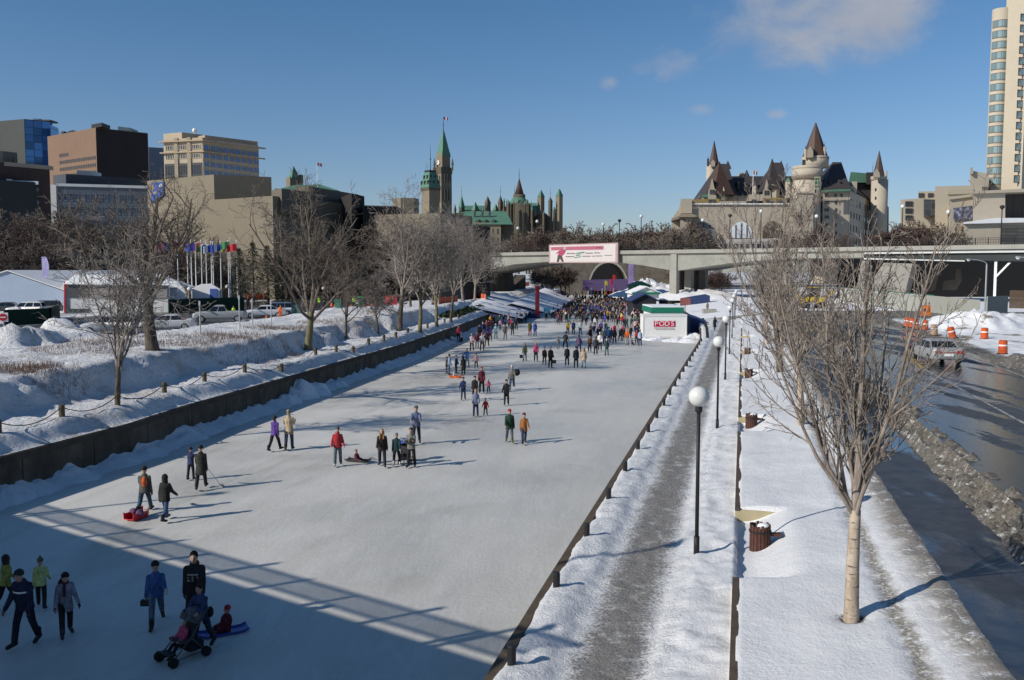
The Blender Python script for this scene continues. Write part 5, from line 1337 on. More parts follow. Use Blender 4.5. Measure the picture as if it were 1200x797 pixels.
# short mooring posts along the right canal edge
mb = MB(); mb.lathe([(.08, 0), (.082, .5), (.075, .53)], 12); pm = mb.mesh('post', M['black'], smooth=False)
POSTU = [15.6 + 4.13 * i for i in range(20)]
for i, u in enumerate(POSTU):
    x, y = uv2xy(u, vr(u) + .27)
    o = link('mooring_post', pm, None, (x, y, ZRW - .05))
    lab = 'short black mooring post on the right canal edge, nearest the camera' if i == 0 else ('short black mooring post on the right canal edge, second from the bottom' if i == 1 else ('short black mooring post on the right canal edge, third from the bottom' if i == 2 else ('short black mooring post on the right canal edge, fourth from the bottom' if i == 3 else 'small dark mooring post in the far row along the right canal edge')))
    tag(o, lab, 'mooring post', 'mooring posts on the right canal edge')
# black edging stubs along the curving snow edge near the container
mb = MB(); mb.box(-.16, .16, -.16, .16, 0, .38); sm = mb.mesh('stub', M['black'])
for i in range(14):
    u = 100 + 2.7 * i; x, y = uv2xy(u, vr(u) + .75); o = link('edge_stub', sm, None, (x, y, ZRW + .1), -.25)
    tag(o, 'one of the black stubs dotting the snow edge beside the white container', 'edge stub', 'black stubs along the curving snow edge')

# posts and sagging ropes on the left wall ledge
BP = [(-2, 507), (73, 499), (138, 481), (193, 470), (240, 457), (287, 444), (330, 431), (370, 421), (394, 413), (414, 408.5), (432, 403.5), (450, 398.5), (464, 395), (478, 391.5), (491, 388), (501, 384.5), (511, 381), (521, 378), (529, 375.5), (537, 373)]
bpos = []
mb = MB(); mb.lathe([(.13, -.1), (.135, .5), (.12, .55)], 10); wp = mb.mesh('post', M['wood_post'])
mb = MB(); mb.lathe([(.15, .56), (.14, .6), (.05, .64)], 10); cp = mb.mesh('snow_cap', M['roofsnow'])
ORD = ['first', 'second', 'third', 'fourth', 'fifth', 'sixth', 'seventh', 'eighth', 'ninth', 'tenth']
for i, (px, py) in enumerate(BP):
    p = GL(px, py, 2.3); p.z = zl_at(p.x, p.y) - .02; bpos.append(p)
    near_ = i < 8
    o = empty('rope_post', p, 0, (ORD[i] + ' weathered rope post from the left on the canal wall ledge') if near_ else 'small weathered rope post in the far row on the left wall ledge', 'post', 'rope posts on the left canal wall')
    link('post', wp, o)
for i in range(12):
    a = bpos[i] + Vector((0, 0, .45)); b_ = bpos[i + 1] + Vector((0, 0, .45))
    if i == 7: continue
    sag = .42; pts = []
    for k in range(11):
        t_ = k / 10; q = a.lerp(b_, t_); q.z -= sag * 4 * t_ * (1 - t_); q.z = max(q.z, zl_at(q.x, q.y) - .03); pts.append(q)
    mb = MB(); mb.tube(pts, .022, 6); o = mb.build_top('rope', M['rope'], a)
    tag(o, f'dark rope sagging from the {ORD[i]} to the next rope post on the left wall' if i < 7 else 'dark rope between two small far posts on the left wall', 'rope', 'ropes between the left wall posts')

# ================================================================== vehicles
def car(kind, name, color, loc, rz, label):
    o = empty(name, loc, rz, label, 'car' if kind != 'pickup' else 'pickup truck')
    S = {'sedan': dict(L=5.0, W=1.9, hood=.9, belt=1.0, tail=1.06, h=1.47, c0=-1.75, c1=1.15, r0=-1.0, r1=.30),
         'wagon': dict(L=4.7, W=1.8, hood=1.0, belt=1.08, tail=1.08, h=1.68, c0=-2.25, c1=1.05, r0=-1.95, r1=.35),
         'pickup': dict(L=5.6, W=1.98, hood=1.18, belt=1.22, tail=1.2, h=1.86, c0=-.75, c1=1.3, r0=-.5, r1=.55)}[kind]
    L, Wd = S['L'], S['W']; w = Wd / 2; hb = .30 if kind != 'pickup' else .45
    def sec(x, hw, z0, z1, r=.16):
        pts = []
        for (cy, cz, a0) in ((hw - r, z1 - r, 0), (-(hw - r), z1 - r, 90), (-(hw - r * .7), z0 + r * .7, 180), (hw - r * .7, z0 + r * .7, 270)):
            rr_ = r if a0 < 180 else r * .7
            for k in range(4): t_ = radians(a0 + 30 * k); pts.append((x, cy + rr_ * cos(t_), cz + rr_ * sin(t_)))
        return pts
    st = [(-L / 2, w * .80, hb + .12, S['tail'] - .12), (-L / 2 + .08, w * .93, hb + .03, S['tail'] - .02), (-L / 2 + .45, w, hb, S['tail']), (S['c0'] + .1, w, hb - .02, S['belt']),
          (S['c1'], w, hb - .02, S['belt'] - .03), (L / 2 - .75, w * .985, hb, S['hood'] - .02), (L / 2 - .25, w * .94, hb, S['hood'] - .12), (L / 2 - .04, w * .86, hb + .04, S['hood'] - .24), (L / 2, w * .74, hb + .12, S['hood'] - .34)]
    mb = MB(); mb.loft([sec(*q) for q in st]); body = mb.build('body', M['paint'], o, True, True, color=color)
    bot, top_ = S['belt'] - .06, S['h']; wb, wt = w * .93, w * .74
    def cab(x0, x1, hw, z): return [(x0, -hw, z), (x1, -hw, z), (x1, hw, z), (x0, hw, z)]
    B_ = cab(S['c0'], S['c1'], wb, bot); T_ = cab(S['r0'], S['r1'], wt, top_ - .06); R_ = cab(S['r0'] + .22, S['r1'] - .25, wt * .86, top_)
    mb = MB(); mb.loft([B_, T_, R_]); cabo = mb.build('cabin', M['paint'], o, False, True, color=color)
    def glass(a, b_, c_, d_, name_, e=.1, eb=.06):
        a, b_, c_, d_ = map(Vector, (a, b_, c_, d_)); n = (b_ - a).cross(d_ - a).normalized() * .012
        q = [a.lerp(b_, e).lerp(d_.lerp(c_, e), eb), b_.lerp(a, e).lerp(c_.lerp(d_, e), eb), c_.lerp(d_, e).lerp(b_.lerp(a, e), .12), d_.lerp(c_, e).lerp(a.lerp(b_, e), .12)]
        mb = MB(); mb.add([p + n for p in q] + [p - n for p in q], [(0, 1, 2, 3), (7, 6, 5, 4)] + [(i, 4 + i, 4 + (i + 1) % 4, (i + 1) % 4) for i in range(4)]); return mb.build(name_, M['glass_dark'], o, local=True)
    glass(B_[1], B_[2], T_[2], T_[1], 'windscreen', .07); glass(B_[3], B_[0], T_[0], T_[3], 'rear_window', .07)
    for s_ in (0, 1):
        n_ = 2 if kind != 'wagon' else 3
        b0, b1, t0, t1 = (B_[0], B_[1], T_[0], T_[1]) if s_ == 0 else (B_[2], B_[3], T_[2], T_[3])
        for k in range(n_):
            f0, f1 = k / n_, (k + 1) / n_
            glass(Vector(b0).lerp(b1, f0), Vector(b0).lerp(b1, f1), Vector(t0).lerp(t1, f1), Vector(t0).lerp(t1, f0), 'side_window', .06)
    if kind == 'pickup':
        mb = MB(); mb.box(-L / 2 + .12, S['c0'] - .12, -w * .84, w * .84, S['tail'] - .3, S['tail'] + .004); mb.build('cargo_bed', M['black'], o, local=True)
    R = .33 if kind != 'pickup' else .40
    for x in (-L / 2 + .95, L / 2 - .92):
        for y in (-w + .1, w - .1):
            wh = empty('wheel', (x, y, R), 0); wh.parent = o
            mb = MB(); k = 18; 
            P0 = [(R * cos(2 * pi * j / k), R * sin(2 * pi * j / k)) for j in range(k)]
            mb.loft([[(a * f, yy, c * f) for a, c in P0] for yy, f in ((-.115, .9), (-.09, 1), (.09, 1), (.115, .9))]); mb.build('tyre', M['tyre'], wh, False, True)
            sg = -1 if y < 0 else 1
            mb = MB(); mb.loft([[(a * f, sg * yy, c * f) for a, c in P0] for yy, f in ((.10, .62), (.122, .62), (.124, .5))][::sg]); mb.build('rim', M['rim'], wh, False, True)
    for y in (-1, 1):
        mb = MB(); yc = y * w * .66; mb.box(-L / 2 + .005 - .03, -L / 2 + .22, yc - .17, yc + .17, S['tail'] - .34, S['tail'] - .18); mb.build('tail_light', M['red_lens'], o, local=True)
        mb = MB(); yc = y * w * .66; mb.box(L / 2 - .22, L / 2 - .03, yc - .2, yc + .2, S['hood'] - .42, S['hood'] - .27); mb.build('headlight', M['clear_lens'], o, local=True)
        mb = MB(); mb.box(S['c1'] - .35, S['c1'] - .2, y * (w + .02) - .0 if y > 0 else -w - .2, y * (w + .2) if y > 0 else -w - .02, S['belt'], S['belt'] + .14); mb.build('mirror', M['paint'], o, local=True, color=color)
    mb = MB(); mb.box(-L / 2 - .035, -L / 2 + .1, -.26, .26, .55, .69); mb.build('number_plate', M['refl'], o, local=True)
    mb = MB(); mb.box(L / 2 - .14, L / 2 + .01, -w * .5, w * .5, hb + .1, hb + .24); mb.build('grille', M['black'], o, local=True)
    mb = MB(); mb.box(-L / 2 - .012, -L / 2 + .2, -w * .45, w * .45, S['tail'] - .30, S['tail'] - .26); mb.build('rear_trim', M['red_lens'] if kind == 'sedan' else M['black'], o, local=True)
    return o
pc = at_z(1122, 428, ROADZ); 
car('sedan', 'sedan_car', (.28, .29, .30), (pc.x - .2, pc.y + 2.4, ROADZ), atan2(CU[1], CU[0]) + .10, 'silver sedan driving away along the wet road')
LOT = 3.21
def lotcar(kind, name, color, px, py, rz, lab, z=LOT): p = at_z(px, py, z); return car(kind, name, color, (p.x, p.y, z), rz, lab)
lotcar('pickup', 'pickup_truck', (.32, .33, .34), 258, 377.5, pi + .25, 'grey pickup truck parked below the flagpoles')
lotcar('wagon', 'parked_estate_car', (.60, .61, .62), 127, 391, pi + .35, 'white estate car with dark windows parked behind the small bare tree')
lotcar('sedan', 'parked_sedan', (.48, .49, .5), 197, 386.5, pi + .25, 'light sedan parked just right of the thick tree trunk')
lotcar('sedan', 'parked_sedan', (.62, .63, .64), 309, 372, pi + .35, 'white sedan beside the orange suited worker')
lotcar('wagon', 'parked_suv', (.12, .16, .21), 322, 370, pi + .3, 'dark blue grey van parked behind the white sedan')
lotcar('wagon', 'parked_van', (.58, .58, .58), 31, 369, pi + .1, 'white van roof showing over the green fence at far left')
lotcar('wagon', 'parked_suv', (.03, .035, .04), 50, 367, pi + .1, 'black van beside the white van behind the green fence')
lotcar('sedan', 'parked_sedan', (.03, .04, .06), 165, 383, pi + .3, 'dark car parked in the shade left of the thick tree trunk')
lotcar('sedan', 'parked_sedan', (.05, .055, .06), 6, 367, pi + .2, 'dark car at the very left edge behind the fence')

# ================================================================== the left lot: tents, hall, fence, flagpoles
tentm = mat('tent_canvas', (.30, .36, .46), .7, .08, .3); tentw = mat('tent_white', (.68, .68, .68), .7, .06, .3)
def P2(px, py, Y): q = at_y(px, py, Y); return q
Yt = 128
b = empty('event_tent', (at_y(10, 360, Yt).x, Yt, 3), 0, 'big pale blue white event tent with a low gable at far left', 'tent')
pbox(b, [(-60, 374), (75, 374), (75, 341), (8, 318.5), (-60, 340)], Yt, 26, tentm, 'end_wall')
mb = MB(); A_ = [P2(-62, 340, Yt - .3), P2(8, 317.5, Yt - .3), P2(77, 341, Yt - .3)]
off = Vector((9, 27, 0)); mb.add([A_[0], A_[1], A_[2], A_[0] + off, A_[1] + off, A_[2] + off] + [q + Vector((0, 0, .12)) for q in (A_[0], A_[1], A_[2], A_[0] + off, A_[1] + off, A_[2] + off)],
    [(6, 7, 10, 9), (7, 8, 11, 10), (0, 3, 4, 1), (1, 4, 5, 2), (0, 1, 7, 6), (1, 2, 8, 7)]); mb.build('roof', tentw, b)
Yh2 = 122
b = empty('white_hall', (at_y(140, 370, Yh2).x, Yh2, 3), 0, 'low white prefabricated hall with a snowy roof behind the parked cars', 'building')
pbox(b, [(75.5, 371), (198, 371), (198, 334), (75.5, 333)], Yh2, 12, mat('hall_panels', (.50, .50, .50), .75, .08, .3), 'wall')
pbox(b, [(74, 333), (199, 334.5), (192, 321), (88, 322), (83, 328)], Yh2 - .6, 13, M['roofsnow'], 'snow_roof')
pbox(b, [(80, 348.5), (105, 348.5), (105, 334.5), (80, 334.5)], Yh2 - .15, .3, M['dkgrey'], 'clerestory'); pbox(b, [(82, 366.5), (102, 368), (105, 362), (80, 362)], Yh2 - .15, .3, mat('dark_teal', (.03, .05, .05), .5, .2, .4), 'window_band')
pbox(b, [(105.5, 349), (196, 349), (196, 336), (105.5, 335.5)], Yh2 - .15, .3, mat('hall_upper', (.24, .22, .21), .8, .2, .3), 'upper_panel'); pbox(b, [(74.8, 370), (76.5, 370), (76.5, 330), (74.8, 330)], Yh2 - .3, .4, M['red'], 'corner_post')
b = empty('white_canopy', (at_y(205, 345, 150).x, 150, 3), 0, 'small white canopy tent right of the white hall', 'tent')
pbox(b, [(199, 362), (217, 362), (217, 340), (208, 329), (199, 330)], 150, 6, tentw, 'canvas')
b = empty('white_marquee', (at_y(240, 345, 156).x, 156, 3), 0, 'small white marquee with a blue side behind the flagpoles', 'tent')
pbox(b, [(225, 352), (258, 352), (258, 339), (248, 333), (236, 333.5), (225, 339)], 156, 6, tentw, 'canvas'); pbox(b, [(246, 351), (254, 351), (254, 338.5), (246, 338.5)], 155.7, .4, mat('blue_panel', (.04, .09, .3), .7, .2, .5), 'blue_side')
gf = mat('green_screen', (.012, .035, .02), .8, .3, .6)
def fence(name, pts, z0, h, m, lab, cat='fence', posts=True, pm_=None, th=.08):
    o = empty(name, pts[0], 0, lab, cat); mb = MB()
    for a, b_ in zip(pts, pts[1:]): mb.bar(Vector((a[0], a[1], a[2] + h / 2)), Vector((b_[0], b_[1], b_[2] + h / 2)), th, h)
    mb.build('panel', m, o)
    if posts:
        for a, b_ in zip(pts, pts[1:]):
            L = (Vector(b_) - Vector(a)).length; n = max(1, int(L / 3))
            for k in range(n + 1):
                q = Vector(a).lerp(Vector(b_), k / n); mb = MB(); mb.box(q.x - .05, q.x + .05, q.y - .12, q.y + .02, q.z - .3, q.z + h + .08); mb.build('post', pm_ or M['dkgrey'], o)
    return o
fence('green_fence', [at_z(6, 382, 3.3), at_z(60, 379, 3.3), at_z(70, 372, 3.1)], 0, 1.6, gf, 'dark green screen fence in front of the tent at far left')
fence('green_fence', [at_z(198, 368, 3.1), at_z(228, 366, 3.1), at_z(286, 364, 3.1)], 0, 1.9, gf, 'dark green screen fence behind the grey pickup')
# no-entry style sign on the left
p = GL(5, 398, 3.6); o = empty('road_sign', p, .3, 'red and white traffic sign on a post at the left edge', 'sign')
mb = MB(); mb.tube([(0, 0, -.2), (0, 0, 2.2)], .03, 6); mb.build('post', M['steel'], o, local=True)
mb = MB(); mb.box(-.36, .36, -.07, -.04, 1.45, 2.2); mb.build('plate', M['refl'], o, local=True)
mb = MB(); mb.loft([[(.3 * cos(t_), y, 1.82 + .3 * sin(t_)) for t_ in [2 * pi * k / 18 for k in range(18)]] for y in (-.075, -.1)]); mb.build('disc', M['red'], o, local=True)
mb = MB(); mb.box(-.2, .2, -.115, -.10, 1.78, 1.87); mb.build('bar', M['refl'], o, local=True)
# thin sign posts on the bank
for i, (px, py, h, lab) in enumerate(((235, 393, 2.6, 'thin steel post in the snow in front of the grey pickup'), (281, 385, 2.8, 'thin dark post at the bank crest right of the pickup'), (296, 382, 2.4, 'slim post left of the orange cone on the bank'), (161, 399, 2.0, 'slim post left of the thick tree trunk'), (318, 379, 2.2, 'thin post beside the orange suited worker'))):
    p = GL(px, py); mb = MB(); mb.tube([(p.x, p.y, p.z - .2), (p.x, p.y, p.z + h)], .05, 6); mb.box(p.x - .07, p.x + .07, p.y - .09, p.y - .05, p.z + h - .35, p.z + h - .03); o = mb.build_top('sign_post', M['steel'], p); tag(o, lab, 'post')
# flagpoles with flags
gold = mat('flag_yellow', (.6, .5, .04), .7, .1, 1); blue = mat('flag_blue', (.03, .06, .32), .7, .1, 1); grn = mat('flag_green', (.05, .2, .08), .7, .1, 1); ong = mat('flag_orange', (.5, .22, .05), .7, .1, 1)
FL = [(197, 348, 286, [blue, fred], 'blue and red'), (208, 349, 284, [fred, fwh], 'red over white'), (219.5, 350, 287, [gold], 'plain yellow'), (224, 350, 285.5, [fred, fwh, fred], 'red white and red'), (229, 351, 286, [blue, blue], 'plain deep blue'), (236, 352, 286, [fred], 'plain red'), (241.5, 352, 287, [fwh, grn], 'white and green'), (247.5, 352, 287, [fwh, blue], 'white and blue'), (249.5, 351, 288, [blue, fwh], 'blue and white'), (258.5, 351, 287, [blue, fwh, blue], 'blue white and blue'), (267.5, 349, 286.5, [ong, gold], 'orange and gold'), (269.5, 349, 284, [grn], 'small green'), (277.5, 348, 286.5, [fred, fred], 'deep red, rightmost')]
fpole = MB().tube([(0, 0, 0), (0, 0, 11.3)], [.11, .06], 8).ell((0, 0, 11.4), .13, .13, .13, 8, 6).mesh('flagpole', M['white'])
for i, (px, pb, pt, cols, nm) in enumerate(FL):
    Yf = 158 + (i * 7) % 9; q = at_y(px, 300, Yf); top_ = at_y(px, pt - 4, Yf).z
    o = link('flagpole', fpole, None, (q.x, Yf, 3.0), 0, (1, 1, (top_ - 3) / 11.4)); tag(o, f'white flagpole flying the {nm} flag', 'flagpole', 'flagpoles in front of the arts centre')
    p = (q.x, Yf - .1, top_ - .5); f = flagmesh(p, 1.6, 1.25, pi + .35 + .2 * sin(i), cols, i).build_top('flag', cols, p); tag(f, f'{nm} flag on its white pole', 'flag', 'flags in front of the arts centre')
# feather banner
q = at_y(52, 320, 130); mb = MB(); n = 10
pts = [(q.x + .35 * sin(pi * k / n) * 1.0, 130, lerp(at_y(52, 325, 130).z, at_y(52, 301, 130).z, k / n)) for k in range(n + 1)]
mb.loft([[(q.x - .3, 130 - .03, p_[2]), (p_[0] + .35, 130 - .03, p_[2]), (p_[0] + .35, 130.03, p_[2]), (q.x - .3, 130.03, p_[2])] for p_ in pts]); o = mb.build_top('feather_banner', mat('banner_lilac', (.35, .33, .55), .7, .4, .4), (q.x, 130, 5)); tag(o, 'tall pale violet feather banner above the tent roof', 'banner')
# globe lamps in the lot
for px, py, pb, lab in ((58.5, 344, 362, 'white globe lamp between the tent and the white hall'), (223, 339, 372, 'globe lamp left of the grey pickup'), (297.5, 331, 357, 'globe lamp in front of the dark conifers'), (330.5, 334, 356, 'globe lamp beside the thick leaning tree'), (267, 336, 362, 'globe lamp standing among the flagpoles'), (379.5, 338, 358, 'globe lamp above the high visibility worker')):
    z = 3.1; p = at_z(px, pb, z); k = 1.0; top_ = at_y(px, py, p.y).z
    o = empty('globe_lamp', (p.x, p.y, z), 0, lab, 'street lamp', 'globe lamps in the left lot'); h = top_ - z
    mb = MB(); mb.tube([(0, 0, 0), (0, 0, h - .25)], [.08, .06], 8); mb.build('pole', M['black'], o, local=True)
    mb = MB(); mb.ell((0, 0, h), .3, .3, .3, 16, 10); mb.build('globe', M['opal'], o, local=True, smooth=True)
# lamps standing on the arched bridge and behind it
glb = MB().ell((0, 0, 0), .42, .42, .42, 14, 10).mesh('globe', M['opal'], smooth=True)
for px, py, black, lab in ((607, 267.5, 0, 'globe lamp on the bridge in front of the gothic parliament'), (629.5, 259.5, 0, 'globe lamp on the bridge left of the banner'), (707, 263, 0, 'globe lamp on the bridge above the banner'), (726, 258.5, 1, 'black topped lamp post on the bridge right of the banner'), (751.5, 253.5, 0, 'tall globe lamp on the bridge against open sky'), (823.5, 258, 0, 'globe lamp on the bridge before the left station arch'), (855.5, 252.5, 1, 'black topped lamp post before the station wall'), (892, 247.5, 0, 'globe lamp on the bridge before the right station arch'), (957, 253.5, 0, 'globe lamp before the hotel wing'), (1058, 242, 0, 'large globe lamp left of the cream shopping centre'), (1111.5, 248.5, 0, 'globe lamp beside the blue mural'), (1174.5, 242.5, 1, 'black topped lamp post before the cream building'),
        (523, 263.5, 0, 'globe lamp above the terrace, right one of the pair'), (513.5, 271, 0, 'globe lamp above the terrace, left one of the pair'), (431.5, 269, 0, 'globe lamp left of the low theatre block'), (443, 274, 0, 'smaller globe lamp at the theatre block corner')):
    s = bs(px); p = bpt(s, 1.2 if px > 560 else -4, HP - .2)
    d_ = Vector(ray(px, py)); top_ = CAMH + d_.z * (p.y / d_.y)
    x = d_.x * p.y / d_.y
    o = empty('bridge_lamp', (x, p.y, HP - .25 if px > 560 else 11), 0, lab, 'street lamp', 'lamps on the arched bridge'); h = top_ - o.location.z
    mb = MB(); mb.tube([(0, 0, 0), (0, 0, h - .3)], [.13, .09], 8); mb.build('pole', M['black'], o, local=True)
    if black: mb = MB(); mb.lathe([(.1, h - .5), (.45, h - .1), (.4, h + .2), (.1, h + .35)], 10); mb.build('lantern', M['black'], o, local=True)
    else: link('globe', glb, o, (0, 0, h))

# ================================================================== right side: works on the road
hf = mat('hoarding_grey', (.33, .33, .29), .8, .07, .2)
e0, e1 = at_z(1148, 351.5, 5.35), at_z(985, 337, 5.35); e0.z = e1.z = 2.7
h_ = fence('site_hoarding', [e0, e1], 0, 2.65, hf, 'long pale grey construction hoarding behind the orange drums', 'hoarding', False, th=.15)
mb = MB(); mb.bar(e0.lerp(e1, .22) + Vector((0, -.02, 2.72)), e1 + Vector((0, -.02, 2.72)), .2, .1); mb.build('green_rail', M['green_paint'], h_)
e2 = at_z(1181, 346, 5.5); e3 = at_z(1157, 346.5, 5.5); e2.z = e3.z = 2.7
fence('site_hoarding', [e2, e3], 0, 2.7, hf, 'short separate grey hoarding panel right of the street lamp', 'hoarding', False, th=.15)
e4 = at_z(1184, 340, 5.6); e5 = Vector((e4.x + 5.5, e4.y - 5, 2.7)); e4.z = 2.7
b = empty('board_fence', e4, 0, 'brown vertical board fence at the right edge', 'fence'); mb = MB(); dl_ = (e5 - e4).normalized(); n = int((e5 - e4).length / .16)
for k in range(n): q = e4 + dl_ * (.16 * k); mb.obox(q[:2], atan2(dl_.y, dl_.x), .148, .03, 2.6, 5.55 + .02 * (k % 3))
mb.build('boards', mat('fence_boards', (.075, .05, .034), .85, .3, 2), b); mb = MB()
for z_ in (4.0, 4.7): mb.bar(e4 + Vector((0, -.06, z_ - 2.7)), e5 + Vector((0, -.06, z_ - 2.7)), .04, .09)
mb.build('rails', mat('fence_boards', (.075, .05, .034), .85, .3, 2), b)
# drums
dm_o = MB(); dm_o.lathe([(.30, .12), (.285, .5), (.27, .98), (.2, 1.02)], 16)
dm1 = dm_o.mesh('drum', M['orange'], smooth=False); db = MB().lathe([(.40, 0), (.40, .06), (.33, .13)], 16).mesh('rubber_base', M['black'])
bands = []
for z0 in (.30, .62): bands.append(MB().lathe([(.300 - z0 * .03, z0), (.297 - z0 * .03, z0 + .10)], 16).mesh('white_band', M['refl']))
blk = [MB().lathe([(.298 - z0 * .03, z0), (.297 - z0 * .03, z0 + .05)], 16).mesh('dark_band', M['black']) for z0 in (.48, .80)]
DR = [(1062.5, 383, 0, 'leftmost of the three orange drums standing close together'), (1068.5, 384, 0, 'middle of the three orange drums standing close together'), (1073, 386, 0, 'right of the three orange drums standing close together'), (1084, 387, 0, 'orange drum under the orange speed sign'), (1094.5, 393, 1, 'faded dirty drum right of the orange speed sign'), (1117, 396, 2, 'orange drum leaning over in the dirty snow'), (1153.5, 397.5, 0, 'upright orange drum in front of the white snow mound'), (1175, 415, 0, 'nearest orange drum, beside the road above the car')]
for px, py, kd, lab in DR:
    p = ground_hit(px, py, lambda u, v: zright(u, v), 3.0); o = empty('traffic_drum', (p.x, p.y, p.z - .06), 0, lab, 'traffic drum', 'orange drums along the road works')
    if kd == 2: o.rotation_euler = (0, -.28, 0)
    link('drum', dm1 if kd != 1 else dm_o.mesh('drum', mat('faded_drum', (.35, .22, .15), .8, .3, 4)), o); link('rubber_base', db, o)
    for m_ in bands: link('white_band', m_, o)
    for m_ in blk: link('dark_band', m_, o)
def text_mesh(s, size, m, th=.005):
    c = bpy.data.curves.new('lettering', 'FONT'); c.body = s; c.size = size; c.extrude = th; c.align_x = 'CENTER'; c.align_y = 'CENTER'; c.resolution_u = 3
    o = bpy.data.objects.new('tmp', c); COL.objects.link(o); dg = bpy.context.evaluated_depsgraph_get(); me = bpy.data.meshes.new_from_object(o.evaluated_get(dg)); bpy.data.objects.remove(o); me.name = 'lettering'; me.materials.clear(); me.materials.append(m); return me
def put_text(s, size, m, parent, loc, rz=0., wide=1., bold=0.):
    o = bpy.data.objects.new('lettering', text_mesh(s, size, m)); COL.objects.link(o); o.parent = parent; o.location = loc; o.rotation_euler = (pi / 2, 0, rz); o.scale = (wide, 1, 1); return o
p = GR(1084, 386); o = empty('speed_sign', p, -.1, 'orange temporary speed sign reading 40 on a post', 'sign'); k = p.y / F
mb = MB(); mb.tube([(0, 0, -.1), (0, 0, 2.9)], .05, 8); mb.build('post', M['wood_post'], o, local=True)
zs = at_y(1084, 363.8, p.y).z - p.z
mb = MB(); mb.box(-.42, .42, -.1, -.06, zs - .5, zs + .5); mb.build('plate', mat('sign_orange', (.72, .17, .02), .5, .06, 3), o, local=True)
mb = MB(); mb.box(-.44, .44, -.1, -.05, zs - .7, zs - .56); mb.build('tab', M['wood_post'], o, local=True)
for q in ((-.36, .36, .44, .47), (-.36, .36, -.47, -.44), (-.39, -.36, -.47, .47), (.36, .39, -.47, .47)): pass
mb = MB(); mb.box(-.37, .37, -.108, -.1, zs + .42, zs + .45); mb.box(-.37, .37, -.108, -.1, zs - .45, zs - .42); mb.box(-.37, -.34, -.108, -.1, zs - .42, zs + .42); mb.box(.34, .37, -.108, -.1, zs - .42, zs + .42); mb.build('border', M['black'], o, local=True)
put_text('40', .62, M['black'], o, (0.02, -.112, zs))
# curved street lamps
def street_lamp(px, pb, pt, pxh, pyh, lab):
    p = GR(px, pb); k = p.y; o = empty('street_lamp', p, 0, lab, 'street lamp', 'curved street lamps by the road')
    zt = at_y(px, pt, k).z - p.z; hx = at_y(pxh, pyh, k).x - p.x; hz = at_y(pxh, pyh, k).z - p.z
    mb = MB(); mb.tube([(0, 0, -.1), (0, 0, zt)], [.12, .09], 10); mb.build('pole', M['steel'], o, local=True)
    pts = [(hx * (1 - cos(t_)) , 0, zt + (hz - zt) * sin(t_)) for t_ in [pi / 2 * i / 8 for i in range(9)]]
    mb = MB(); mb.tube(pts, .06, 8); mb.build('arm', M['steel'], o, local=True)
    mb = MB(); mb.ell((hx - .15, 0, hz), .38, .16, .11, 12, 6); mb.build('lamp_head', M['steel'], o, local=True, smooth=True)
    mb = MB(); mb.ell((hx - .2, 0, hz - .12), .2, .13, .12, 12, 6); mb.build('lens', M['clear_lens'], o, local=True, smooth=True)
street_lamp(1154, 370, 310, 1137, 304.2, 'grey curved street lamp beside the hoarding')
street_lamp(1216, 380, 308, 1195.5, 301.5, 'street lamp whose head reaches in at the right edge')
# little things in the works
p = GR(1153, 370); mb = MB(); mb.lathe([(.22, 0), (.18, .1), (.04, .55)], 12); mb.box(-.25, .25, -.25, .25, -.03, .03); me = mb.mesh('traffic_cone', M['orange'])
o = link('traffic_cone', me, None, (p.x, p.y, p.z + .1)); o.rotation_euler = (0, 1.2, .3); tag(o, 'orange cone lying on the snow under the street lamp', 'traffic cone')
for px, py, lab in ((312.5, 378.5, 'orange cone on the bank below the white sedan'), (411.5, 364, 'orange cone near the green sign by the bare trees'), (393, 361, 'left orange cone of the pair beside the green bin'), (389, 359, 'right orange cone partly hidden beside the green bin')):
    p = at_z(px, py, 3.15); o = link('traffic_cone', me, None, (p.x, p.y, 3.15), 0, 1.5); tag(o, lab, 'traffic cone', 'orange cones in the left lot')
# yellow machine under the bridge behind the tree, blue tents and small structures
p = at_y(955, 335, 150); b = empty('yellow_digger', (p.x, 150, 2.5), 0, 'yellow digger parked under the bridge behind the bare trees', 'digger')
mb = MB(); mb.box(-2.6, 1.6, -1, 1, 1.0, 2.0); mb.build('chassis', M['yellow'], b, local=True); mb = MB(); mb.box(-1.0, .6, -.9, .9, 2.0, 3.5); mb.build('cab', M['glass_dark'], b, local=True); mb = MB(); mb.box(-1.05, .65, -.95, .95, 3.5, 3.65); mb.build('cab_roof', M['yellow'], b, local=True)
mb = MB(); mb.bar((-2.4, 0, 1.6), (-4.2, 0, 3.8), .4, .5); mb.bar((-4.2, 0, 3.8), (-5.2, 0, 1.8), .3, .4); mb.bar((1.5, 0, 1.6), (3.2, 0, 3.0), .4, .4); mb.build('boom', M['yellow'], b, local=True)
for x in (-1.7, .9):
    for y in (-1, 1): mb = MB(); mb.loft([[(x + .62 * cos(t_), y + q, .62 + .62 * sin(t_)) for t_ in [2 * pi * j / 16 for j in range(16)]] for q in (-.2, .2)]); mb.build('tyre', M['tyre'], b, local=True)

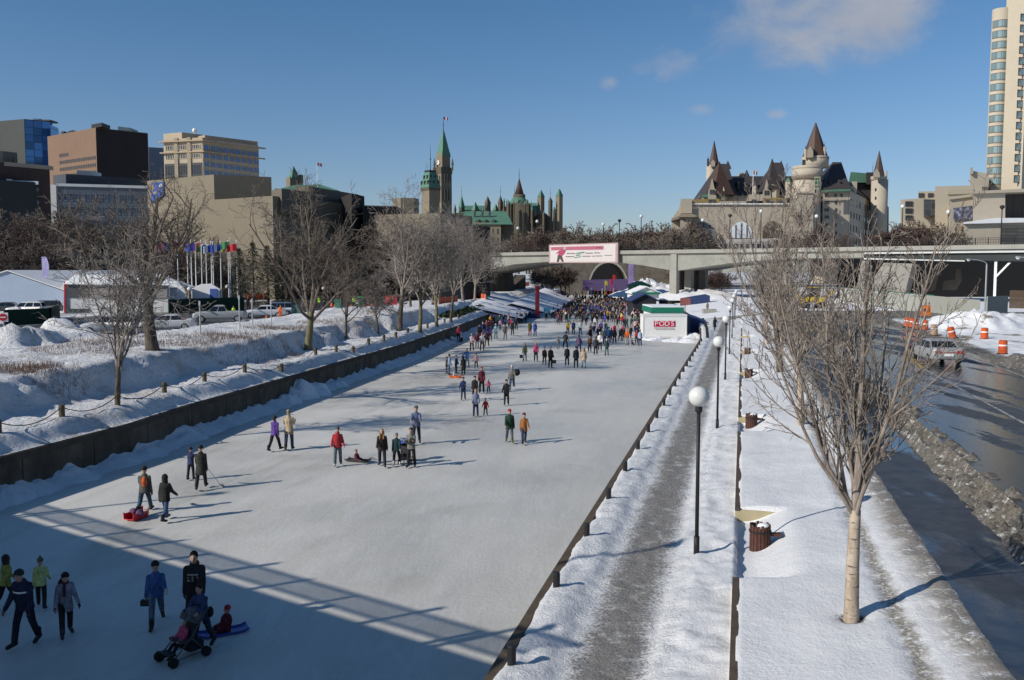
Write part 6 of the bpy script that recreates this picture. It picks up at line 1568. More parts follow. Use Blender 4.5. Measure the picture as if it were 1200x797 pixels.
# ================================================================== on and beside the ice
# white storage container with a red nameplate
p0 = at_z(753.5, 396.5, 0); p1 = at_z(804.5, 396.5, 0); wv = p1 - p0; Lc = wv.length; ang = atan2(wv.y, wv.x); cen = (p0 + p1) / 2
b = empty('storage_container', (cen.x, cen.y, 0), ang, 'white storage container with a red nameplate at the edge of the ice', 'container')
hc = at_y(780, 369, cen.y).z
mb = MB(); mb.box(-Lc / 2, Lc / 2, 0, 2.6, .05, hc); mb.build('body', M['white'], b, local=True)
mb = MB(); mb.box(-Lc / 2 - .04, Lc / 2 + .04, -.05, 2.65, hc - .22, hc + .05); mb.box(-Lc / 2 - .03, -Lc / 2 + .09, -.04, .1, .05, hc - .23); mb.box(Lc / 2 - .09, Lc / 2 + .03, -.04, .1, .05, hc - .23); mb.box(-Lc / 2 + .1, Lc / 2 - .1, -.035, .1, .05, .25); mb.build('frame', mat('pale_trim', (.66, .66, .65), .6, .05, 1), b, local=True)
k = Lc / 51.0
mb = MB(); mb.box(-Lc / 2 + (765.8 - 753.5) * k, -Lc / 2 + (791 - 753.5) * k, -.06, .02, hc - (382.5 - 369) * k * 1.02, hc - (376 - 369) * k * 1.02); mb.build('nameplate', mat('plate_red', (.50, .015, .06), .5, .05, 1), b, local=True)
for i, ch in enumerate('PODS'):
    tx = -Lc / 2 + (768.9 - 753.5 + i * 6.3) * k
    o = put_text(ch, .85, M['white'], b, (tx, -.075, hc - (379.3 - 369) * k * 1.02), 0, 1.15); o.data.materials.clear(); o.data.materials.append(M['white'])
mb = MB(); rr2 = random.Random(2)
for y_, x0, x1 in ((384.3, 766, 790), (386, 768, 791)):
    x = x0
    while x < x1:
        w_ = rr2.uniform(.5, 1.2); mb.box(-Lc / 2 + (x - 753.5) * k, -Lc / 2 + (x + w_ - 753.5) * k, -.045, .01, hc - (y_ + .35 - 369) * k, hc - (y_ - .35 - 369) * k); x += w_ + .5
mb.build('small_print', mat('grey_print', (.42, .3, .32), .7, .1, 1), b, local=True)
for px, py, r_, h in ((770, 399, 1.6, .4), (792, 400, 1.8, .45), (808, 401, 2.0, .5), (812, 396, 1.8, .6), (757, 398, 1.0, .3)): p = at_z(px, py, 0); heap('snow_heap', (p.x, p.y, 0), r_, h, px * .7, M['snow_lump'])
# green roofed kiosk behind it
b = empty('green_kiosk', (cen.x, cen.y + 5, 0), ang, 'small kiosk with a flat snowy roof and a green fascia behind the container', 'kiosk')
g0 = at_y(766.5, 365.5, cen.y + 2.9); kx0 = -Lc / 2 + (766.5 - 753.5) * k * 1.03; kx1 = -Lc / 2 + (804.5 - 753.5) * k * 1.03; zt = at_y(785, 360.3, cen.y + 2.9).z; zb = at_y(785, 366.8, cen.y + 2.9).z
mb = MB(); mb.box(kx0 + .2, kx1 - .2, -2.0, 6.3, 0, zb); mb.build('wall', M['white'], b, local=True)
mb = MB(); mb.box(kx0, kx1, -2.12, 6.6, zb, zt); mb.build('fascia', M['green_paint'], b, local=True)
mb = MB(); mb.box(kx0 + .05, kx1 - .05, -2.05, 6.5, zt, zt + .14); mb.build('roof_snow', M['roofsnow'], b, local=True)
# blue tarpaulin slope right of it
b = empty('blue_shelter', at_z(815, 385, 1.0), 0, 'dark blue canvas shelter roof between the container and the foot path', 'shelter')
pA, pB = at_z(806, 392, .3), at_z(818, 372, 1.4); mb = MB()
q = [at_y(806, 371, 128), at_y(816, 371.5, 130), at_y(826, 374, 140), at_y(806, 364, 140)]
mb.add([(q[0].x, 126, 2.3), (q[1].x + .5, 126, 1.9), (q[1].x + 1.5, 138, 1.9), (q[0].x, 138, 2.9), (q[0].x, 126, 0), (q[1].x + .5, 126, 0), (q[1].x + 1.5, 138, 0), (q[0].x, 138, 0)], [(0, 1, 2, 3), (4, 5, 1, 0), (5, 6, 2, 1), (6, 7, 3, 2), (7, 4, 0, 3), (7, 6, 5, 4)]); mb.build('canvas', M['navy'], b)
def hut(px0, px1, pb, pt, pg, Y, dep, mw, mr, lab, name='hut', snow=True):
    """gabled hut: eaves at pt, gable top pg"""
    xc = at_y((px0 + px1) / 2, pb, Y).x; o = empty(name, (xc, Y, 0), 0, lab, 'hut')
    A0, A1 = at_y(px0, pb, Y), at_y(px1, pb, Y); zt_ = at_y(px0, pt, Y).z; zg = at_y(px0, pg, Y).z; z0 = max(0, A0.z)
    mb = MB(); mb.add([(A0.x, Y, z0), (A1.x, Y, z0), (A1.x, Y, zt_), (xc, Y, zg), (A0.x, Y, zt_), (A0.x, Y + dep, z0), (A1.x, Y + dep, z0), (A1.x, Y + dep, zt_), (xc, Y + dep, zg), (A0.x, Y + dep, zt_)], [(0, 1, 2, 3, 4), (9, 8, 7, 6, 5), (0, 5, 6, 1), (1, 6, 7, 2), (4, 9, 5, 0)]); mb.build('wall', mw, o)
    e = .5; th = .25; mb = MB()
    for s_ in (0, 1):
        X0 = A0.x - e if s_ == 0 else A1.x + e; ze = zt_ - .25
        mb.add([(X0, Y - e, ze), (xc, Y - e, zg + .05), (xc, Y + dep, zg + .05), (X0, Y + dep, ze), (X0, Y - e, ze + th), (xc, Y - e, zg + th + .05), (xc, Y + dep, zg + th + .05), (X0, Y + dep, ze + th)], [(4, 5, 6, 7), (3, 2, 1, 0), (0, 1, 5, 4), (1, 2, 6, 5), (2, 3, 7, 6), (3, 0, 4, 7)])
    mb.build('roof', mr, o); return o
hut(742, 769, 372, 352, 345.5, 172, 9, mat('hut_dark', (.02, .02, .03), .8, .2, .5), M['navy'], 'dark blue roofed hut beside the crowd', 'skate_hut')
hut(742, 772, 362, 343, 337, 196, 10, M['white'], M['roofsnow'], 'white hut with a green trimmed snowy roof behind the blue hut', 'skate_hut')
pbox(bpy.data.objects['skate_hut.001'], [(741, 345), (773, 345), (773, 342.5), (741, 342.5)], 195.3, .5, M['green_paint'], 'green_trim')
hut(742, 762, 345, 335, 331, 232, 10, M['green_paint'], M['green_paint'], 'plain green hut farthest along the right side of the crowd', 'skate_hut')
# tents left of the crowd
tt = NT('shade_patched_tent_roof'); tt.done(tt.mix(tt.ss(.33, .42, tt.noise(.22, 4, .6, tt.world())), (.10, .15, .28), (.72, .72, .74)), .75, tt.bump(tt.noise(1.5, 5, .65, tt.world()), .7, .2)); TROOF = tt.m  # blue patches paint the shade lying on the snowy roofs
def longtent(px0, pb0, pt0, px1, pb1, pt1, Y0, Y1, mroof, lab, name='snow_roofed_tent', w=9):
    """ridge tent running from near (px0,Y0) to far (px1,Y1)"""
    A0, A1 = at_y(px0, pb0, Y0), at_y(px1, pb1, Y1); h0, h1 = at_y(px0, pt0, Y0).z, at_y(px1, pt1, Y1).z
    o = empty(name, (A0.x, Y0, 0), 0, lab, 'tent')
    d = Vector((A1.x - A0.x, Y1 - Y0, 0)).normalized(); n = Vector((-d.y, d.x, 0)); 
    if n.x > 0: n = -n
    a, b_ = Vector((A0.x, Y0, 0)), Vector((A1.x, Y1, 0)); e0, e1 = h0 * .32, h1 * .35
    mb = MB(); mb.add([a, b_, b_ + n * w, a + n * w] + [a + Vector((0, 0, e0)), b_ + Vector((0, 0, e1)), b_ + n * w + Vector((0, 0, e1)), a + n * w + Vector((0, 0, e0)), a + n * w / 2 + Vector((0, 0, h0 - .2)), b_ + n * w / 2 + Vector((0, 0, h1 - .2))],
        [(0, 1, 5, 4), (1, 2, 6, 9, 5), (2, 3, 7, 6), (3, 0, 4, 8, 7)]); mb.build('canvas', M['navy'] if 'blue' in lab else tentm, o)
    mb = MB(); N = 14; vs = []
    for i in range(N + 1):
        t_ = i / N; c_ = a.lerp(b_, t_); ee = lerp(e0, e1, t_); hh = lerp(h0, h1, t_)
        for j, (f, zf) in enumerate(((-.06, ee - .15), (.12, lerp(ee, hh, .28)), (.3, lerp(ee, hh, .66)), (.5, hh), (.75, lerp(ee, hh, .5)), (1.05, ee - .15))):
            q_ = c_ + n * (w * f); vs.append((q_.x, q_.y, zf + .35 * max(0, fbm(q_.x * .35, q_.y * .35, 3.)) + .12))
    mb.add(vs, [(i * 6 + j, (i + 1) * 6 + j, (i + 1) * 6 + j + 1, i * 6 + j + 1) for i in range(N) for j in range(5)]); r_ = mb.build('roof', mroof, o, True)
    return o
longtent(640, 372, 357, 668, 352, 338, 168, 232, TROOF, 'long tent with snow on its blue roof left of the crowd', w=13)
longtent(606, 380, 361, 622, 362, 343, 150, 190, TROOF, 'dark blue canvas tent with patchy snow nearer the wall', w=16)
# snow heaps along the left of the crowd, with the dark hedge below
for px, py, r_, h in ((566, 372, 6.5, 2.6), (545, 376, 5, 2.0), (590, 375, 4, 1.6)):
    p = at_z(px, py, 1.5); heap('snow_heap', (p.x - 7.5, p.y + 3, 1.4), r_ * .8, h * .6, px * .3, M['snow_lump'])
# red banner pole, blue notice boards, purple hoardings
p = at_z(630, 373, 0); mb = MB(); mb.box(p.x - .32, p.x + .32, p.y - .05, p.y + .05, .6, at_y(630, 335, p.y).z); mb.tube([(p.x - .40, p.y, 0), (p.x - .40, p.y, at_y(630, 334, p.y).z)], .07, 6); o = mb.build_top('red_banner', mat('dark_red_cloth', (.20, .012, .02), .7, .3, .5), (p.x, p.y, 0)); tag(o, 'tall dark red vertical banner in front of the snowy tents', 'banner')
for i, (px0, px1, pb, pt, c_, lab) in enumerate(((637, 645, 373, 361, (.03, .16, .26), 'turquoise notice board at the left edge of the crowd'), (676, 690, 369, 359.5, (.04, .09, .22), 'blue hoarding panel left of the pair in the crowd'), (691, 703, 369, 359.5, (.05, .10, .24), 'blue hoarding panel right of the pair in the crowd'), (656, 664, 370, 361, (.05, .09, .2), 'small blue hoarding panel left in the crowd'))):
    a = at_z(px0, pb, 0); b_ = at_z(px1, pb, 0); h = at_y(px0, pt, a.y).z; mb = MB(); mb.bar(a + Vector((0, 0, h / 2 + .1)), b_ + Vector((0, 0, h / 2 + .1)), .12, h - .1); mb.box(a.x, a.x + .1, a.y - .1, a.y + .1, 0, h); mb.box(b_.x - .1, b_.x, b_.y - .1, b_.y + .1, 0, h); o = mb.build_top('notice_board', mat(f'board_blue', c_, .6, .2, .6), a); tag(o, lab, 'notice board')
pp = empty('purple_stage', (at_y(712, 335, 285).x, 285, 0), 0, 'purple draped stage front and pylon under the far bridge', 'stage')
pbox(pp, [(683, 341), (737, 341), (737, 327), (683, 328)], 285, 2, M['purple'], 'drape'); pbox(pp, [(736, 343), (742.5, 343), (742.5, 305.5), (736.5, 307)], 278, 2, mat('lilac_banner', (.25, .18, .36), .7, .3, .4), 'pylon'); 
for px in (692, 705, 718): pbox(pp, [(px, 345), (px + 1.3, 345), (px + 1.3, 338), (px, 338)], 284, .6, M['steel'], 'leg')
fl_ = [(715, 327, [fred, blue], 'red and blue'), (718.5, 322, [fred], 'small red'), (709, 329, [gold], 'small yellow')]
for px, py, cols, nm in fl_:
    q = at_y(px, py, 270); mb = flagmesh(q, .9, 1.3, .2, cols, 2); mb.tube([(q.x, q.y, 0), q], .07, 6); o = mb.build_top('crowd_flag', cols, q); tag(o, nm + ' banner held above the far crowd', 'flag')
# orange mesh fences
of = mat('orange_mesh', (.62, .10, .03), .7, .25, 2)
for pts, lab in (([(548, 351.5), (560, 351.5), (569, 353)], 'orange mesh fence beside the bare trees at the bridge foot'), ([(596, 338), (606, 336.5), (620, 335)], 'orange mesh fence behind the blue tents'), ([(514, 358), (536, 355.5)], 'low orange mesh fence behind the right hand trees'), ([(286, 352), (312, 351)], 'orange mesh fence behind the cars below the conifers')):
    P_ = [at_z(a, b_, 3.1 if b_ > 345 else 3.6) for a, b_ in pts]; fence('mesh_fence', P_, 0, 1.3, of, lab, 'fence', True, M['steel'], .03)
# stair under the bridge
a = at_z(580, 340, 3.0); c_ = at_y(604.5, 320, a.y + 14); b = empty('stairway', a, 0, 'dark stairway with a white handrail climbing under the left bridge end', 'stairs')
mb = MB(); mb.bar(a + Vector((0, 0, .5)), c_, .35, .3); mb.build('handrail', M['white'], b)
mb = MB(); nst = 18
for i in range(nst):
    q0 = a.lerp(c_, i / nst); q1 = a.lerp(c_, (i + 1) / nst); mb.box(q0.x, q0.x + 3.5, q0.y, q1.y, 2.8, q0.z - .3)
mb.build('steps', M['dkconc'], b)
# blue shelter and snowy bits right of the bridge column
b = empty('blue_shelter', at_y(815, 348, 190), 0, 'long dark blue canvas fence beyond the bridge column', 'shelter'); pbox(b, [(797, 361), (832, 361), (832, 347), (826, 345), (797, 350)], 190, 3, M['navy'], 'canvas')
heap('snow_heap', (at_y(815, 345, 215).x, 215, 2.2), 13, 2.0, 3.3, M['snow']); heap('snow_heap', (at_y(770, 335, 262).x, 262, 1.5), 15, 3.2, 4.3, M['snow']); heap('snow_heap', (at_y(757, 345, 300).x, 300, 0), 12, 5.0, 6.3, M['snow'])
b = empty('concrete_block', at_z(832, 368, 1.6), 0, 'small pale concrete block beside the far end of the foot path', 'block'); p = at_z(832, 368, 1.6); mb = MB(); mb.box(p.x - 1.1, p.x + 1.1, p.y, p.y + 1.2, 1.4, 2.4); mb.build('block', M['concrete_lt'], b)
p = at_z(803, 356, 3); mb = MB(); mb.box(p.x - .9, p.x + .9, p.y - .05, p.y + .05, 2.8, 4.0, 0); mb.tube([(p.x, p.y + .1, 0), (p.x, p.y + .1, 4.1)], .08, 6); o = mb.build_top('notice_sign', mat('brown_sign', (.25, .09, .08), .6, .3, .8), (p.x, p.y, 0)); tag(o, 'brown and white notice sign at the bridge column', 'sign')
# traffic signs among the trees (left)
for px, pb, pt, w_, c_, lab in ((426, 362, 347, 1.0, (.02, .22, .12), 'green sign board on posts among the left trees'), (433.5, 362, 353.5, .8, (.45, .05, .04), 'red sign board on posts among the left trees'), (396, 365, 350, .45, (.03, .16, .12), 'narrow green litter bin post left of the bare trees'), (345, 371, 357.5, .7, (.04, .14, .12), 'dark green box beside the leaning tree'), (458.5, 361, 346.5, .9, (.40, .03, .04), 'small red sign behind the thick bare trunk')):
    p = at_z(px, pb, 3.1); zt_ = at_y(px, pt, p.y).z; mb = MB(); mb.box(p.x - w_, p.x + w_, p.y - .06, p.y + .06, max(3.1 + .3, zt_ - 1.4), zt_); mb.tube([(p.x, p.y + .12, 3), (p.x, p.y + .12, zt_)], .06, 6); o = mb.build_top('sign_board', mat('board_paint', c_, .6, .15, 1), (p.x, p.y, 3.1)); tag(o, lab, 'sign')
# low dark boat-like slabs and hedge at the wall foot
def leafclump(mb, c, r, h, n, rs, sz=.12, mi=0):
    for _ in range(n):
        th = rs.uniform(0, 2 * pi); f = rs.random() ** .5; z = rs.random()
        w_ = sqrt(max(0, 1 - (z * 2 - 1) ** 2)) * .6 + .4
        p = Vector((c[0] + r * f * w_ * cos(th), c[1] + r * f * w_ * sin(th), c[2] + z * h))
        a_ = Vector((rs.gauss(0, 1), rs.gauss(0, 1), rs.gauss(0, 1))).normalized() * sz; b_ = a_.orthogonal().normalized() * sz * .5
        k = len(mb.v); mb.v += [tuple(p - a_ - b_), tuple(p + a_ - b_), tuple(p + a_ + b_), tuple(p - a_ + b_)]; mb.f.append((k, k + 1, k + 2, k + 3)); mb.m.append(mi)
hedge = mat('dark_conifer_green', (.02, .032, .012), .85, .5, 1.5)
rs = random.Random(11); mb = MB()
pa = at_z(524, 389, .3); pb_ = at_z(560, 375, .3)
for i in range(14):
    q = pa.lerp(pb_, i / 13); leafclump(mb, (q.x, q.y, .1), 1.6, 2.4 + .6 * rs.random(), 420, rs, .2)
o = mb.build_top('evergreen_hedge', hedge, pa); tag(o, 'dark evergreen hedge along the ice below the left wall end', 'hedge')
# ================================================================== trees
def barkm(name, lo, hi, sc=6, rings=False):
    t = NT(name); n = t.noise(sc, 5, .65, t.mapv(t.co, (1, 1, .35)))
    c = t.mix(t.ss(.35, .65, n), lo, hi)
    if rings:
        q = t.noise(5, 4, .7, t.mapv(t.co, (.5, .5, 3.2))); c = t.mix(t.ss(.56, .64, q), c, (.05, .04, .03))
    return t.done(c, .9, t.bump(t.noise(sc * 3, 4, .6), .6, .02), .2)
bark_d = barkm('dark_bark', (.05, .04, .03), (.13, .105, .08)); twig_d = barkm('brown_twigs', (.105, .085, .068), (.20, .165, .135))
bark_g = barkm('mossy_bark', (.11, .10, .05), (.20, .17, .10)); twig_g = barkm('grey_twigs', (.17, .145, .125), (.29, .25, .22))
bark_b = barkm('pale_birch_bark', (.30, .24, .18), (.46, .38, .30), 5, True); twig_b = barkm('birch_twigs', (.14, .11, .09), (.31, .265, .225), 4)
twig_r = barkm('reddish_twigs', (.07, .045, .038), (.13, .09, .075))

def grow(mb, p, d, L, r, lev, cfg, rs):
    maxl = cfg['levels']; n = cfg['seg'][lev]
    pts = [p.copy()]; rad = [r]; dirs = [d.copy()]
    wob = cfg['wob'][lev]; up = cfg['up'][lev]
    for i in range(n):
        d = (d + Vector((rs.gauss(0, wob), rs.gauss(0, wob), rs.gauss(0, wob) + up))).normalized()
        p = p + d * (L / n); pts.append(p); dirs.append(d); f = (i + 1) / n
        rad.append(max(cfg['rmin'], r * (1 - .72 * f ** 1.1)))
    mb.tube(pts, rad, cfg['sides'][lev], 0, cap=False)
    if lev >= maxl: return
    nc = cfg['kids'][lev]; nc = max(1, int(nc * rs.uniform(.8, 1.2) + .5))
    for k in range(nc):
        f = cfg['start'][lev] + (1 - cfg['start'][lev]) * ((k + rs.random()) / nc)
        i = min(n - 1, int(f * n)); q = pts[i].lerp(pts[i + 1], f * n - i); dd = dirs[i + 1]
        a = dd.orthogonal().normalized(); b_ = dd.cross(a); th = rs.uniform(0, 2 * pi) + k * 2.4
        ang = radians(rs.uniform(*cfg['ang'][lev]))
        nd = (dd * cos(ang) + (a * cos(th) + b_ * sin(th)) * sin(ang)).normalized()
        ll = L * rs.uniform(*cfg['len'][lev]) * (1 - .45 * f)
        rr_ = max(cfg['rmin'], rad[i] * cfg['rr'][lev])
        grow(mb, q, nd, ll, rr_, lev + 1, cfg, rs)
def make_tree(seed, H, th, r0, lean=(0, 0), stems=6, sang=(15, 45), slen=.7, cfg=None, fork=.75):
    """trunk to height th, then stems; returns trunk and crown shape collections"""
    rs = random.Random(seed); cf = dict(levels=3, seg=[7, 5, 4, 3], wob=[.10, .16, .2, .22], up=[.07, .05, .05, .04], sides=[7, 5, 3, 3], kids=[8, 7, 6, 0], start=[.18, .15, .15, 0],
              ang=[(25, 55), (25, 60), (25, 65), (0, 0)], len=[(.45, .7), (.4, .7), (.4, .75), (0, 0)], rr=[.55, .55, .6, .5], rmin=.010)
    cf.update(cfg or {})
    tr = MB(); pts = []; rad = []; n = 9; d = Vector((lean[0], lean[1], 1)).normalized(); p = Vector((0, 0, -.25))
    for i in range(n + 1):
        f = i / n; pts.append(p.copy()); rad.append(r0 * (1.35 - .35 * min(1, f * 7)) * (1 - .35 * f)); d = (d + Vector((rs.gauss(0, .035), rs.gauss(0, .035), .05))).normalized(); p = p + d * ((th + .25) / n)
    tr.tube(pts, rad, 12, 0)
    cr = MB()
    for k in range(stems):
        f = fork + (1 - fork) * (k + .5) / stems; i = min(n - 1, int(f * n)); q = pts[i].lerp(pts[i + 1], f * n - i)
        a = radians(rs.uniform(*sang)); az = k * 2.399 + rs.uniform(-.4, .4)
        if k == stems - 1: a *= .3; q = pts[-1]
        nd = (d * cos(a) + Vector((cos(az) + cf.get('bx', 0), sin(az), 0)) * sin(a)).normalized()
        grow(cr, q, nd, (H - th) * slen * rs.uniform(.85, 1.15), rad[-1] * (cf.get('sr', .62) if k < stems - 1 else .8), 0, cf, rs)
    return tr, cr
def plant_tree(name, loc, parts, tm, cm_, label, group=None, rz=0., sc=1., cache={}):
    o = empty(name, loc, rz, label, 'tree', group)
    tr, cr = parts
    if isinstance(tr, MB): tr, cr = tr.mesh('trunk', tm, smooth=True), cr.mesh('crown', cm_, smooth=False)
    t_ = link('trunk', tr, o); c_ = link('crown', cr, o)
    if sc != 1: o.scale = (sc, sc, sc)
    return o
def meshes(parts, tm, cm_): return (parts[0].mesh('trunk', tm, smooth=True), parts[1].mesh('crown', cm_))

# near tree on the right slope
birchcfg = dict(bx=-.72, sr=.44, seg=[9, 7, 5, 3], wob=[.07, .10, .14, .2], up=[.085, .10, .08, .05], kids=[10, 6, 3, 0], start=[.12, .12, .15, 0], ang=[(24, 42), (22, 45), (25, 55), (0, 0)], len=[(.34, .56), (.34, .58), (.3, .6), (0, 0)], rr=[.5, .55, .6, .5], rmin=.0055, sides=[8, 6, 4, 3])
x, y = uv2xy(17.85, 2.12); 
plant_tree('bare_birch_tree', (x, y, zright(17.85, 2.12) - .03), make_tree(21, 7.9, 2.2, .15, (.0, 0), 11, (6, 30), .84, birchcfg, .88), bark_b, twig_b, 'pale barked bare tree with upswept branches, nearest on the snowy slope at right')
bcfg2 = dict(birchcfg, bx=0, sr=.5, rmin=.008, kids=[8, 6, 4, 0])
midtrees = [meshes(make_tree(31, 7.6, 2.6, .17, (.03, 0), 9, (12, 42), .85, bcfg2, .85), bark_b, twig_b), meshes(make_tree(33, 12.5, 3.6, .22, (-.12, 0), 9, (15, 52), .85, dict(bcfg2, rmin=.012), .7), bark_d, twig_b), meshes(make_tree(36, 7.4, 2.0, .16, (0, 0), 9, (12, 45), .85, dict(bcfg2, rmin=.014), .8), bark_b, twig_g)]
for i, (u, v, k, rz, sc, lab) in enumerate(((39.8, 2.5, 0, .6, 1.0, 'pale barked bare tree standing just behind the nearest one on the slope'), (61, 2.5, 1, .2, 1.0, 'taller dark limbed bare tree leaning left on the slope, third in the row'), (72, 3.0, 2, 1.2, 1.0, 'bare twiggy tree on the slope behind the leaning one'), (84, 2.2, 0, 2.6, 1.0, 'fifth bare tree on the right slope towards the bridge'), (101, 2.4, 2, 4.1, 1.05, 'sixth bare tree on the right slope near the bridge'), (118, 3.0, 0, 5.0, 1.0, 'farthest bare tree on the right slope under the bridge'))):
    x, y = uv2xy(u, v); plant_tree('bare_tree', (x, y, zright(u, v) - .05), midtrees[k], None, None, lab, 'bare trees on the right slope', rz, sc)
# left bank: large near trees
lc = dict(rmin=.014, kids=[9, 7, 6, 0], up=[.03, .03, .02, .0], wob=[.12, .18, .22, .25])
def LT(px, py, args, tm, cm_, lab, name='bare_tree', rz=0., z0=3.0):
    p = GL(px, py, z0); p.z = zl_at(p.x, p.y) - .05; return plant_tree(name, p, args, tm, cm_, lab, None, rz)
LT(138, 468, make_tree(51, 8.6, 2.3, .15, (-.05, 0), 8, (8, 34), .82, dict(lc, rmin=.0105, up=[.09, .06, .04, .02], kids=[8, 6, 5, 0]), .55), bark_d, twig_g, 'small many stemmed bare tree by the rope posts at left', z0=2.3)
LT(179, 410, make_tree(53, 13.2, 4.2, .40, (.0, 0), 7, (22, 62), .74, dict(lc, rmin=.011, kids=[8, 6, 5, 0]), .62), bark_d, twig_d, 'thick trunked spreading bare tree before the white hall', z0=3.7)
LT(361, 410, make_tree(57, 15.0, 3.2, .34, (-.02, 0), 7, (16, 58), .82, dict(lc, rmin=.012, kids=[8, 6, 5, 0], up=[.04, .03, .02, .0]), .72), bark_g, twig_d, 'tall bare tree forking into two mossy limbs in front of the conifers', z0=2.6)
LT(405.5, 397, make_tree(59, 8.5, 2.6, .15, (-.04, 0), 7, (10, 45), .8, dict(lc, rmin=.012, kids=[8, 6, 5, 0]), .6), bark_d, twig_d, 'slim dark bare tree right of the forked one', z0=2.6)
LT(443.5, 391.5, make_tree(61, 6.8, 2.4, .15, (-.05, 0), 7, (15, 55), .8, dict(lc, rmin=.016, kids=[9, 8, 6, 0]), .6), bark_d, twig_g, 'small bushy bare tree above the wall, left of the thick grey trunk', z0=2.3)
gcfg = dict(rmin=.014, kids=[9, 7, 5, 0], up=[.06, .05, .03, .02], wob=[.10, .16, .2, .22])
for px, py, sd_, H, th, r, tm, lab in ((469, 381, 63, 15.5, 5.2, .3, bark_d, 'tall bare tree with a thick grey trunk above the wall'), (481.5, 364.5, 65, 11, 3.5, .22, bark_d, 'bare tree set back between the thick grey and yellow green trunks'), (492, 380, 67, 13.5, 4.6, .24, bark_g, 'bare tree with a yellow green trunk above the wall'), (511.5, 374.5, 69, 13, 4.0, .22, bark_g, 'bare tree with greenish trunk right of the yellow green one'), (507, 360, 70, 12.5, 4.0, .25, bark_d, 'dark trunked bare tree behind the greenish one'), (528.5, 370, 71, 14, 4.5, .2, bark_d, 'grey crowned bare tree near the end of the wall'), (543, 357, 73, 16, 5.0, .3, twig_g, 'tall pale grey bare tree beside the bridge foot'), (556, 354, 74, 14, 4.5, .25, twig_g, 'pale bare tree closest to the arched bridge at left')):
    p = at_z(px, py, 2.9); p.z = 2.8 if py < 366 else zl_at(p.x, p.y); 
    plant_tree('bare_tree', p, make_tree(sd_, H, th, r, (random.Random(sd_).uniform(-.04, .04), 0), 8, (12, 48), .82, gcfg, .6), tm, twig_g, lab)
# bare trees behind: shared shapes
bgc = dict(rmin=.024, kids=[8, 7, 5, 0], sides=[5, 3, 3, 3], up=[.05, .04, .02, .0], wob=[.12, .18, .22, .25])
BGT = [meshes(make_tree(80 + k, 10, 2.2, .2, (0, 0), 8, (15, 60), .85, bgc, .55), bark_d, (twig_d, twig_r, twig_d)[k]) for k in range(3)]
rs = random.Random(4)
BGL = []
for i in range(16): BGL.append((lerp(-30, 128, (i + rs.random() * .8) / 18), rs.uniform(150, 190), rs.uniform(250, 272), 'brown bare tree in the thicket behind the tent at far left', 'thicket of bare trees behind the tent'))
for i in range(7): BGL.append((lerp(120, 205, (i + rs.random()) / 7), rs.uniform(172, 190), rs.uniform(268, 286), 'bare tree behind the white hall roof', 'bare trees behind the white hall'))
for i in range(5): BGL.append((lerp(205, 290, (i + rs.random()) / 5), rs.uniform(176, 190), rs.uniform(280, 300), 'bare tree behind the flagpoles and marquee', 'bare trees behind the flagpoles'))
for i in range(14): BGL.append((lerp(318, 450, (i + rs.random()) / 14), rs.uniform(170, 190), rs.uniform(284, 312), 'dark bare tree in front of the concrete terrace', 'bare trees below the terrace'))
for i in range(7): BGL.append((lerp(440, 552, (i + rs.random()) / 7), rs.uniform(180, 195), rs.uniform(262, 290), 'grey bare tree in the clump left of the arched bridge', 'bare trees left of the arched bridge'))
for px, Y, pt, lab, grp in BGL:
    q = at_y(px, 340, Y); top_ = at_y(px, pt, Y).z; plant_tree('bare_tree', (q.x, Y, 2.9), BGT[rs.randrange(3)], None, None, lab, grp, rs.uniform(0, 6.2), (top_ - 2.9) / 9.6)
# far trees beyond the bridge
FT = []
for i in range(22): FT.append((lerp(668, 792, (i + rs.random()) / 22), rs.uniform(380, 440), rs.uniform(267, 277) , 8, 'hazy brown bare tree on the rise beyond the arched bridge', 'bare trees on the rise beyond the bridge'))
for i in range(12): FT.append((lerp(602, 668, (i + rs.random()) / 12), rs.uniform(395, 440), rs.uniform(266, 281), 8, 'brown bare tree below the parliament walls', 'bare trees below the parliament'))
for i in range(7): FT.append((lerp(786, 815, (i + rs.random()) / 7), rs.uniform(300, 330), rs.uniform(260, 278), 6, 'bare tree at the left corner of the limestone station', 'bare trees at the station corner'))
for i in range(8): FT.append((lerp(797, 852, (i + rs.random()) / 8), rs.uniform(250, 290), rs.uniform(312, 322), 1.5, 'dark bare tree seen under the right arch of the bridge', 'bare trees under the right arch'))
for i in range(9): FT.append((lerp(1038, 1112, (i + rs.random()) / 9), rs.uniform(222, 234), rs.uniform(258, 270), 9.5, 'bare shrub tree in front of the cream shopping centre', 'shrub trees before the shopping centre'))
for i in range(8): FT.append((lerp(628, 668, (i + rs.random()) / 8), rs.uniform(250, 290), rs.uniform(308, 318), 2.5, 'brown bush tree behind the snowy tents', 'bush trees behind the snowy tents'))
for i in range(6): FT.append((lerp(905, 985, (i + rs.random()) / 6), rs.uniform(300, 320), rs.uniform(268, 280), 9, 'bare tree before the castle hotel wing', 'bare trees before the hotel'))
BGF = [meshes(make_tree(90 + k, 10, 2.0, .22, (0, 0), 8, (15, 62), .85, dict(bgc, rmin=.05, levels=3, kids=[8, 6, 4, 0]), .5), bark_d, (twig_d, twig_r)[k]) for k in range(2)]
for px, Y, pt, zb, lab, grp in FT:
    q = at_y(px, 318, Y); top_ = at_y(px, pt, Y).z; plant_tree('bare_tree', (q.x, Y, zb), BGF[rs.randrange(2)], None, None, lab, grp, rs.uniform(0, 6.2), max(.25, (top_ - zb) / 9.6))
t_ = at_z(1090, 275, 12); 
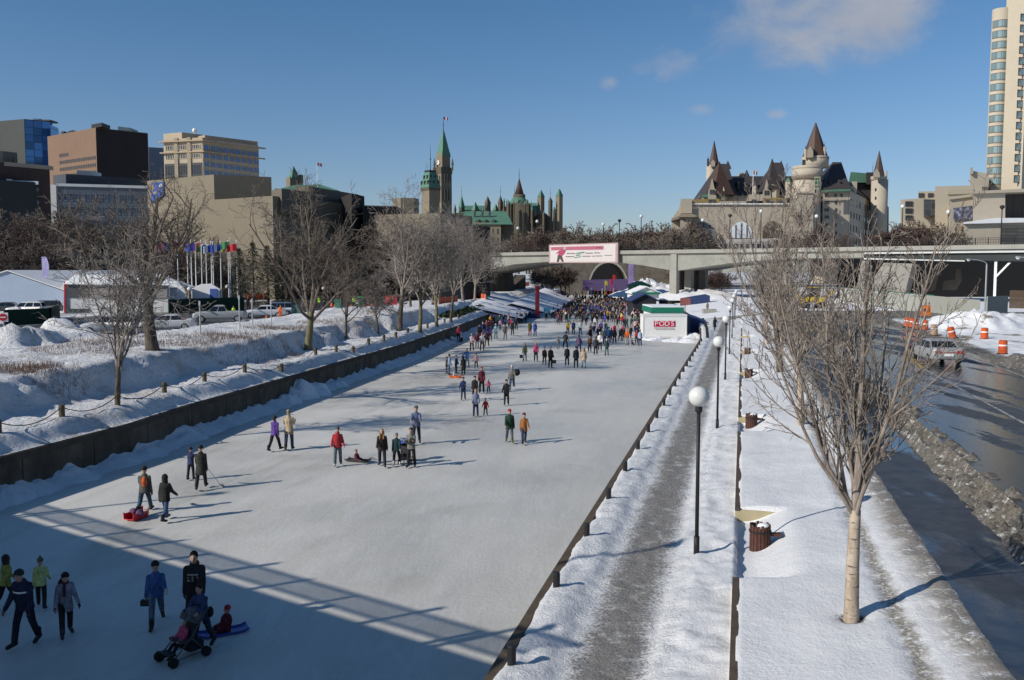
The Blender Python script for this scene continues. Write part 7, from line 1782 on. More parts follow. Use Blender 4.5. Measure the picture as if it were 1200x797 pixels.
# conifers
def conifer(loc, H, R, seed, lab):
    rs = random.Random(seed); o = empty('conifer', loc, 0, lab, 'tree', 'dark conifers behind the parked cars')
    mb = MB(); mb.tube([(0, 0, -.2), (0, 0, H * .97)], [.22, .03], 8); mb.build('trunk', bark_d, o, local=True)
    mb = MB()
    for i in range(150):
        f = (i + rs.random()) / 150; z = H * (.06 + .94 * f); L = R * (1 - f) ** .8 * rs.uniform(.7, 1.1) + .12; az = i * 2.399 + rs.uniform(-.5, .5)
        for k in range(26):
            g = rs.random() ** .6; c_ = Vector((L * g * cos(az), L * g * sin(az), z - .35 * L * g * g + rs.gauss(0, .07)))
            a_ = Vector((cos(az + rs.gauss(0, .7)), sin(az + rs.gauss(0, .7)), rs.gauss(-.1, .35))).normalized() * rs.uniform(.14, .3); b_ = a_.cross(Vector((rs.gauss(0, .3), rs.gauss(0, .3), 1))).normalized() * .055
            n = len(mb.v); c_ += Vector((rs.gauss(0, .1), rs.gauss(0, .1), 0)); mb.v += [tuple(c_ - b_), tuple(c_ + a_ - b_ * .5), tuple(c_ + a_ + b_ * .5), tuple(c_ + b_)]; mb.f.append((n, n + 1, n + 2, n + 3)); mb.m.append(0)
    mb.build('crown', hedge, o, local=True)
for px, Y, pt, R, sd_, lab in ((281, 150, 291, 2.6, 1, 'dark conifer left in the group behind the pickup'), (297, 147, 284, 3.0, 2, 'tallest dark conifer in the middle of the group'), (314, 151, 288, 2.8, 3, 'dark conifer right in the group beside the leaning tree'), (330, 155, 300, 2.4, 4, 'smaller dark conifer behind the leaning mossy tree')):
    q = at_y(px, 340, Y); conifer((q.x, Y, 2.9), at_y(px, pt, Y).z - 2.9, R, sd_, lab)
# dry brush on the left bank: nobody could count the stalks
def brush(mb, c, R, n, rs, h=(.2, .42)):
    for _ in range(n):
        a = rs.uniform(0, 2 * pi); f = R * rs.random() ** .5; x, y = c[0] + f * 1.7 * cos(a), c[1] + f * sin(a); z = zl_at(x, y) - .05
        L = rs.uniform(*h); t = Vector((rs.gauss(0, .28), rs.gauss(0, .28), 1)).normalized(); m_ = Vector((x, y, z)) + t * L * .55; e = m_ + (t + Vector((rs.gauss(0, .35), rs.gauss(0, .35), -.1))).normalized() * L * .5
        mb.tube([(x, y, z), m_, e], [.011, .009, .005], 3, 0, False)
mb = MB(); rs = random.Random(9)
for px, py, R, n in ((225, 403, 2.0, 420), (262, 397, 2.2, 420), (300, 395, 2.2, 480), (328, 387, 2.0, 420), (345, 385, 2, 260), (388, 377, 2.0, 420), (30, 437, 1.5, 420), (8, 432, 1.4, 320), (55, 430, 1.2, 220), (90, 412, 1.8, 320), (120, 403, 1.6, 260), (205, 396, 1.8, 200), (285, 402, 1.6, 260), (150, 402, 1.3, 160)):
    p = GL(px, py, 3.6); brush(mb, p, R, n, rs)
o = mb.build('dry_brush', barkm('dry_stalks', (.075, .045, .035), (.17, .11, .08))); tag(o, 'dry reddish brown stalks poking through the snow on the left bank', 'dry brush', None, 'stuff')
# reddish shrub by the near left bank and brown pile of frozen debris
p = at_z(86, 402, 3.6)
# ================================================================== people
def FK(lean=4, lth=0, lkn=0, rth=0, rkn=0, la=(5, 10, 15), ra=(5, 10, 15), sit=False, spread=4, child=False, head=(0, 0)):
    """joints of a 1.75 m figure facing -Y; arms are (forward, outward, elbow bend) in degrees"""
    J = {}
    hz = .93; hip = Vector((0, 0, hz)); ln = radians(lean)
    upv = Vector((0, -sin(ln), cos(ln)))
    J['pel'] = hip; J['up'] = upv
    J['neck'] = hip + upv * .52; J['chest'] = hip + upv * .36
    hd = radians(lean * .4 + head[0]); J['head'] = J['neck'] + Vector((0, -sin(hd), cos(hd))) * .175
    for s, th, kn in ((-1, lth, lkn), (1, rth, rkn)):
        k = 'l' if s < 0 else 'r'; a = radians(th); sp = radians(spread)
        h = hip + Vector((s * .085, 0, -.02)); d1 = Vector((s * sin(sp), -sin(a), -cos(a))).normalized(); b = radians(th - kn); d2 = Vector((s * sin(sp) * .5, -sin(b), -cos(b))).normalized()
        J[k + 'hip'] = h; J[k + 'kn'] = h + d1 * .43; J[k + 'an'] = J[k + 'kn'] + d2 * .42
        f = radians(max(-35, min(25, (th - kn) * .5))); J[k + 'toe'] = J[k + 'an'] + Vector((s * .03, -.17 * cos(f) , -.055 + .17 * sin(f)))
    for s, (fw, out, el) in ((-1, la), (1, ra)):
        k = 'l' if s < 0 else 'r'; out *= .6; sh = hip + upv * .425 + Vector((s * .16, 0, 0)); fw = fw + lean
        d1 = Vector((s * sin(radians(out)), -sin(radians(fw)), -cos(radians(fw)))).normalized(); g = fw + el
        d2 = Vector((s * sin(radians(out)) * (1 - el / 120), -sin(radians(g)), -cos(radians(g)))).normalized()
        J[k + 'sh'] = sh; J[k + 'el'] = sh + d1 * .285; J[k + 'wr'] = J[k + 'el'] + d2 * .25; J[k + 'd'] = d2
    low = min(min(J['lan'].z, J['ltoe'].z) - .075, min(J['ran'].z, J['rtoe'].z) - .075)
    if sit: low = .93 - .14
    for k, v in J.items():
        if k not in ('up', 'ld', 'rd'): J[k] = v - Vector((0, 0, low))
    return J
def ring(c, up, rx, ry, n=14):
    ax = Vector((1, 0, 0)); ay = up.cross(ax).normalized(); return [c + ax * rx * cos(2 * pi * i / n) + ay * ry * sin(2 * pi * i / n) for i in range(n)]
def torso(mb, J, prof, grow_=0.):
    mb.loft([ring(J['pel'] + J['up'] * t, J['up'], rx + grow_, ry + grow_) for t, rx, ry in prof])
def hand(mb, w, d, s, k=1.):
    """palm, four curled fingers and a thumb"""
    d = d.normalized(); side = Vector((s, 0, 0)); side = (side - d * side.dot(d)).normalized(); nrm = d.cross(side)
    mb.capsule(w, w + d * .075, .033, .040, 8)
    for i, (o, L) in enumerate(((-.028, .062), (-.010, .072), (.010, .068), (.027, .052))):
        a = w + d * .09 + nrm * o; b_ = a + d * L * .6 - side * .012; mb.capsule(a, b_, .0125, .011, 6); mb.capsule(b_, b_ + d * L * .35 - side * .03, .011, .009, 6)
    a = w + d * .04 - nrm * .03; mb.capsule(a, a + d * .03 - nrm * .035 - side * .01, .014, .012, 6); mb.capsule(a + d * .03 - nrm * .035 - side * .01, a + d * .065 - nrm * .04 - side * .03, .012, .010, 6)
def body_mesh(J, vox):
    mb = MB(); h = J['head']
    mb.ell(h, .083, .10, .124, 14, 10); mb.ell(h + Vector((0, -.045, -.055)), .052, .055, .06, 10, 8)     # skull, jaw
    mb.ell(h + Vector((0, -.100, -.012)), .016, .024, .030, 8, 6)                                           # nose
    for s in (-1, 1): mb.ell(h + Vector((s * .08, .005, -.005)), .014, .022, .034, 8, 6)
    mb.capsule(J['neck'] - J['up'] * .05, h - Vector((0, 0, .06)), .058, .052, 10)
    torso(mb, J, [(-.10, .10, .08), (-.04, .155, .105), (.05, .15, .10), (.16, .135, .09), (.30, .16, .105), (.42, .15, .095), (.49, .10, .07), (.53, .05, .045)])
    for k, s in (('l', -1), ('r', 1)):
        mb.capsule(J[k + 'hip'], J[k + 'kn'], .082, .055, 10); mb.capsule(J[k + 'kn'], J[k + 'an'], .056, .038, 10); mb.capsule(J[k + 'an'], J[k + 'toe'], .042, .034, 8)
        mb.capsule(J[k + 'sh'], J[k + 'el'], .052, .040, 10); mb.capsule(J[k + 'el'], J[k + 'wr'], .041, .028, 10); mb.capsule(J[k + 'wr'] - J[k + 'd'] * .02, J[k + 'wr'] + J[k + 'd'] * .03, .028, .026, 8)
        if vox < .017: hand(mb, J[k + 'wr'], J[k + 'd'], s)
        else: mb.capsule(J[k + 'wr'], J[k + 'wr'] + J[k + 'd'] * .11, .034, .03, 8)
    return remesh(mb, 'person', vox, M['skin'], 2)
def coat_mesh(J, L, vox, hood=False, puff=0.):
    mb = MB(); g = puff; low = -.13 - L
    pr_ = [(low, .19 + .10 * L + g, .135 + .10 * L + g), (low + .05, .195 + .1 * L + g, .145 + .08 * L + g), (-.04, .19 + g, .14 + g), (.10, .175 + g, .13 + g), (.24, .18 + g, .145 + g), (.36, .19 + g, .145 + g), (.42, .172 + g, .13 + g), (.455, .145 + g, .12 + g), (.49, .105 + g, .10 + g), (.55, .085, .085), (.57, .07, .07)]
    # a long coat follows the legs only a little
    torso(mb, J, pr_)
    for k in 'lr':
        mb.capsule(J[k + 'sh'], J[k + 'el'], .074 + g * .6, .062 + g * .6, 10); mb.capsule(J[k + 'el'], J[k + 'wr'], .063 + g * .6, .052 + g * .3, 10)
    if hood == 'down': mb.ell(J['neck'] + Vector((0, .085, .02)), .11, .07, .07, 10, 8)
    return remesh(mb, 'coat', vox, M['cloth'], 3)
def trouser_mesh(J, vox, loose=0.):
    mb = MB(); mb.ell(J['pel'] + Vector((0, 0, -.02)), .165, .125, .14, 12, 8)
    for k in 'lr':
        mb.capsule(J[k + 'hip'], J[k + 'kn'], .104 + loose, .082 + loose, 10); e = J[k + 'an'].lerp(J[k + 'kn'], .08); mb.capsule(J[k + 'kn'], e, .082 + loose, .072 + loose * 1.2, 10)
    return remesh(mb, 'trousers', vox, M['cloth'], 2)
def boot_mesh(J, k, vox, skate=True):
    mb = MB(); a, t = J[k + 'an'], J[k + 'toe']; mb.capsule(a + Vector((0, .005, .13)), a, .068, .062, 10); mb.capsule(a + Vector((0, .04, -.025)), t + Vector((0, -.02, .005)), .058, .05, 10)
    me = remesh(mb, 'boot', vox, M['cloth'], 1)
    return me
def hat_mesh(J, kind, vox):
    h = J['head']; mb = MB()
    if kind == 'hood':
        mb.ell(h + Vector((0, .03, .005)), .118, .122, .150, 14, 10); mb.ell(h + Vector((0, .03, -.11)), .125, .11, .08, 12, 8)
        return remesh(mb, 'hood', vox, M['cloth'], 2)
    if kind == 'hair':
        mb.ell(h + Vector((0, .014, .034)), .095, .104, .112, 12, 8); mb.ell(h + Vector((0, .055, -.06)), .075, .05, .09, 10, 8)
        return remesh(mb, 'hair', vox, M['cloth'], 2)
    if kind == 'long':
        mb.ell(h + Vector((0, .022, .022)), .094, .10, .115, 12, 8)
        for s in (-1, 1): mb.capsule(h + Vector((s * .075, .01, -.02)), h + Vector((s * .08, -.09, -.30)), .045, .05, 10)
        mb.capsule(h + Vector((0, .07, -.02)), h + Vector((0, .09, -.25)), .075, .08, 10)
        return remesh(mb, 'hair', vox, M['cloth'], 2)
    # knitted hat
    mb.ell(h + Vector((0, .014, .058)), .100, .112, .098, 14, 8); mb.lathe([(.104, 0), (.108, .02), (.106, .05), (.10, .055)], 14, (h.x, h.y + .012, h.z + .022))
    if kind == 'bobble': mb.ell(h + Vector((0, .02, .175)), .042, .042, .042, 8, 6)
    if kind == 'peak': mb.ell(h + Vector((0, -.10, .045)), .06, .075, .014, 10, 6)
    return remesh(mb, 'hat', vox, M['cloth'], 1)
POSE = {
    'stand': dict(lean=3, lth=2, lkn=2, rth=-2, rkn=2, la=(4, 12, 18), ra=(6, 12, 20)),
    'walk': dict(lean=6, lth=24, lkn=8, rth=-16, rkn=16, la=(-18, 12, 18), ra=(22, 12, 25)),
    'walk2': dict(lean=6, lth=-14, lkn=22, rth=22, rkn=6, la=(20, 12, 25), ra=(-16, 14, 15)),
    'skate': dict(lean=14, lth=26, lkn=30, rth=-20, rkn=12, la=(-20, 28, 20), ra=(24, 26, 25), spread=9),
    'glide': dict(lean=12, lth=16, lkn=24, rth=10, rkn=20, la=(0, 20, 40), ra=(0, 20, 40), spread=6),
    'pockets': dict(lean=3, lth=6, lkn=6, rth=-6, rkn=6, la=(-10, 26, 55), ra=(-10, 26, 55)),
    'stride': dict(lean=8, lth=30, lkn=6, rth=-26, rkn=26, la=(-22, 16, 20), ra=(30, 14, 40)),
    'hold': dict(lean=4, lth=8, lkn=6, rth=-6, rkn=8, la=(10, 30, 10), ra=(25, 10, 80)),
    'carry': dict(lean=2, lth=8, lkn=8, rth=-8, rkn=8, la=(28, 12, 85), ra=(28, 12, 85)),
    'push': dict(lean=12, lth=18, lkn=12, rth=-14, rkn=16, la=(34, 10, 40), ra=(34, 10, 40)),
    'reach': dict(lean=5, lth=6, lkn=6, rth=-6, rkn=6, la=(12, 105, 5), ra=(10, 12, 20)),
    'lookdown': dict(lean=8, lth=20, lkn=10, rth=-10, rkn=14, la=(6, 24, 18), ra=(6, 24, 18), head=(28, 0)),
    'sit': dict(lean=-8, lth=78, lkn=14, rth=72, rkn=10, la=(30, 14, 50), ra=(30, 14, 50), sit=True, spread=8),
    'child': dict(lean=4, lth=8, lkn=6, rth=-8, rkn=10, la=(6, 40, 10), ra=(6, 34, 12), spread=6),
}
PC = {}
def parts_for(pose, clen, hat, vox, puff, hood):
    key = (pose, round(clen, 2), hat, vox, puff, hood)
    if key in PC: return PC[key]
    J = FK(**POSE[pose]); d = {'J': J}
    kb = ('b', pose, vox); 
    if kb not in PC: PC[kb] = body_mesh(J, vox)
    kc = ('c', pose, vox, round(clen, 2), puff, hood)
    if kc not in PC: PC[kc] = coat_mesh(J, clen, vox * 1.25, hood, puff)
    kt = ('t', pose, vox)
    if kt not in PC: PC[kt] = trouser_mesh(J, vox * 1.25); PC[('l', pose, vox)] = boot_mesh(J, 'l', vox * 1.1); PC[('r', pose, vox)] = boot_mesh(J, 'r', vox * 1.1)
    kh = ('h', pose, vox, hat)
    if hat and kh not in PC: PC[kh] = hat_mesh(J, hat, vox)
    d.update(body=PC[kb], coat=PC[kc], trousers=PC[kt], lb=PC[('l', pose, vox)], rb=PC[('r', pose, vox)], hat=PC[kh] if hat else None); PC[key] = d
    return d
eye_me = MB(); 
for s in (-1, 1): eye_me.ell((s * .031, -.094, .012), .012, .008, .009, 8, 6)
mouth_me = MB().ell((0, -.097, -.052), .022, .008, .007, 8, 6).mesh('mouth', mat('lips', (.25, .09, .08), .6, .1, 9))
eye_m = eye_me.mesh('eyes', M['black'])
def person(loc, head, H, pose, coat, clen, trou, hat, hatc, label, vox=.03, boots=(.03, .03, .03), puff=0., hood=False, group=None, gloves=None, z=None, face=False, trous_coat=None):
    d = parts_for(pose, clen, hat, vox, puff, hood)
    o = link('person', d['body'], None, loc, radians(head), H / 1.75); tag(o, label, 'person', group)
    link('coat', d['coat'], o, color=coat); link('trousers', d['trousers'], o, color=trou)
    link('boot', d['lb'], o, color=boots); link('boot', d['rb'], o, color=boots)
    if d['hat']: link(d['hat'].name.split('.')[0], d['hat'], o, color=hatc)
    if gloves:
        for k, s in (('l', -1), ('r', 1)):
            key = ('g', pose, k)
            if key not in PC: mb = MB(); J = d['J']; mb.capsule(J[k + 'wr'] - J[k + 'd'] * .015, J[k + 'wr'] + J[k + 'd'] * .02, .045, .042, 8); hand2 = MB(); hand(hand2, J[k + 'wr'], J[k + 'd'], s); hand2.v = [tuple(v) for v in hand2.v]; n = len(mb.v); mb.v += hand2.v; mb.f += [tuple(i + n for i in f) for f in hand2.f]; mb.m += hand2.m; PC[key] = remesh(mb, 'glove', .011, M['cloth'], 1)
            link('glove', PC[key], o, color=gloves)
    if face:
        for nm, me in (('eyes', eye_m), ('mouth', mouth_me)): e = link(nm, me, o, d['J']['head'])
    return o, d['J']
def pfoot(px, py): return at_z(px, py, 0)
def phgt(px, py, pt, hi=1.95, lo=.7):
    p = at_z(px, py, 0); h = at_y(px, pt, p.y).z; return max(lo, min(hi, h))
BLK = (.018, .018, .02); DKN = (.02, .025, .06); NVY = (.02, .03, .09); JEAN = (.06, .085, .15); GRY = (.12, .12, .125); LGR = (.32, .32, .33); BEI = (.42, .33, .22); RED = (.36, .025, .035); PNK = (.42, .08, .16); OLV = (.055, .065, .035); MAR = (.10, .02, .03); WHT = (.62, .61, .58); PUR = (.10, .05, .24); GRN = (.03, .075, .05); TAN = (.30, .12, .04); BRN = (.07, .045, .03); BLU = (.035, .085, .26); YEL = (.55, .36, .04); ORG = (.6, .12, .03); TEA = (.05, .16, .17)
def PP(px, py, pt, head, pose, coat, clen, trou, hat, hatc, label, **k):
    return person(pfoot(px, py), head, phgt(px, py, pt), pose, coat, clen, trou, hat, hatc, label, **k)
N_ = dict(vox=.016)
# nearest group, in the bridge's shadow
PP(8, 717, 652, 150, 'walk', (.22, .24, .06), .0, BLK, 'hood', (.03, .03, .025), 'person in yellow green jacket and dark hat at the left edge, walking away', gloves=BLK, **N_)
PP(49, 713, 655, 200, 'walk2', (.42, .45, .18), .02, BLK, 'bobble', (.10, .10, .06), 'person in pale yellow jacket and bobble hat seen from behind', gloves=BLK, **N_)
o, J = PP(31, 757, 667, -6, 'lookdown', (.018, .022, .05), .02, (.015, .016, .03), 'knit', (.02, .03, .03), 'person in navy jacket with a white chest stripe, looking down', gloves=BLK, puff=.012, face=True, **N_)
mb = MB(); rg0 = [ring(J['pel'] + J['up'] * t, J['up'], .2225, .1675) for t in (.295, .335)]
h_ = [[r[i] for i in range(8, 14)] for r in rg0] 
fr_ = [i for i in range(14) if rg0[0][i].y < J['pel'].y - .02 - .1]
mb = MB(); sel = [i for i in range(14) if (ring(Vector((0, 0, 0)), J['up'], 1, 1)[i].y) < -.15]
sel = sorted(sel, key=lambda i: rg0[0][i].x)
for a, b_ in zip(sel, sel[1:]): mb.add([rg0[0][a], rg0[0][b_], rg0[1][b_], rg0[1][a]], [(0, 1, 2, 3)])
mb.build('chest_stripe', M['refl'], o, local=True)
o, J = PP(78, 746, 671, 35, 'lookdown', (.20, .20, .24), .16, BLK, 'knit', (.02, .018, .022), 'person in long grey coat and dark hat carrying a black backpack', boots=(.05, .05, .06), gloves=BLK, face=True, **N_)
def bag(name, o, J, off, sx, sy, sz, col, label, cat, rz=0.):
    mb = MB(); mb.ell((0, 0, 0), sx, sy, sz, 12, 8); mb.ell((0, -sy * .2, -sz * .3), sx * .95, sy * .9, sz * .6, 12, 8)
    me = remesh(mb, name, .02, M['cloth'], 2)
    w = Matrix.Translation(o.location) @ Matrix.Rotation(o.rotation_euler.z, 4, 'Z') @ Matrix.Scale(o.scale[0], 4) @ Vector(off)
    b_ = link(name, me, None, w, o.rotation_euler.z + rz, o.scale[0], col); tag(b_, label, cat); return b_
bag('backpack', o, J, J['chest'] + Vector((0, .20, .0)), .16, .10, .24, BLK, 'black backpack on the person in the long grey coat', 'backpack')
scf = MB(); scf.lathe([(.07, -.05), (.10, -.03), (.105, .02), (.075, .05)], 12, tuple(J['neck'])); scf.capsule(J['neck'] + Vector((-.03, -.10, 0)), J['neck'] + Vector((-.06, -.2, -.3)), .04, .045, 8); link('scarf', remesh(scf, 'scarf', .02, M['cloth'], 1), o, color=(.06, .02, .03))
o, J = PP(184, 732, 654, 22, 'stride', (.05, .10, .26), .0, (.10, .13, .18), 'knit', (.02, .02, .025), 'woman in bright blue jacket striding with a cup and a small bag', gloves=None, face=True, boots=(.04, .03, .025), **N_)
def inhand(name, o, J, k, mb, mats, label, cat, off=(0, 0, 0)):
    w = Matrix.Translation(o.location) @ Matrix.Rotation(o.rotation_euler.z, 4, 'Z') @ Matrix.Scale(o.scale[0], 4) @ (J[k + 'wr'] + J[k + 'd'] * .1 + Vector(off))
    b_ = bpy.data.objects.new(name, mb.mesh(name, mats)); COL.objects.link(b_); b_.location = w; tag(b_, label, cat); return b_
inhand('paper_cup', o, J, 'r', MB().lathe([(.028, -.05), (.038, .06), (.04, .062), (.036, .075)], 12), mat('cup_paper', (.6, .5, .36), .7, .1, 5), 'paper coffee cup held by the woman in the blue jacket', 'cup', (0, -.03, .03))
inhand('camera_bag', o, J, 'l', MB().box(-.11, .11, -.06, .06, -.09, .04).box(-.10, .10, -.045, .045, .04, .06), M['black'], 'small black bag held by the woman in the blue jacket', 'bag', (0, 0, -.03))
o, J = PP(230, 737, 647, 10, 'walk', (.022, .018, .02), .04, BLK, 'hair', (.02, .016, .014), 'tall man in dark hooded jacket with a pale graphic, behind the pushchair', gloves=BLK, hood='down', puff=.02, face=True, **N_)
mb = MB(); rr3 = random.Random(3); rg0 = [ring(J['pel'] + J['up'] * t, J['up'], .2255, .1705, 40) for t in (.18, .25, .32, .39)]
sel = sorted([i for i in range(40) if ring(Vector(), J['up'], 1, 1, 40)[i].y < -.72], key=lambda i: rg0[0][i].x)
for a, b_ in zip(sel, sel[1:]):
    for k in range(3):
        if rr3.random() < .62: f0, f1 = rr3.uniform(0, .3), rr3.uniform(.7, 1); mb.add([rg0[k][a].lerp(rg0[k + 1][a], f0), rg0[k][b_].lerp(rg0[k + 1][b_], f0 + .05), rg0[k][b_].lerp(rg0[k + 1][b_], f1), rg0[k][a].lerp(rg0[k + 1][a], f1 - .1)], [(0, 1, 2, 3)])
mb.build('jacket_print', mat('faded_print', (.30, .28, .26), .8, .3, 9), o, local=True)
o, J = PP(238, 760, 684, -12, 'push', (.03, .05, .11), .05, (.03, .04, .06), 'hair', (.025, .02, .015), 'man in navy jacket pushing a pushchair', face=True, hood='down', **N_)
bag('shoulder_bag', o, J, J['pel'] + Vector((.21, .05, .02)), .09, .08, .15, BLK, 'black shoulder bag on the man with the pushchair', 'bag')
ph = o.rotation_euler.z
# pushchairs
pcol = (.05, .05, .055)
def pushchair(loc, rz, canopy, label, sc=1.):
    o = empty('pushchair', loc, rz, label, 'pushchair'); o.scale = (sc,) * 3
    mb = MB()
    for s in (-1, 1):
        mb.tube([(s * .25, -.42, .12), (s * .24, .05, .52), (s * .24, .40, .98), (s * .24, .47, 1.02)], .014, 6); mb.tube([(s * .25, .36, .12), (s * .24, .02, .50)], .014, 6); mb.tube([(s * .25, -.42, .12), (s * .25, .36, .12)], .010, 6)
    mb.tube([(-.24, .47, 1.02), (.24, .47, 1.02)], .018, 6); mb.tube([(-.25, .36, .12), (.25, .36, .12)], .012, 6); mb.build('frame', M['dkgrey'], o, local=True)
    mb = MB(); mb.loft([[(-.2, -.22, .42), (.2, -.22, .42), (.2, -.22, .48), (-.2, -.22, .48)], [(-.2, .10, .40), (.2, .10, .40), (.2, .06, .46), (-.2, .06, .46)], [(-.2, .30, .82), (.2, .30, .82), (.2, .25, .86), (-.2, .25, .86)]]); mb.build('seat', M['cloth'], o, local=True, color=pcol)
    mb = MB(); R = .34; rings = []
    for i in range(9):
        a = radians(-48 + 110 * i / 8); rings.append([(.23 * cos(t_), .24 - R * sin(a) * .95 * (abs(sin(t_)) ** .6), .66 + (R * cos(a) if True else 0) * (abs(sin(t_)) ** .6) + .06) for t_ in [pi * j / 10 for j in range(11)]])
    vs = [p for r in rings for p in r]; mb.add(vs, [(i * 11 + j, i * 11 + j + 1, (i + 1) * 11 + j + 1, (i + 1) * 11 + j) for i in range(8) for j in range(10)]); mb.build('canopy', M['cloth'], o, True, True, color=canopy)
    mb = MB(); mb.box(-.2, .2, -.46, -.30, .20, .24); mb.build('footrest', M['black'], o, local=True); mb = MB(); mb.box(-.22, .22, .0, .34, .18, .34); mb.build('basket', M['cloth'], o, local=True, color=BLK)
    for x, y in ((-.27, -.42), (.27, -.42), (-.27, .36), (.27, .36)):
        for q in (-.03, .03):
            mb = MB(); mb.loft([[(x + q + e, y + .105 * cos(t_), .105 + .105 * sin(t_)) for t_ in [2 * pi * j / 14 for j in range(14)]] for e in (-.018, .018)]); mb.build('wheel', M['tyre'], o, local=True)
    return o
p = at_z(204, 779, 0); rzp = radians(-38)
pushchair((p.x + .1, p.y + .35, 0), rzp, (.10, .10, .11), 'grey canopied pushchair carrying a small child', 1.05)
w = Matrix.Translation((p.x + .1, p.y + .35, 0)) @ Matrix.Rotation(rzp, 4, 'Z') @ Vector((0, -.02, .44))
POSE['sitc'] = dict(POSE['sit'], lth=70, lkn=35, rth=70, rkn=35)
person((w.x, w.y, w.z - .08), -38, .98, 'sitc', (.40, .07, .13), .0, BLK, 'knit', (.45, .42, .42), 'small child in pink jacket and pale hat sitting in the pushchair', puff=.045, **N_)
# child on the blue sledge
def sledge(loc, rz, col, label, L=1.1, W_=.42, h=.16, name='sledge'):
    o = empty(name, loc, rz, label, 'sledge'); n = 10; vs = []
    mb = MB(); rows = []
    for i in range(n + 1):
        f = i / n; y = -L / 2 + L * f; z = .02 + .10 * max(0, (.25 - f) / .25) ** 2 + .05 * max(0, (f - .85) / .15) ** 2; w2 = W_ / 2 * (1 - .35 * max(0, (.2 - f) / .2))
        rows.append([(-w2, y, z + h), (-w2 * .92, y, z), (w2 * .92, y, z), (w2, y, z + h), (w2 - .03, y, z + h), (w2 * .84, y, z + .025), (-w2 * .84, y, z + .025), (-w2 + .03, y, z + h)])
    mb.loft(rows); mb.build('tray', M['paint'], o, local=True, color=col); mb = MB(); mb.tube([(-W_ * .2, -L / 2, .22), (0, -L / 2 - .25, .2), (W_ * .2, -L / 2, .22)], .01, 5); mb.build('cord', M['rope'], o, local=True); return o
p = at_z(259, 743, 0); sledge((p.x, p.y, 0), radians(-62), (.03, .06, .30), 'blue sledge carrying a child in a red hat', 1.25, .44, .06)
person((p.x + .08, p.y + .06, -.04), -62, 1.3, 'sit', (.10, .015, .02), .0, (.02, .025, .04), 'knit', RED, 'child in dark red jacket and red hat riding the blue sledge', puff=.04, **N_)
# second group in the sun
o, J = PP(170, 601, 545, 190, 'stride', (.09, .085, .075), .02, (.03, .06, .10), 'knit', (.02, .02, .02), 'man with an orange sling bag pulling a red sledge', gloves=BLK, **N_)
bag('sling_bag', o, J, J['chest'] + Vector((-.03, .18, -.06)), .10, .07, .20, (.55, .11, .03), 'orange sling bag across the back of the man with the red sledge', 'bag')
p = at_z(161, 608, 0); sledge((p.x, p.y, 0), radians(160), (.50, .02, .03), 'red box sledge pulled on the ice', .85, .46, .24)
rs = random.Random(1); mb = MB()
for _ in range(7): mb.ell((p.x + rs.uniform(-.25, .25), p.y + rs.uniform(-.2, .2), .22 + rs.uniform(0, .06)), .11, .1, .09, 8, 6)
o = bpy.data.objects.new('bundle', remesh(mb, 'bundle', .03, mat('bundle_cloth', (.12, .06, .12), .9, .5, 6), 1)); COL.objects.link(o); tag(o, 'bundle of dark clothes piled in the red sledge', 'bundle')
PP(194, 611, 557, 165, 'walk2', (.022, .022, .02), .06, (.045, .075, .15), 'hood', (.02, .02, .018), 'person in black hooded parka and blue jeans walking away', puff=.015, gloves=BLK, **N_)
o, J = PP(236, 574, 523, 190, 'walk', (.035, .035, .03), .24, BLK, 'knit', (.02, .018, .018), 'person in long dark coat pushing a thin stick beside a child', gloves=(.3, .05, .06), **N_)
w = Matrix.Translation(o.location) @ Matrix.Rotation(o.rotation_euler.z, 4, 'Z') @ (J['lwr'] + Vector((0, -.1, 0)))
mb = MB(); mb.tube([w, (w.x + .45, w.y + .3, .06)], .012, 6); mb.box(w.x + .38, w.x + .55, w.y + .25, w.y + .35, 0, .1); t_ = mb.build_top('walking_stick', M['steel'], w); tag(t_, 'thin pale stick on the ice held by the person in the long dark coat', 'stick')
PP(224, 563, 526, 170, 'reach', (.03, .04, .09), .0, BLK, 'knit', (.02, .02, .03), 'child in navy jacket with one arm stretched out, beside the long dark coat', **N_)
PP(322, 529, 488, 160, 'walk', PUR, .04, BLK, 'hair', (.025, .02, .018), 'person in purple jacket and black trousers at left centre', **N_)
o, J = PP(339, 528, 482, 185, 'carry', BEI, .12, (.04, .06, .10), 'hair', (.25, .2, .15), 'person in long beige coat carrying a child in purple', **N_)
w = Matrix.Translation(o.location) @ Matrix.Rotation(o.rotation_euler.z, 4, 'Z') @ Vector((.05, -.2, 1.22)); person((w.x, w.y, w.z - .25), 10, .85, 'sit', (.30, .06, .34), .0, PUR, 'knit', (.16, .06, .35), 'small child in purple and pink held up by the beige coat', vox=.03)
PP(396, 547, 502, 12, 'pockets', (.33, .03, .035), .0, (.09, .115, .13), 'knit', (.09, .09, .09), 'person in red jacket with hands in pockets, skating alone', face=True, boots=(.4, .4, .4), hood='down', **N_)
p = at_z(420, 541, 0); sledge((p.x, p.y, 0), radians(72), (.02, .02, .025), 'black sledge with a child lying back on the ice', 1.2, .44, .08); person((p.x - .05, p.y, -.04), 72, 1.1, 'sit', (.12, .03, .05), .0, BLK, 'knit', (.3, .12, .12), 'child in dark red jacket leaning back on the black sledge', puff=.03, **N_)
PP(448, 547, 503, 6, 'walk2', (.025, .02, .018), .08, (.02, .02, .03), 'long', (.22, .12, .05), 'woman in dark coat with long light brown hair', face=True, **N_)
PP(465, 546, 508, 0, 'walk', (.018, .045, .05), .06, BLK, 'knit', (.22, .2, .19), 'child in black and teal jacket with pale boots, between two adults', boots=(.5, .47, .42), **N_)
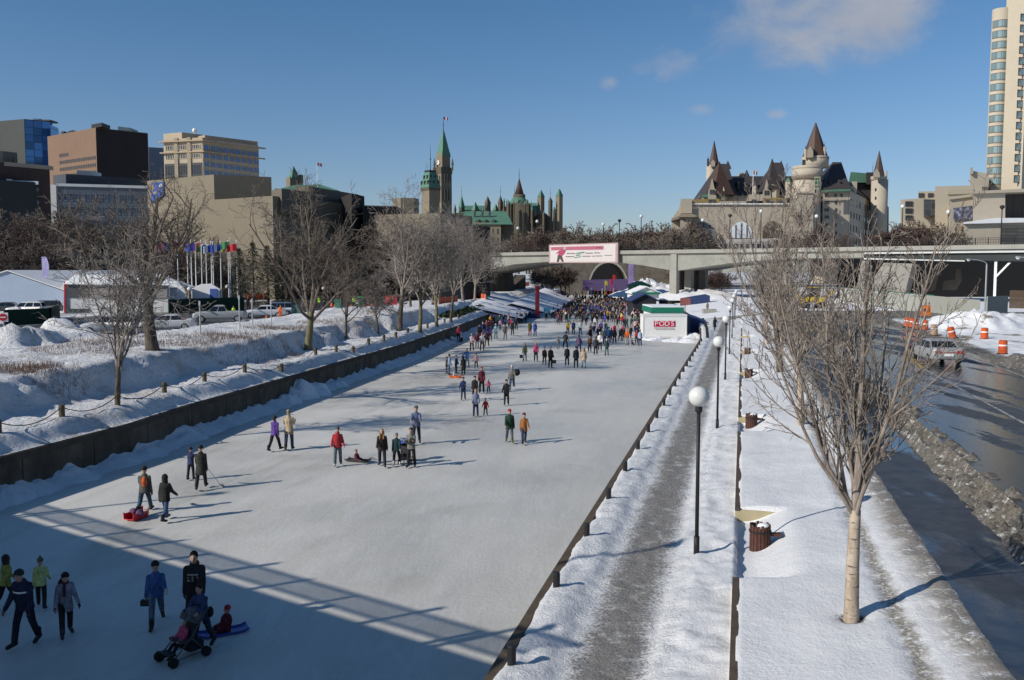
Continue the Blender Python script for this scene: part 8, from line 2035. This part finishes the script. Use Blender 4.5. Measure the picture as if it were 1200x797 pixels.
o, J = PP(482, 548, 503, -8, 'carry', (.17, .17, .155), .02, (.025, .02, .02), 'hair', (.03, .02, .015), 'man in grey jacket holding a dark bag to his chest', face=True, **N_)
bag('held_bag', o, J, J['chest'] + Vector((.12, -.28, -.08)), .15, .10, .13, BLK, 'dark bag held by the man in the grey jacket', 'bag')
p = at_z(474, 543, 0); pushchair((p.x, p.y + .3, 0), radians(5), (.03, .07, .26), 'pushchair with a blue canopy behind the couple')
o, J = PP(488, 521, 476, 4, 'push', (.10, .12, .20), .0, (.03, .035, .05), 'knit', (.12, .11, .10), 'man with grey hat and blue pack behind the blue pushchair', **N_)
PP(597, 519, 480, 4, 'walk2', (.02, .05, .035), .10, (.09, .10, .12), 'knit', (.38, .03, .05), 'man in dark green jacket and red hat walking with a companion', face=True, boots=(.12, .10, .03), puff=.02, **N_)
PP(614, 520.5, 484.5, 10, 'walk', TAN, .12, (.03, .045, .09), 'knit', (.12, .015, .04), 'person in rusty orange coat and maroon hat', face=True, **N_)
PP(593.5, 475.5, 446, 2, 'hold', BLK, .06, BLK, 'knit', (.03, .015, .018), 'person in black coat with hat, in front of the man with the big bag')
o, J = PP(600, 457.5, 425.5, 0, 'stride', (.14, .14, .13), .0, JEAN, 'hair', (.55, .5, .45), 'man in grey jacket and jeans carrying a large black bag', boots=(.5, .5, .5)); bag('duffel_bag', o, J, J['rsh'] + Vector((.16, .08, -.1)), .22, .18, .24, BLK, 'large black duffel bag on the shoulder of the man in grey', 'bag')
PP(557.5, 488.5, 457, 6, 'stand', (.16, .18, .26), .06, DKN, 'hair', (.28, .2, .14), 'adult in grey blue jacket holding the hand of a red child')
PP(569, 487.5, 467.5, 0, 'child', RED, .04, BLK, 'bobble', (.4, .2, .2), 'small child in red jacket and dark trousers holding an adult hand')
MID = [
 (543, 469, 443, 0, 'hold', NVY, .02, (.03, .04, .08), 'knit', BLK, 'person in navy jacket skating at centre left of the ice'),
 (556.5, 470, 441, 0, 'walk', BLK, .02, BLK, 'knit', (.05, .05, .05), 'person in black jacket with a pale patch behind the grey blue adult'),
 (564.5, 461, 431, 0, 'stand', MAR, .06, BLK, 'knit', (.25, .08, .05), 'person in maroon jacket beside a pink child'),
 (572.5, 461, 445, 0, 'child', PNK, .0, BLK, 'knit', (.4, .15, .2), 'small child in pink jacket beside the maroon adult'),
 (547.5, 431, 409, -15, 'reach', BLU, .0, (.25, .27, .30), 'hair', (.2, .1, .05), 'person in bright blue jacket reaching a hand to a pink child'),
 (558, 432, 415, 0, 'child', (.45, .22, .25), .0, BLK, 'knit', BLK, 'child in pale pink jacket next to the bright blue adult'),
 (526.5, 440, 416, 90, 'stand', (.22, .30, .42), .0, JEAN, 'hair', BLK, 'person in pale blue jacket and jeans at the left of a huddle'),
 (523.5, 438, 419, 90, 'stand', BRN, .1, JEAN, 'knit', BLK, 'person with a brown coat at the back of the left huddle'),
 (534.5, 438, 417, 60, 'stand', (.03, .06, .11), .04, JEAN, 'knit', BLK, 'person in dark blue jacket in the left huddle'),
 (543, 440, 418, 200, 'stand', BLK, .36, BLK, 'hood', BLK, 'person in long black coat in the left huddle'),
 (615, 424, 403, 0, 'walk', OLV, .04, (.14, .17, .21), 'hood', OLV, 'man in olive hooded jacket and light jeans carrying a small bag'),
 (628, 424, 402, 0, 'stand', (.45, .06, .13), .0, BLK, 'hair', (.35, .2, .15), 'person in pink and red jacket with black trousers'),
 (638, 427.5, 407, 0, 'walk2', (.05, .02, .02), .0, BLK, 'hair', BLK, 'person in black jacket with red trim, left of a man in black'),
 (645, 432, 407, 20, 'stand', BLK, .04, BLK, 'hair', (.2, .12, .08), 'man all in black carrying a black bag'),
 (664.5, 429, 406, 180, 'stand', BLK, .0, BLK, 'knit', BLK, 'person in black seen from behind, left of two others'),
 (675, 432, 407, 180, 'stand', (.022, .022, .026), .06, BLK, 'knit', BLK, 'broad person in black parka between black and beige coats'),
 (684, 432.5, 408, 170, 'stand', BEI, .2, (.20, .26, .34), 'long', (.3, .18, .08), 'woman in long beige coat and pale jeans seen from behind'),
 (654, 409.5, 395.5, 180, 'stand', GRY, .05, GRY, 'knit', BRN, 'small child in grey standing alone behind the group'),
 (662.5, 409, 389, 170, 'skate', (.03, .03, .03), .02, BLK, 'knit', BLK, 'person in black with legs apart beside the small grey child'),
 (678.5, 414, 392, 180, 'skate', (.09, .05, .10), .0, (.05, .04, .10), 'hair', BLK, 'person in dark plum jacket behind the black and beige coats'),
 (691, 413, 394, 0, 'stand', (.10, .05, .03), .02, BLK, 'knit', BRN, 'person in brown jacket right of the plum one'),
 (698, 416.5, 395, 180, 'stand', (.04, .04, .045), .0, BLK, 'hair', BRN, 'person with a white and black backpack in the middle group'),
 (703, 411, 387, 0, 'stand', WHT, .04, BLK, 'knit', (.5, .5, .45), 'person in cream white jacket in the middle group'),
 (711, 417.5, 398, 180, 'glide', (.025, .045, .045), .06, (.05, .14, .11), 'knit', (.5, .5, .5), 'person in dark jacket with white collar and green trousers'),
 (720, 403.5, 382, 180, 'skate', BLK, .02, BLK, 'hair', BLK, 'tall person in black striding behind the middle group'),
 (713.5, 403, 384, 180, 'stand', (.03, .10, .28), .0, NVY, 'knit', NVY, 'person in bright blue jacket behind the middle group'),
 (708.5, 404, 384, 180, 'stand', (.09, .10, .13), .0, NVY, 'knit', GRY, 'person in slate grey jacket next to the bright blue one'),
 (735, 405, 386, 0, 'hold', ORG, .0, (.45, .42, .38), 'knit', ORG, 'person in orange jacket and pale trousers by the white container'),
 (750, 406, 387, 180, 'stand', (.30, .38, .50), .04, NVY, 'hair', BRN, 'person in pale blue jacket right beside the white container'),
 (741, 404, 392, 90, 'sit', BLK, .0, BLK, 'knit', RED, 'dark seated figure low down beside the orange jacket'),
 (746, 403, 387, 0, 'stand', (.30, .03, .04), .0, BLK, 'knit', BLK, 'person in red jacket behind the seated figure by the container'),
 (621, 394, 374.5, 180, 'stand', (.10, .09, .03), .0, (.22, .03, .05), 'knit', BLK, 'person in black and yellow jacket with dark red trousers'),
 (627, 394.5, 377, 180, 'stand', (.03, .07, .30), .0, (.03, .06, .24), 'knit', BLU, 'child in royal blue snowsuit beside the red trousers'),
 (665.5, 392, 376.5, 0, 'stand', YEL, .05, BLK, 'knit', BRN, 'person in bright yellow jacket standing in the crowd front'),
 (672, 392.5, 374, 0, 'stand', NVY, .0, BLK, 'knit', BLK, 'person in navy jacket right of the bright yellow one'),
 (680, 393, 376, 0, 'stand', (.42, .52, .50), .0, NVY, 'knit', NVY, 'person in mint white jacket in the crowd front'),
 (553, 412, 388, 0, 'walk', (.50, .36, .36), .04, BLK, 'hair', (.3, .2, .15), 'person in pale pink and white jacket at the left shadow edge'),
 (559, 409, 389, 0, 'walk2', MAR, .02, GRY, 'knit', BRN, 'person in maroon jacket right of the pale pink one at left'),
 (565, 411.5, 387, 0, 'glide', LGR, .04, BLK, 'knit', PNK, 'person in light grey jacket in the left row of skaters'),
 (570.5, 407, 386, 0, 'skate', (.11, .04, .05), .0, BRN, 'hair', BRN, 'person in dark red jacket behind the light grey one'),
 (574.5, 400, 382, 0, 'stand', (.07, .04, .16), .04, BLK, 'knit', BLK, 'person in violet blue jacket in the left row of skaters'),
 (581, 398, 379, 0, 'stand', (.22, .36, .36), .04, (.12, .2, .2), 'knit', WHT, 'person in pale teal jacket and white hat in the left row'),
 (592, 398, 377, 0, 'stand', (.09, .08, .07), .04, GRY, 'hair', BRN, 'person in dark taupe jacket in the left row of skaters'),
 (600.5, 393.5, 374, 0, 'walk', BLK, .02, BLK, 'knit', WHT, 'person in black at the right end of the left row'),
 (605, 387, 370, 0, 'stand', BLK, .02, BLK, 'knit', BLK, 'person in black behind the right end of the left row'),
 (527, 401, 389, 90, 'sit', BLK, .0, BLK, 'knit', BLK, 'person in black sitting at the wall foot, left one'),
 (541, 400.5, 386, -60, 'sit', BLK, .0, BLK, 'knit', BLK, 'person in black sitting at the wall foot, right one'),
 (537.5, 400, 382, 0, 'stand', (.20, .02, .05), .0, BLK, 'knit', MAR, 'person in dark red standing over the two sitting at the wall'),
]
for q in MID: PP(*q[:11])
p = at_z(534, 443, 0); sledge((p.x, p.y, 0), 1.3, (.55, .10, .02), 'orange sledge beside the left huddle', 1.0); person((p.x - .1, p.y, -.03), 60, 1.0, 'sit', WHT, .0, LGR, 'knit', WHT, 'small child in white on the orange sledge', vox=.03)
p = at_z(617.5, 421, 0); mb = MB(); mb.box(-.18, .18, -.08, .08, .28, .6); me = mb.mesh('carry_bag', M['black'])
for px, py, lab in ((611, 423, 'black carrier bag of the man in the olive jacket'), (649.5, 429.5, 'black carrier bag of the man all in black')):
    p = at_z(px, py, 0); o = link('carry_bag', me, None, (p.x, p.y, 0)); tag(o, lab, 'bag')
# person on the right hand foot path, workers, people on the bridge
p = at_z(837.5, 387.5, 1.45); person((p.x, p.y, 1.42), 10, 1.72, 'walk', BLK, .32, BLK, 'hood', BLK, 'person in long black coat walking on the right foot path')
p = at_z(829, 366, 1.5); person((p.x, p.y, 1.5), 180, 1.72, 'stand', (.16, .13, .09), .1, (.16, .14, .10), 'hood', (.16, .13, .09), 'person in khaki standing beside the concrete block')
for px, py, pt, c1, c2, lab in ((329, 374, 357.5, (.62, .12, .03), (.62, .12, .03), 'worker in orange overalls beside the white sedan'), (373.5, 362, 347.5, (.30, .62, .04), BLK, 'worker in lime green vest among parked cars'), (415, 362, 346, (.32, .55, .06), BLK, 'worker in lime vest left of the green sign board'), (274, 374, 359, (.40, .60, .04), NVY, 'worker in lime vest behind the grey pickup'), (291, 364, 346, BLK, BLK, 'person in black before the orange mesh fence at left'), (418, 363, 350, WHT, BLK, 'person in white jacket near the green sign board'), (380, 365, 352, BLK, BLK, 'person in black right of the lime vest worker')):
    z = 3.21; p = at_z(px, py, z); person((p.x, p.y, z), 0, max(1.5, min(1.95, at_y(px, pt, p.y).z - z)), 'stand', c1, .0, c2, 'knit', BLK if c1 != WHT else BRN, lab)
rs = random.Random(6)
PALC = [(BLK, 'black'), (BLK, 'black'), (BLK, 'black'), (BLK, 'black'), (BLK, 'black'), (BLK, 'black'), (BLK, 'black'), (BLK, 'black'), (BLK, 'black'), (BLK, 'black'), (DKN, 'dark navy'), (DKN, 'dark navy'), (GRY, 'grey'), (BLK, 'black'), (BLK, 'black'), (BLK, 'black'), (DKN, 'dark navy'), (DKN, 'dark navy'), (GRY, 'grey'), (BRN, 'brown'), (BLK, 'black'), (BLK, 'black'), (BLK, 'black'), (DKN, 'dark navy'), (NVY, 'navy'), (GRY, 'grey'), (BRN, 'brown'), (MAR, 'maroon'), (RED, 'red'), (RED, 'red'), (BLU, 'blue'), (WHT, 'white'), (LGR, 'light grey'), (PNK, 'pink'), (OLV, 'olive'), (TEA, 'teal'), (BEI, 'beige'), (GRN, 'dark green'), (YEL, 'yellow'), (ORG, 'orange'), (PUR, 'purple')]
# far crowd: one small figure each
cm_coat = objcolor_mat('crowd_coat', .9, 0, .1, .2)
def rndmat(name, cols):
    t = NT(name); r = t.new('ShaderNodeObjectInfo').outputs['Random']; cr2 = t.new('ShaderNodeValToRGB'); t.put(cr2.inputs[0], r); e = cr2.color_ramp; e.interpolation = 'CONSTANT'
    while len(e.elements) < len(cols): e.elements.new(.5)
    for i, c in enumerate(cols): e.elements[i].position = i / len(cols); e.elements[i].color = (*c, 1)
    return t.done(cr2.outputs[0], .9, None, .1)
cm_tr = rndmat('crowd_trousers', [BLK, DKN, JEAN, BLK, GRY, BRN, NVY, BLK]); cm_hat = rndmat('crowd_hat', [RED, BLK, WHT, BRN, BLK, NVY, (.3, .2, .12), GRY, BLK, PNK])
def crowd_mesh(pose, k, vx=.045):
    J = FK(**POSE[pose]); mb = MB(); h = J['head']
    mb.ell(h + Vector((0, 0, .01)), .10, .115, .135, 10, 8); mb.capsule(J['neck'] - J['up'] * .05, h, .07, .06, 8)
    torso(mb, J, [(-.16, .19, .14), (-.04, .185, .135), (.10, .175, .13), (.3, .195, .14), (.42, .17, .125), (.50, .11, .09), (.54, .07, .07)])
    for s in 'lr':
        mb.capsule(J[s + 'hip'], J[s + 'kn'], .10, .075, 8); mb.capsule(J[s + 'kn'], J[s + 'an'], .075, .06, 8); mb.capsule(J[s + 'an'], J[s + 'toe'], .06, .05, 8)
        mb.capsule(J[s + 'sh'], J[s + 'el'], .08, .07, 8); mb.capsule(J[s + 'el'], J[s + 'wr'] + J[s + 'd'] * .1, .07, .045, 8)
    me = remesh(mb, 'person', vx, [cm_coat, cm_tr, cm_hat, M['skin'], M['black']], 1)
    hip = J['pel'].z - .14; hz = h.z
    for p in me.polygons:
        c = p.center
        p.material_index = 4 if c.z < .12 else (1 if c.z < hip else (0 if c.z < hz - .10 else (2 if c.z > hz + .045 or c.y > h.y + .02 else 3)))
        if p.material_index == 1 and (abs(c.x) > .2): p.material_index = 0
    return me
CM = [crowd_mesh(p, i) for i, p in enumerate(('stand', 'walk', 'pockets', 'skate', 'glide', 'walk2'))]
placed = []
def crowd(n, gen, where, grp, zf=lambda x, y: 0., hmin=1.45, mind=.55):
    k = 0; tries = 0
    while k < n and tries < n * 60:
        tries += 1; px, py = gen(); p = at_z(px, py, zf(px, py)); u, v = xy2uv(p.x, p.y)
        if zf(px, py) == 0 and not (vl(u) + 1.0 < v < vr(u) - .8): continue
        if any((p.x - a) ** 2 + (p.y - b_) ** 2 < mind * mind for a, b_ in placed): continue
        placed.append((p.x, p.y)); c_, nm = rs.choice(PALC); H = rs.uniform(hmin, 1.85) if rs.random() > .12 else rs.uniform(1.0, 1.35)
        o = link('person', rs.choice(CM), None, (p.x, p.y, p.z), rs.choice([0, 0, pi, rs.uniform(0, 6.28)]) + rs.gauss(0, .3), H / 1.75, tuple(min(1, q * rs.uniform(.7, 1.3)) for q in c_))
        tag(o, f'{nm} coated figure {where}', 'person', f'{grp}, {nm} coats'); k += 1
def g1():      # dense belt in front of the blue hoardings and beyond
    while True:
        py = rs.triangular(351, 389, 362); px = rs.uniform(636, 752)
        if py > 381 and px < 690 and rs.random() < .75: continue
        if px < 650 and py > 380: continue
        return px, py
crowd(135, g1, 'in the dense crowd on the ice left of the white container', 'dense crowd before the bridge')
def g2(): return rs.uniform(640, 735), rs.triangular(341, 356, 350)
crowd(14, g2, 'in the farthest part of the crowd under the bridge', 'farthest crowd under the bridge')
def g3():
    t_ = rs.random(); return lerp(556, 640, t_) + rs.uniform(-6, 6), lerp(398, 366, t_) + rs.uniform(-12, 3)
crowd(60, g3, 'in the shaded row below the left tents and hedge', 'shaded row of the crowd at left')
def g4(): return rs.uniform(690, 752), rs.uniform(378, 402)
crowd(40, g4, 'at the front right of the crowd near the container', 'front right of the crowd')
# the rest of the far crowd reads as one mass
def mass(n, gen, name):
    cols = [mat('mass_' + nm.replace(' ', '_'), c_, .9, .2, .5) for c_, nm in PALC[24:]] + [M['skin'], M['black'], cm_hat, cm_tr]; lo = [crowd_mesh(p, 0, .085) for p in ('stand', 'walk', 'skate')]
    mb = MB(); k = 0
    while k < n:
        px, py = gen(); p = at_z(px, py, 0); u, v = xy2uv(p.x, p.y)
        if not (vl(u) + 1 < v < vr(u) - .8): continue
        k += 1; me = rs.choice(lo); a = rs.uniform(0, 6.28); sc = rs.uniform(.9, 1.05); ci = rs.choice([len(cols) - 3] * 4 + [rs.randrange(len(cols) - 4)]); b0 = len(mb.v); mi = [ci, len(cols) - 1 if rs.random() < .3 else len(cols) - 3, rs.randrange(len(cols) - 2), len(cols) - 4, len(cols) - 3]
        mb.v += [(p.x + sc * (q.co.x * cos(a) - q.co.y * sin(a)), p.y + sc * (q.co.x * sin(a) + q.co.y * cos(a)), sc * q.co.z) for q in me.vertices]
        for f in me.polygons: mb.f.append(tuple(i + b0 for i in f.vertices)); mb.m.append(mi[f.material_index])
    o = mb.build(name, cols); tag(o, 'far mass of tiny skaters on the ice beneath the bridge', 'crowd', None, 'stuff')
mass(420, lambda: (rs.triangular(628, 752, 712), rs.triangular(341, 384, 357)), 'crowd')
# on the arched bridge behind the railing
for i in range(26):
    px = rs.choice([rs.uniform(565, 645), rs.uniform(560, 960), rs.uniform(650, 725)]); s = bs(px); p = bpt(s, rs.uniform(.8, 2.2)); c_, nm = rs.choice(PALC)
    o = link('person', rs.choice(CM[:3]), None, (p.x, p.y, HP - .78), rs.uniform(0, 6.28), rs.uniform(1.55, 1.85) / 1.75, c_); tag(o, f'{nm} coated figure behind the railing of the arched bridge', 'person', f'people on the arched bridge, {nm} coats')
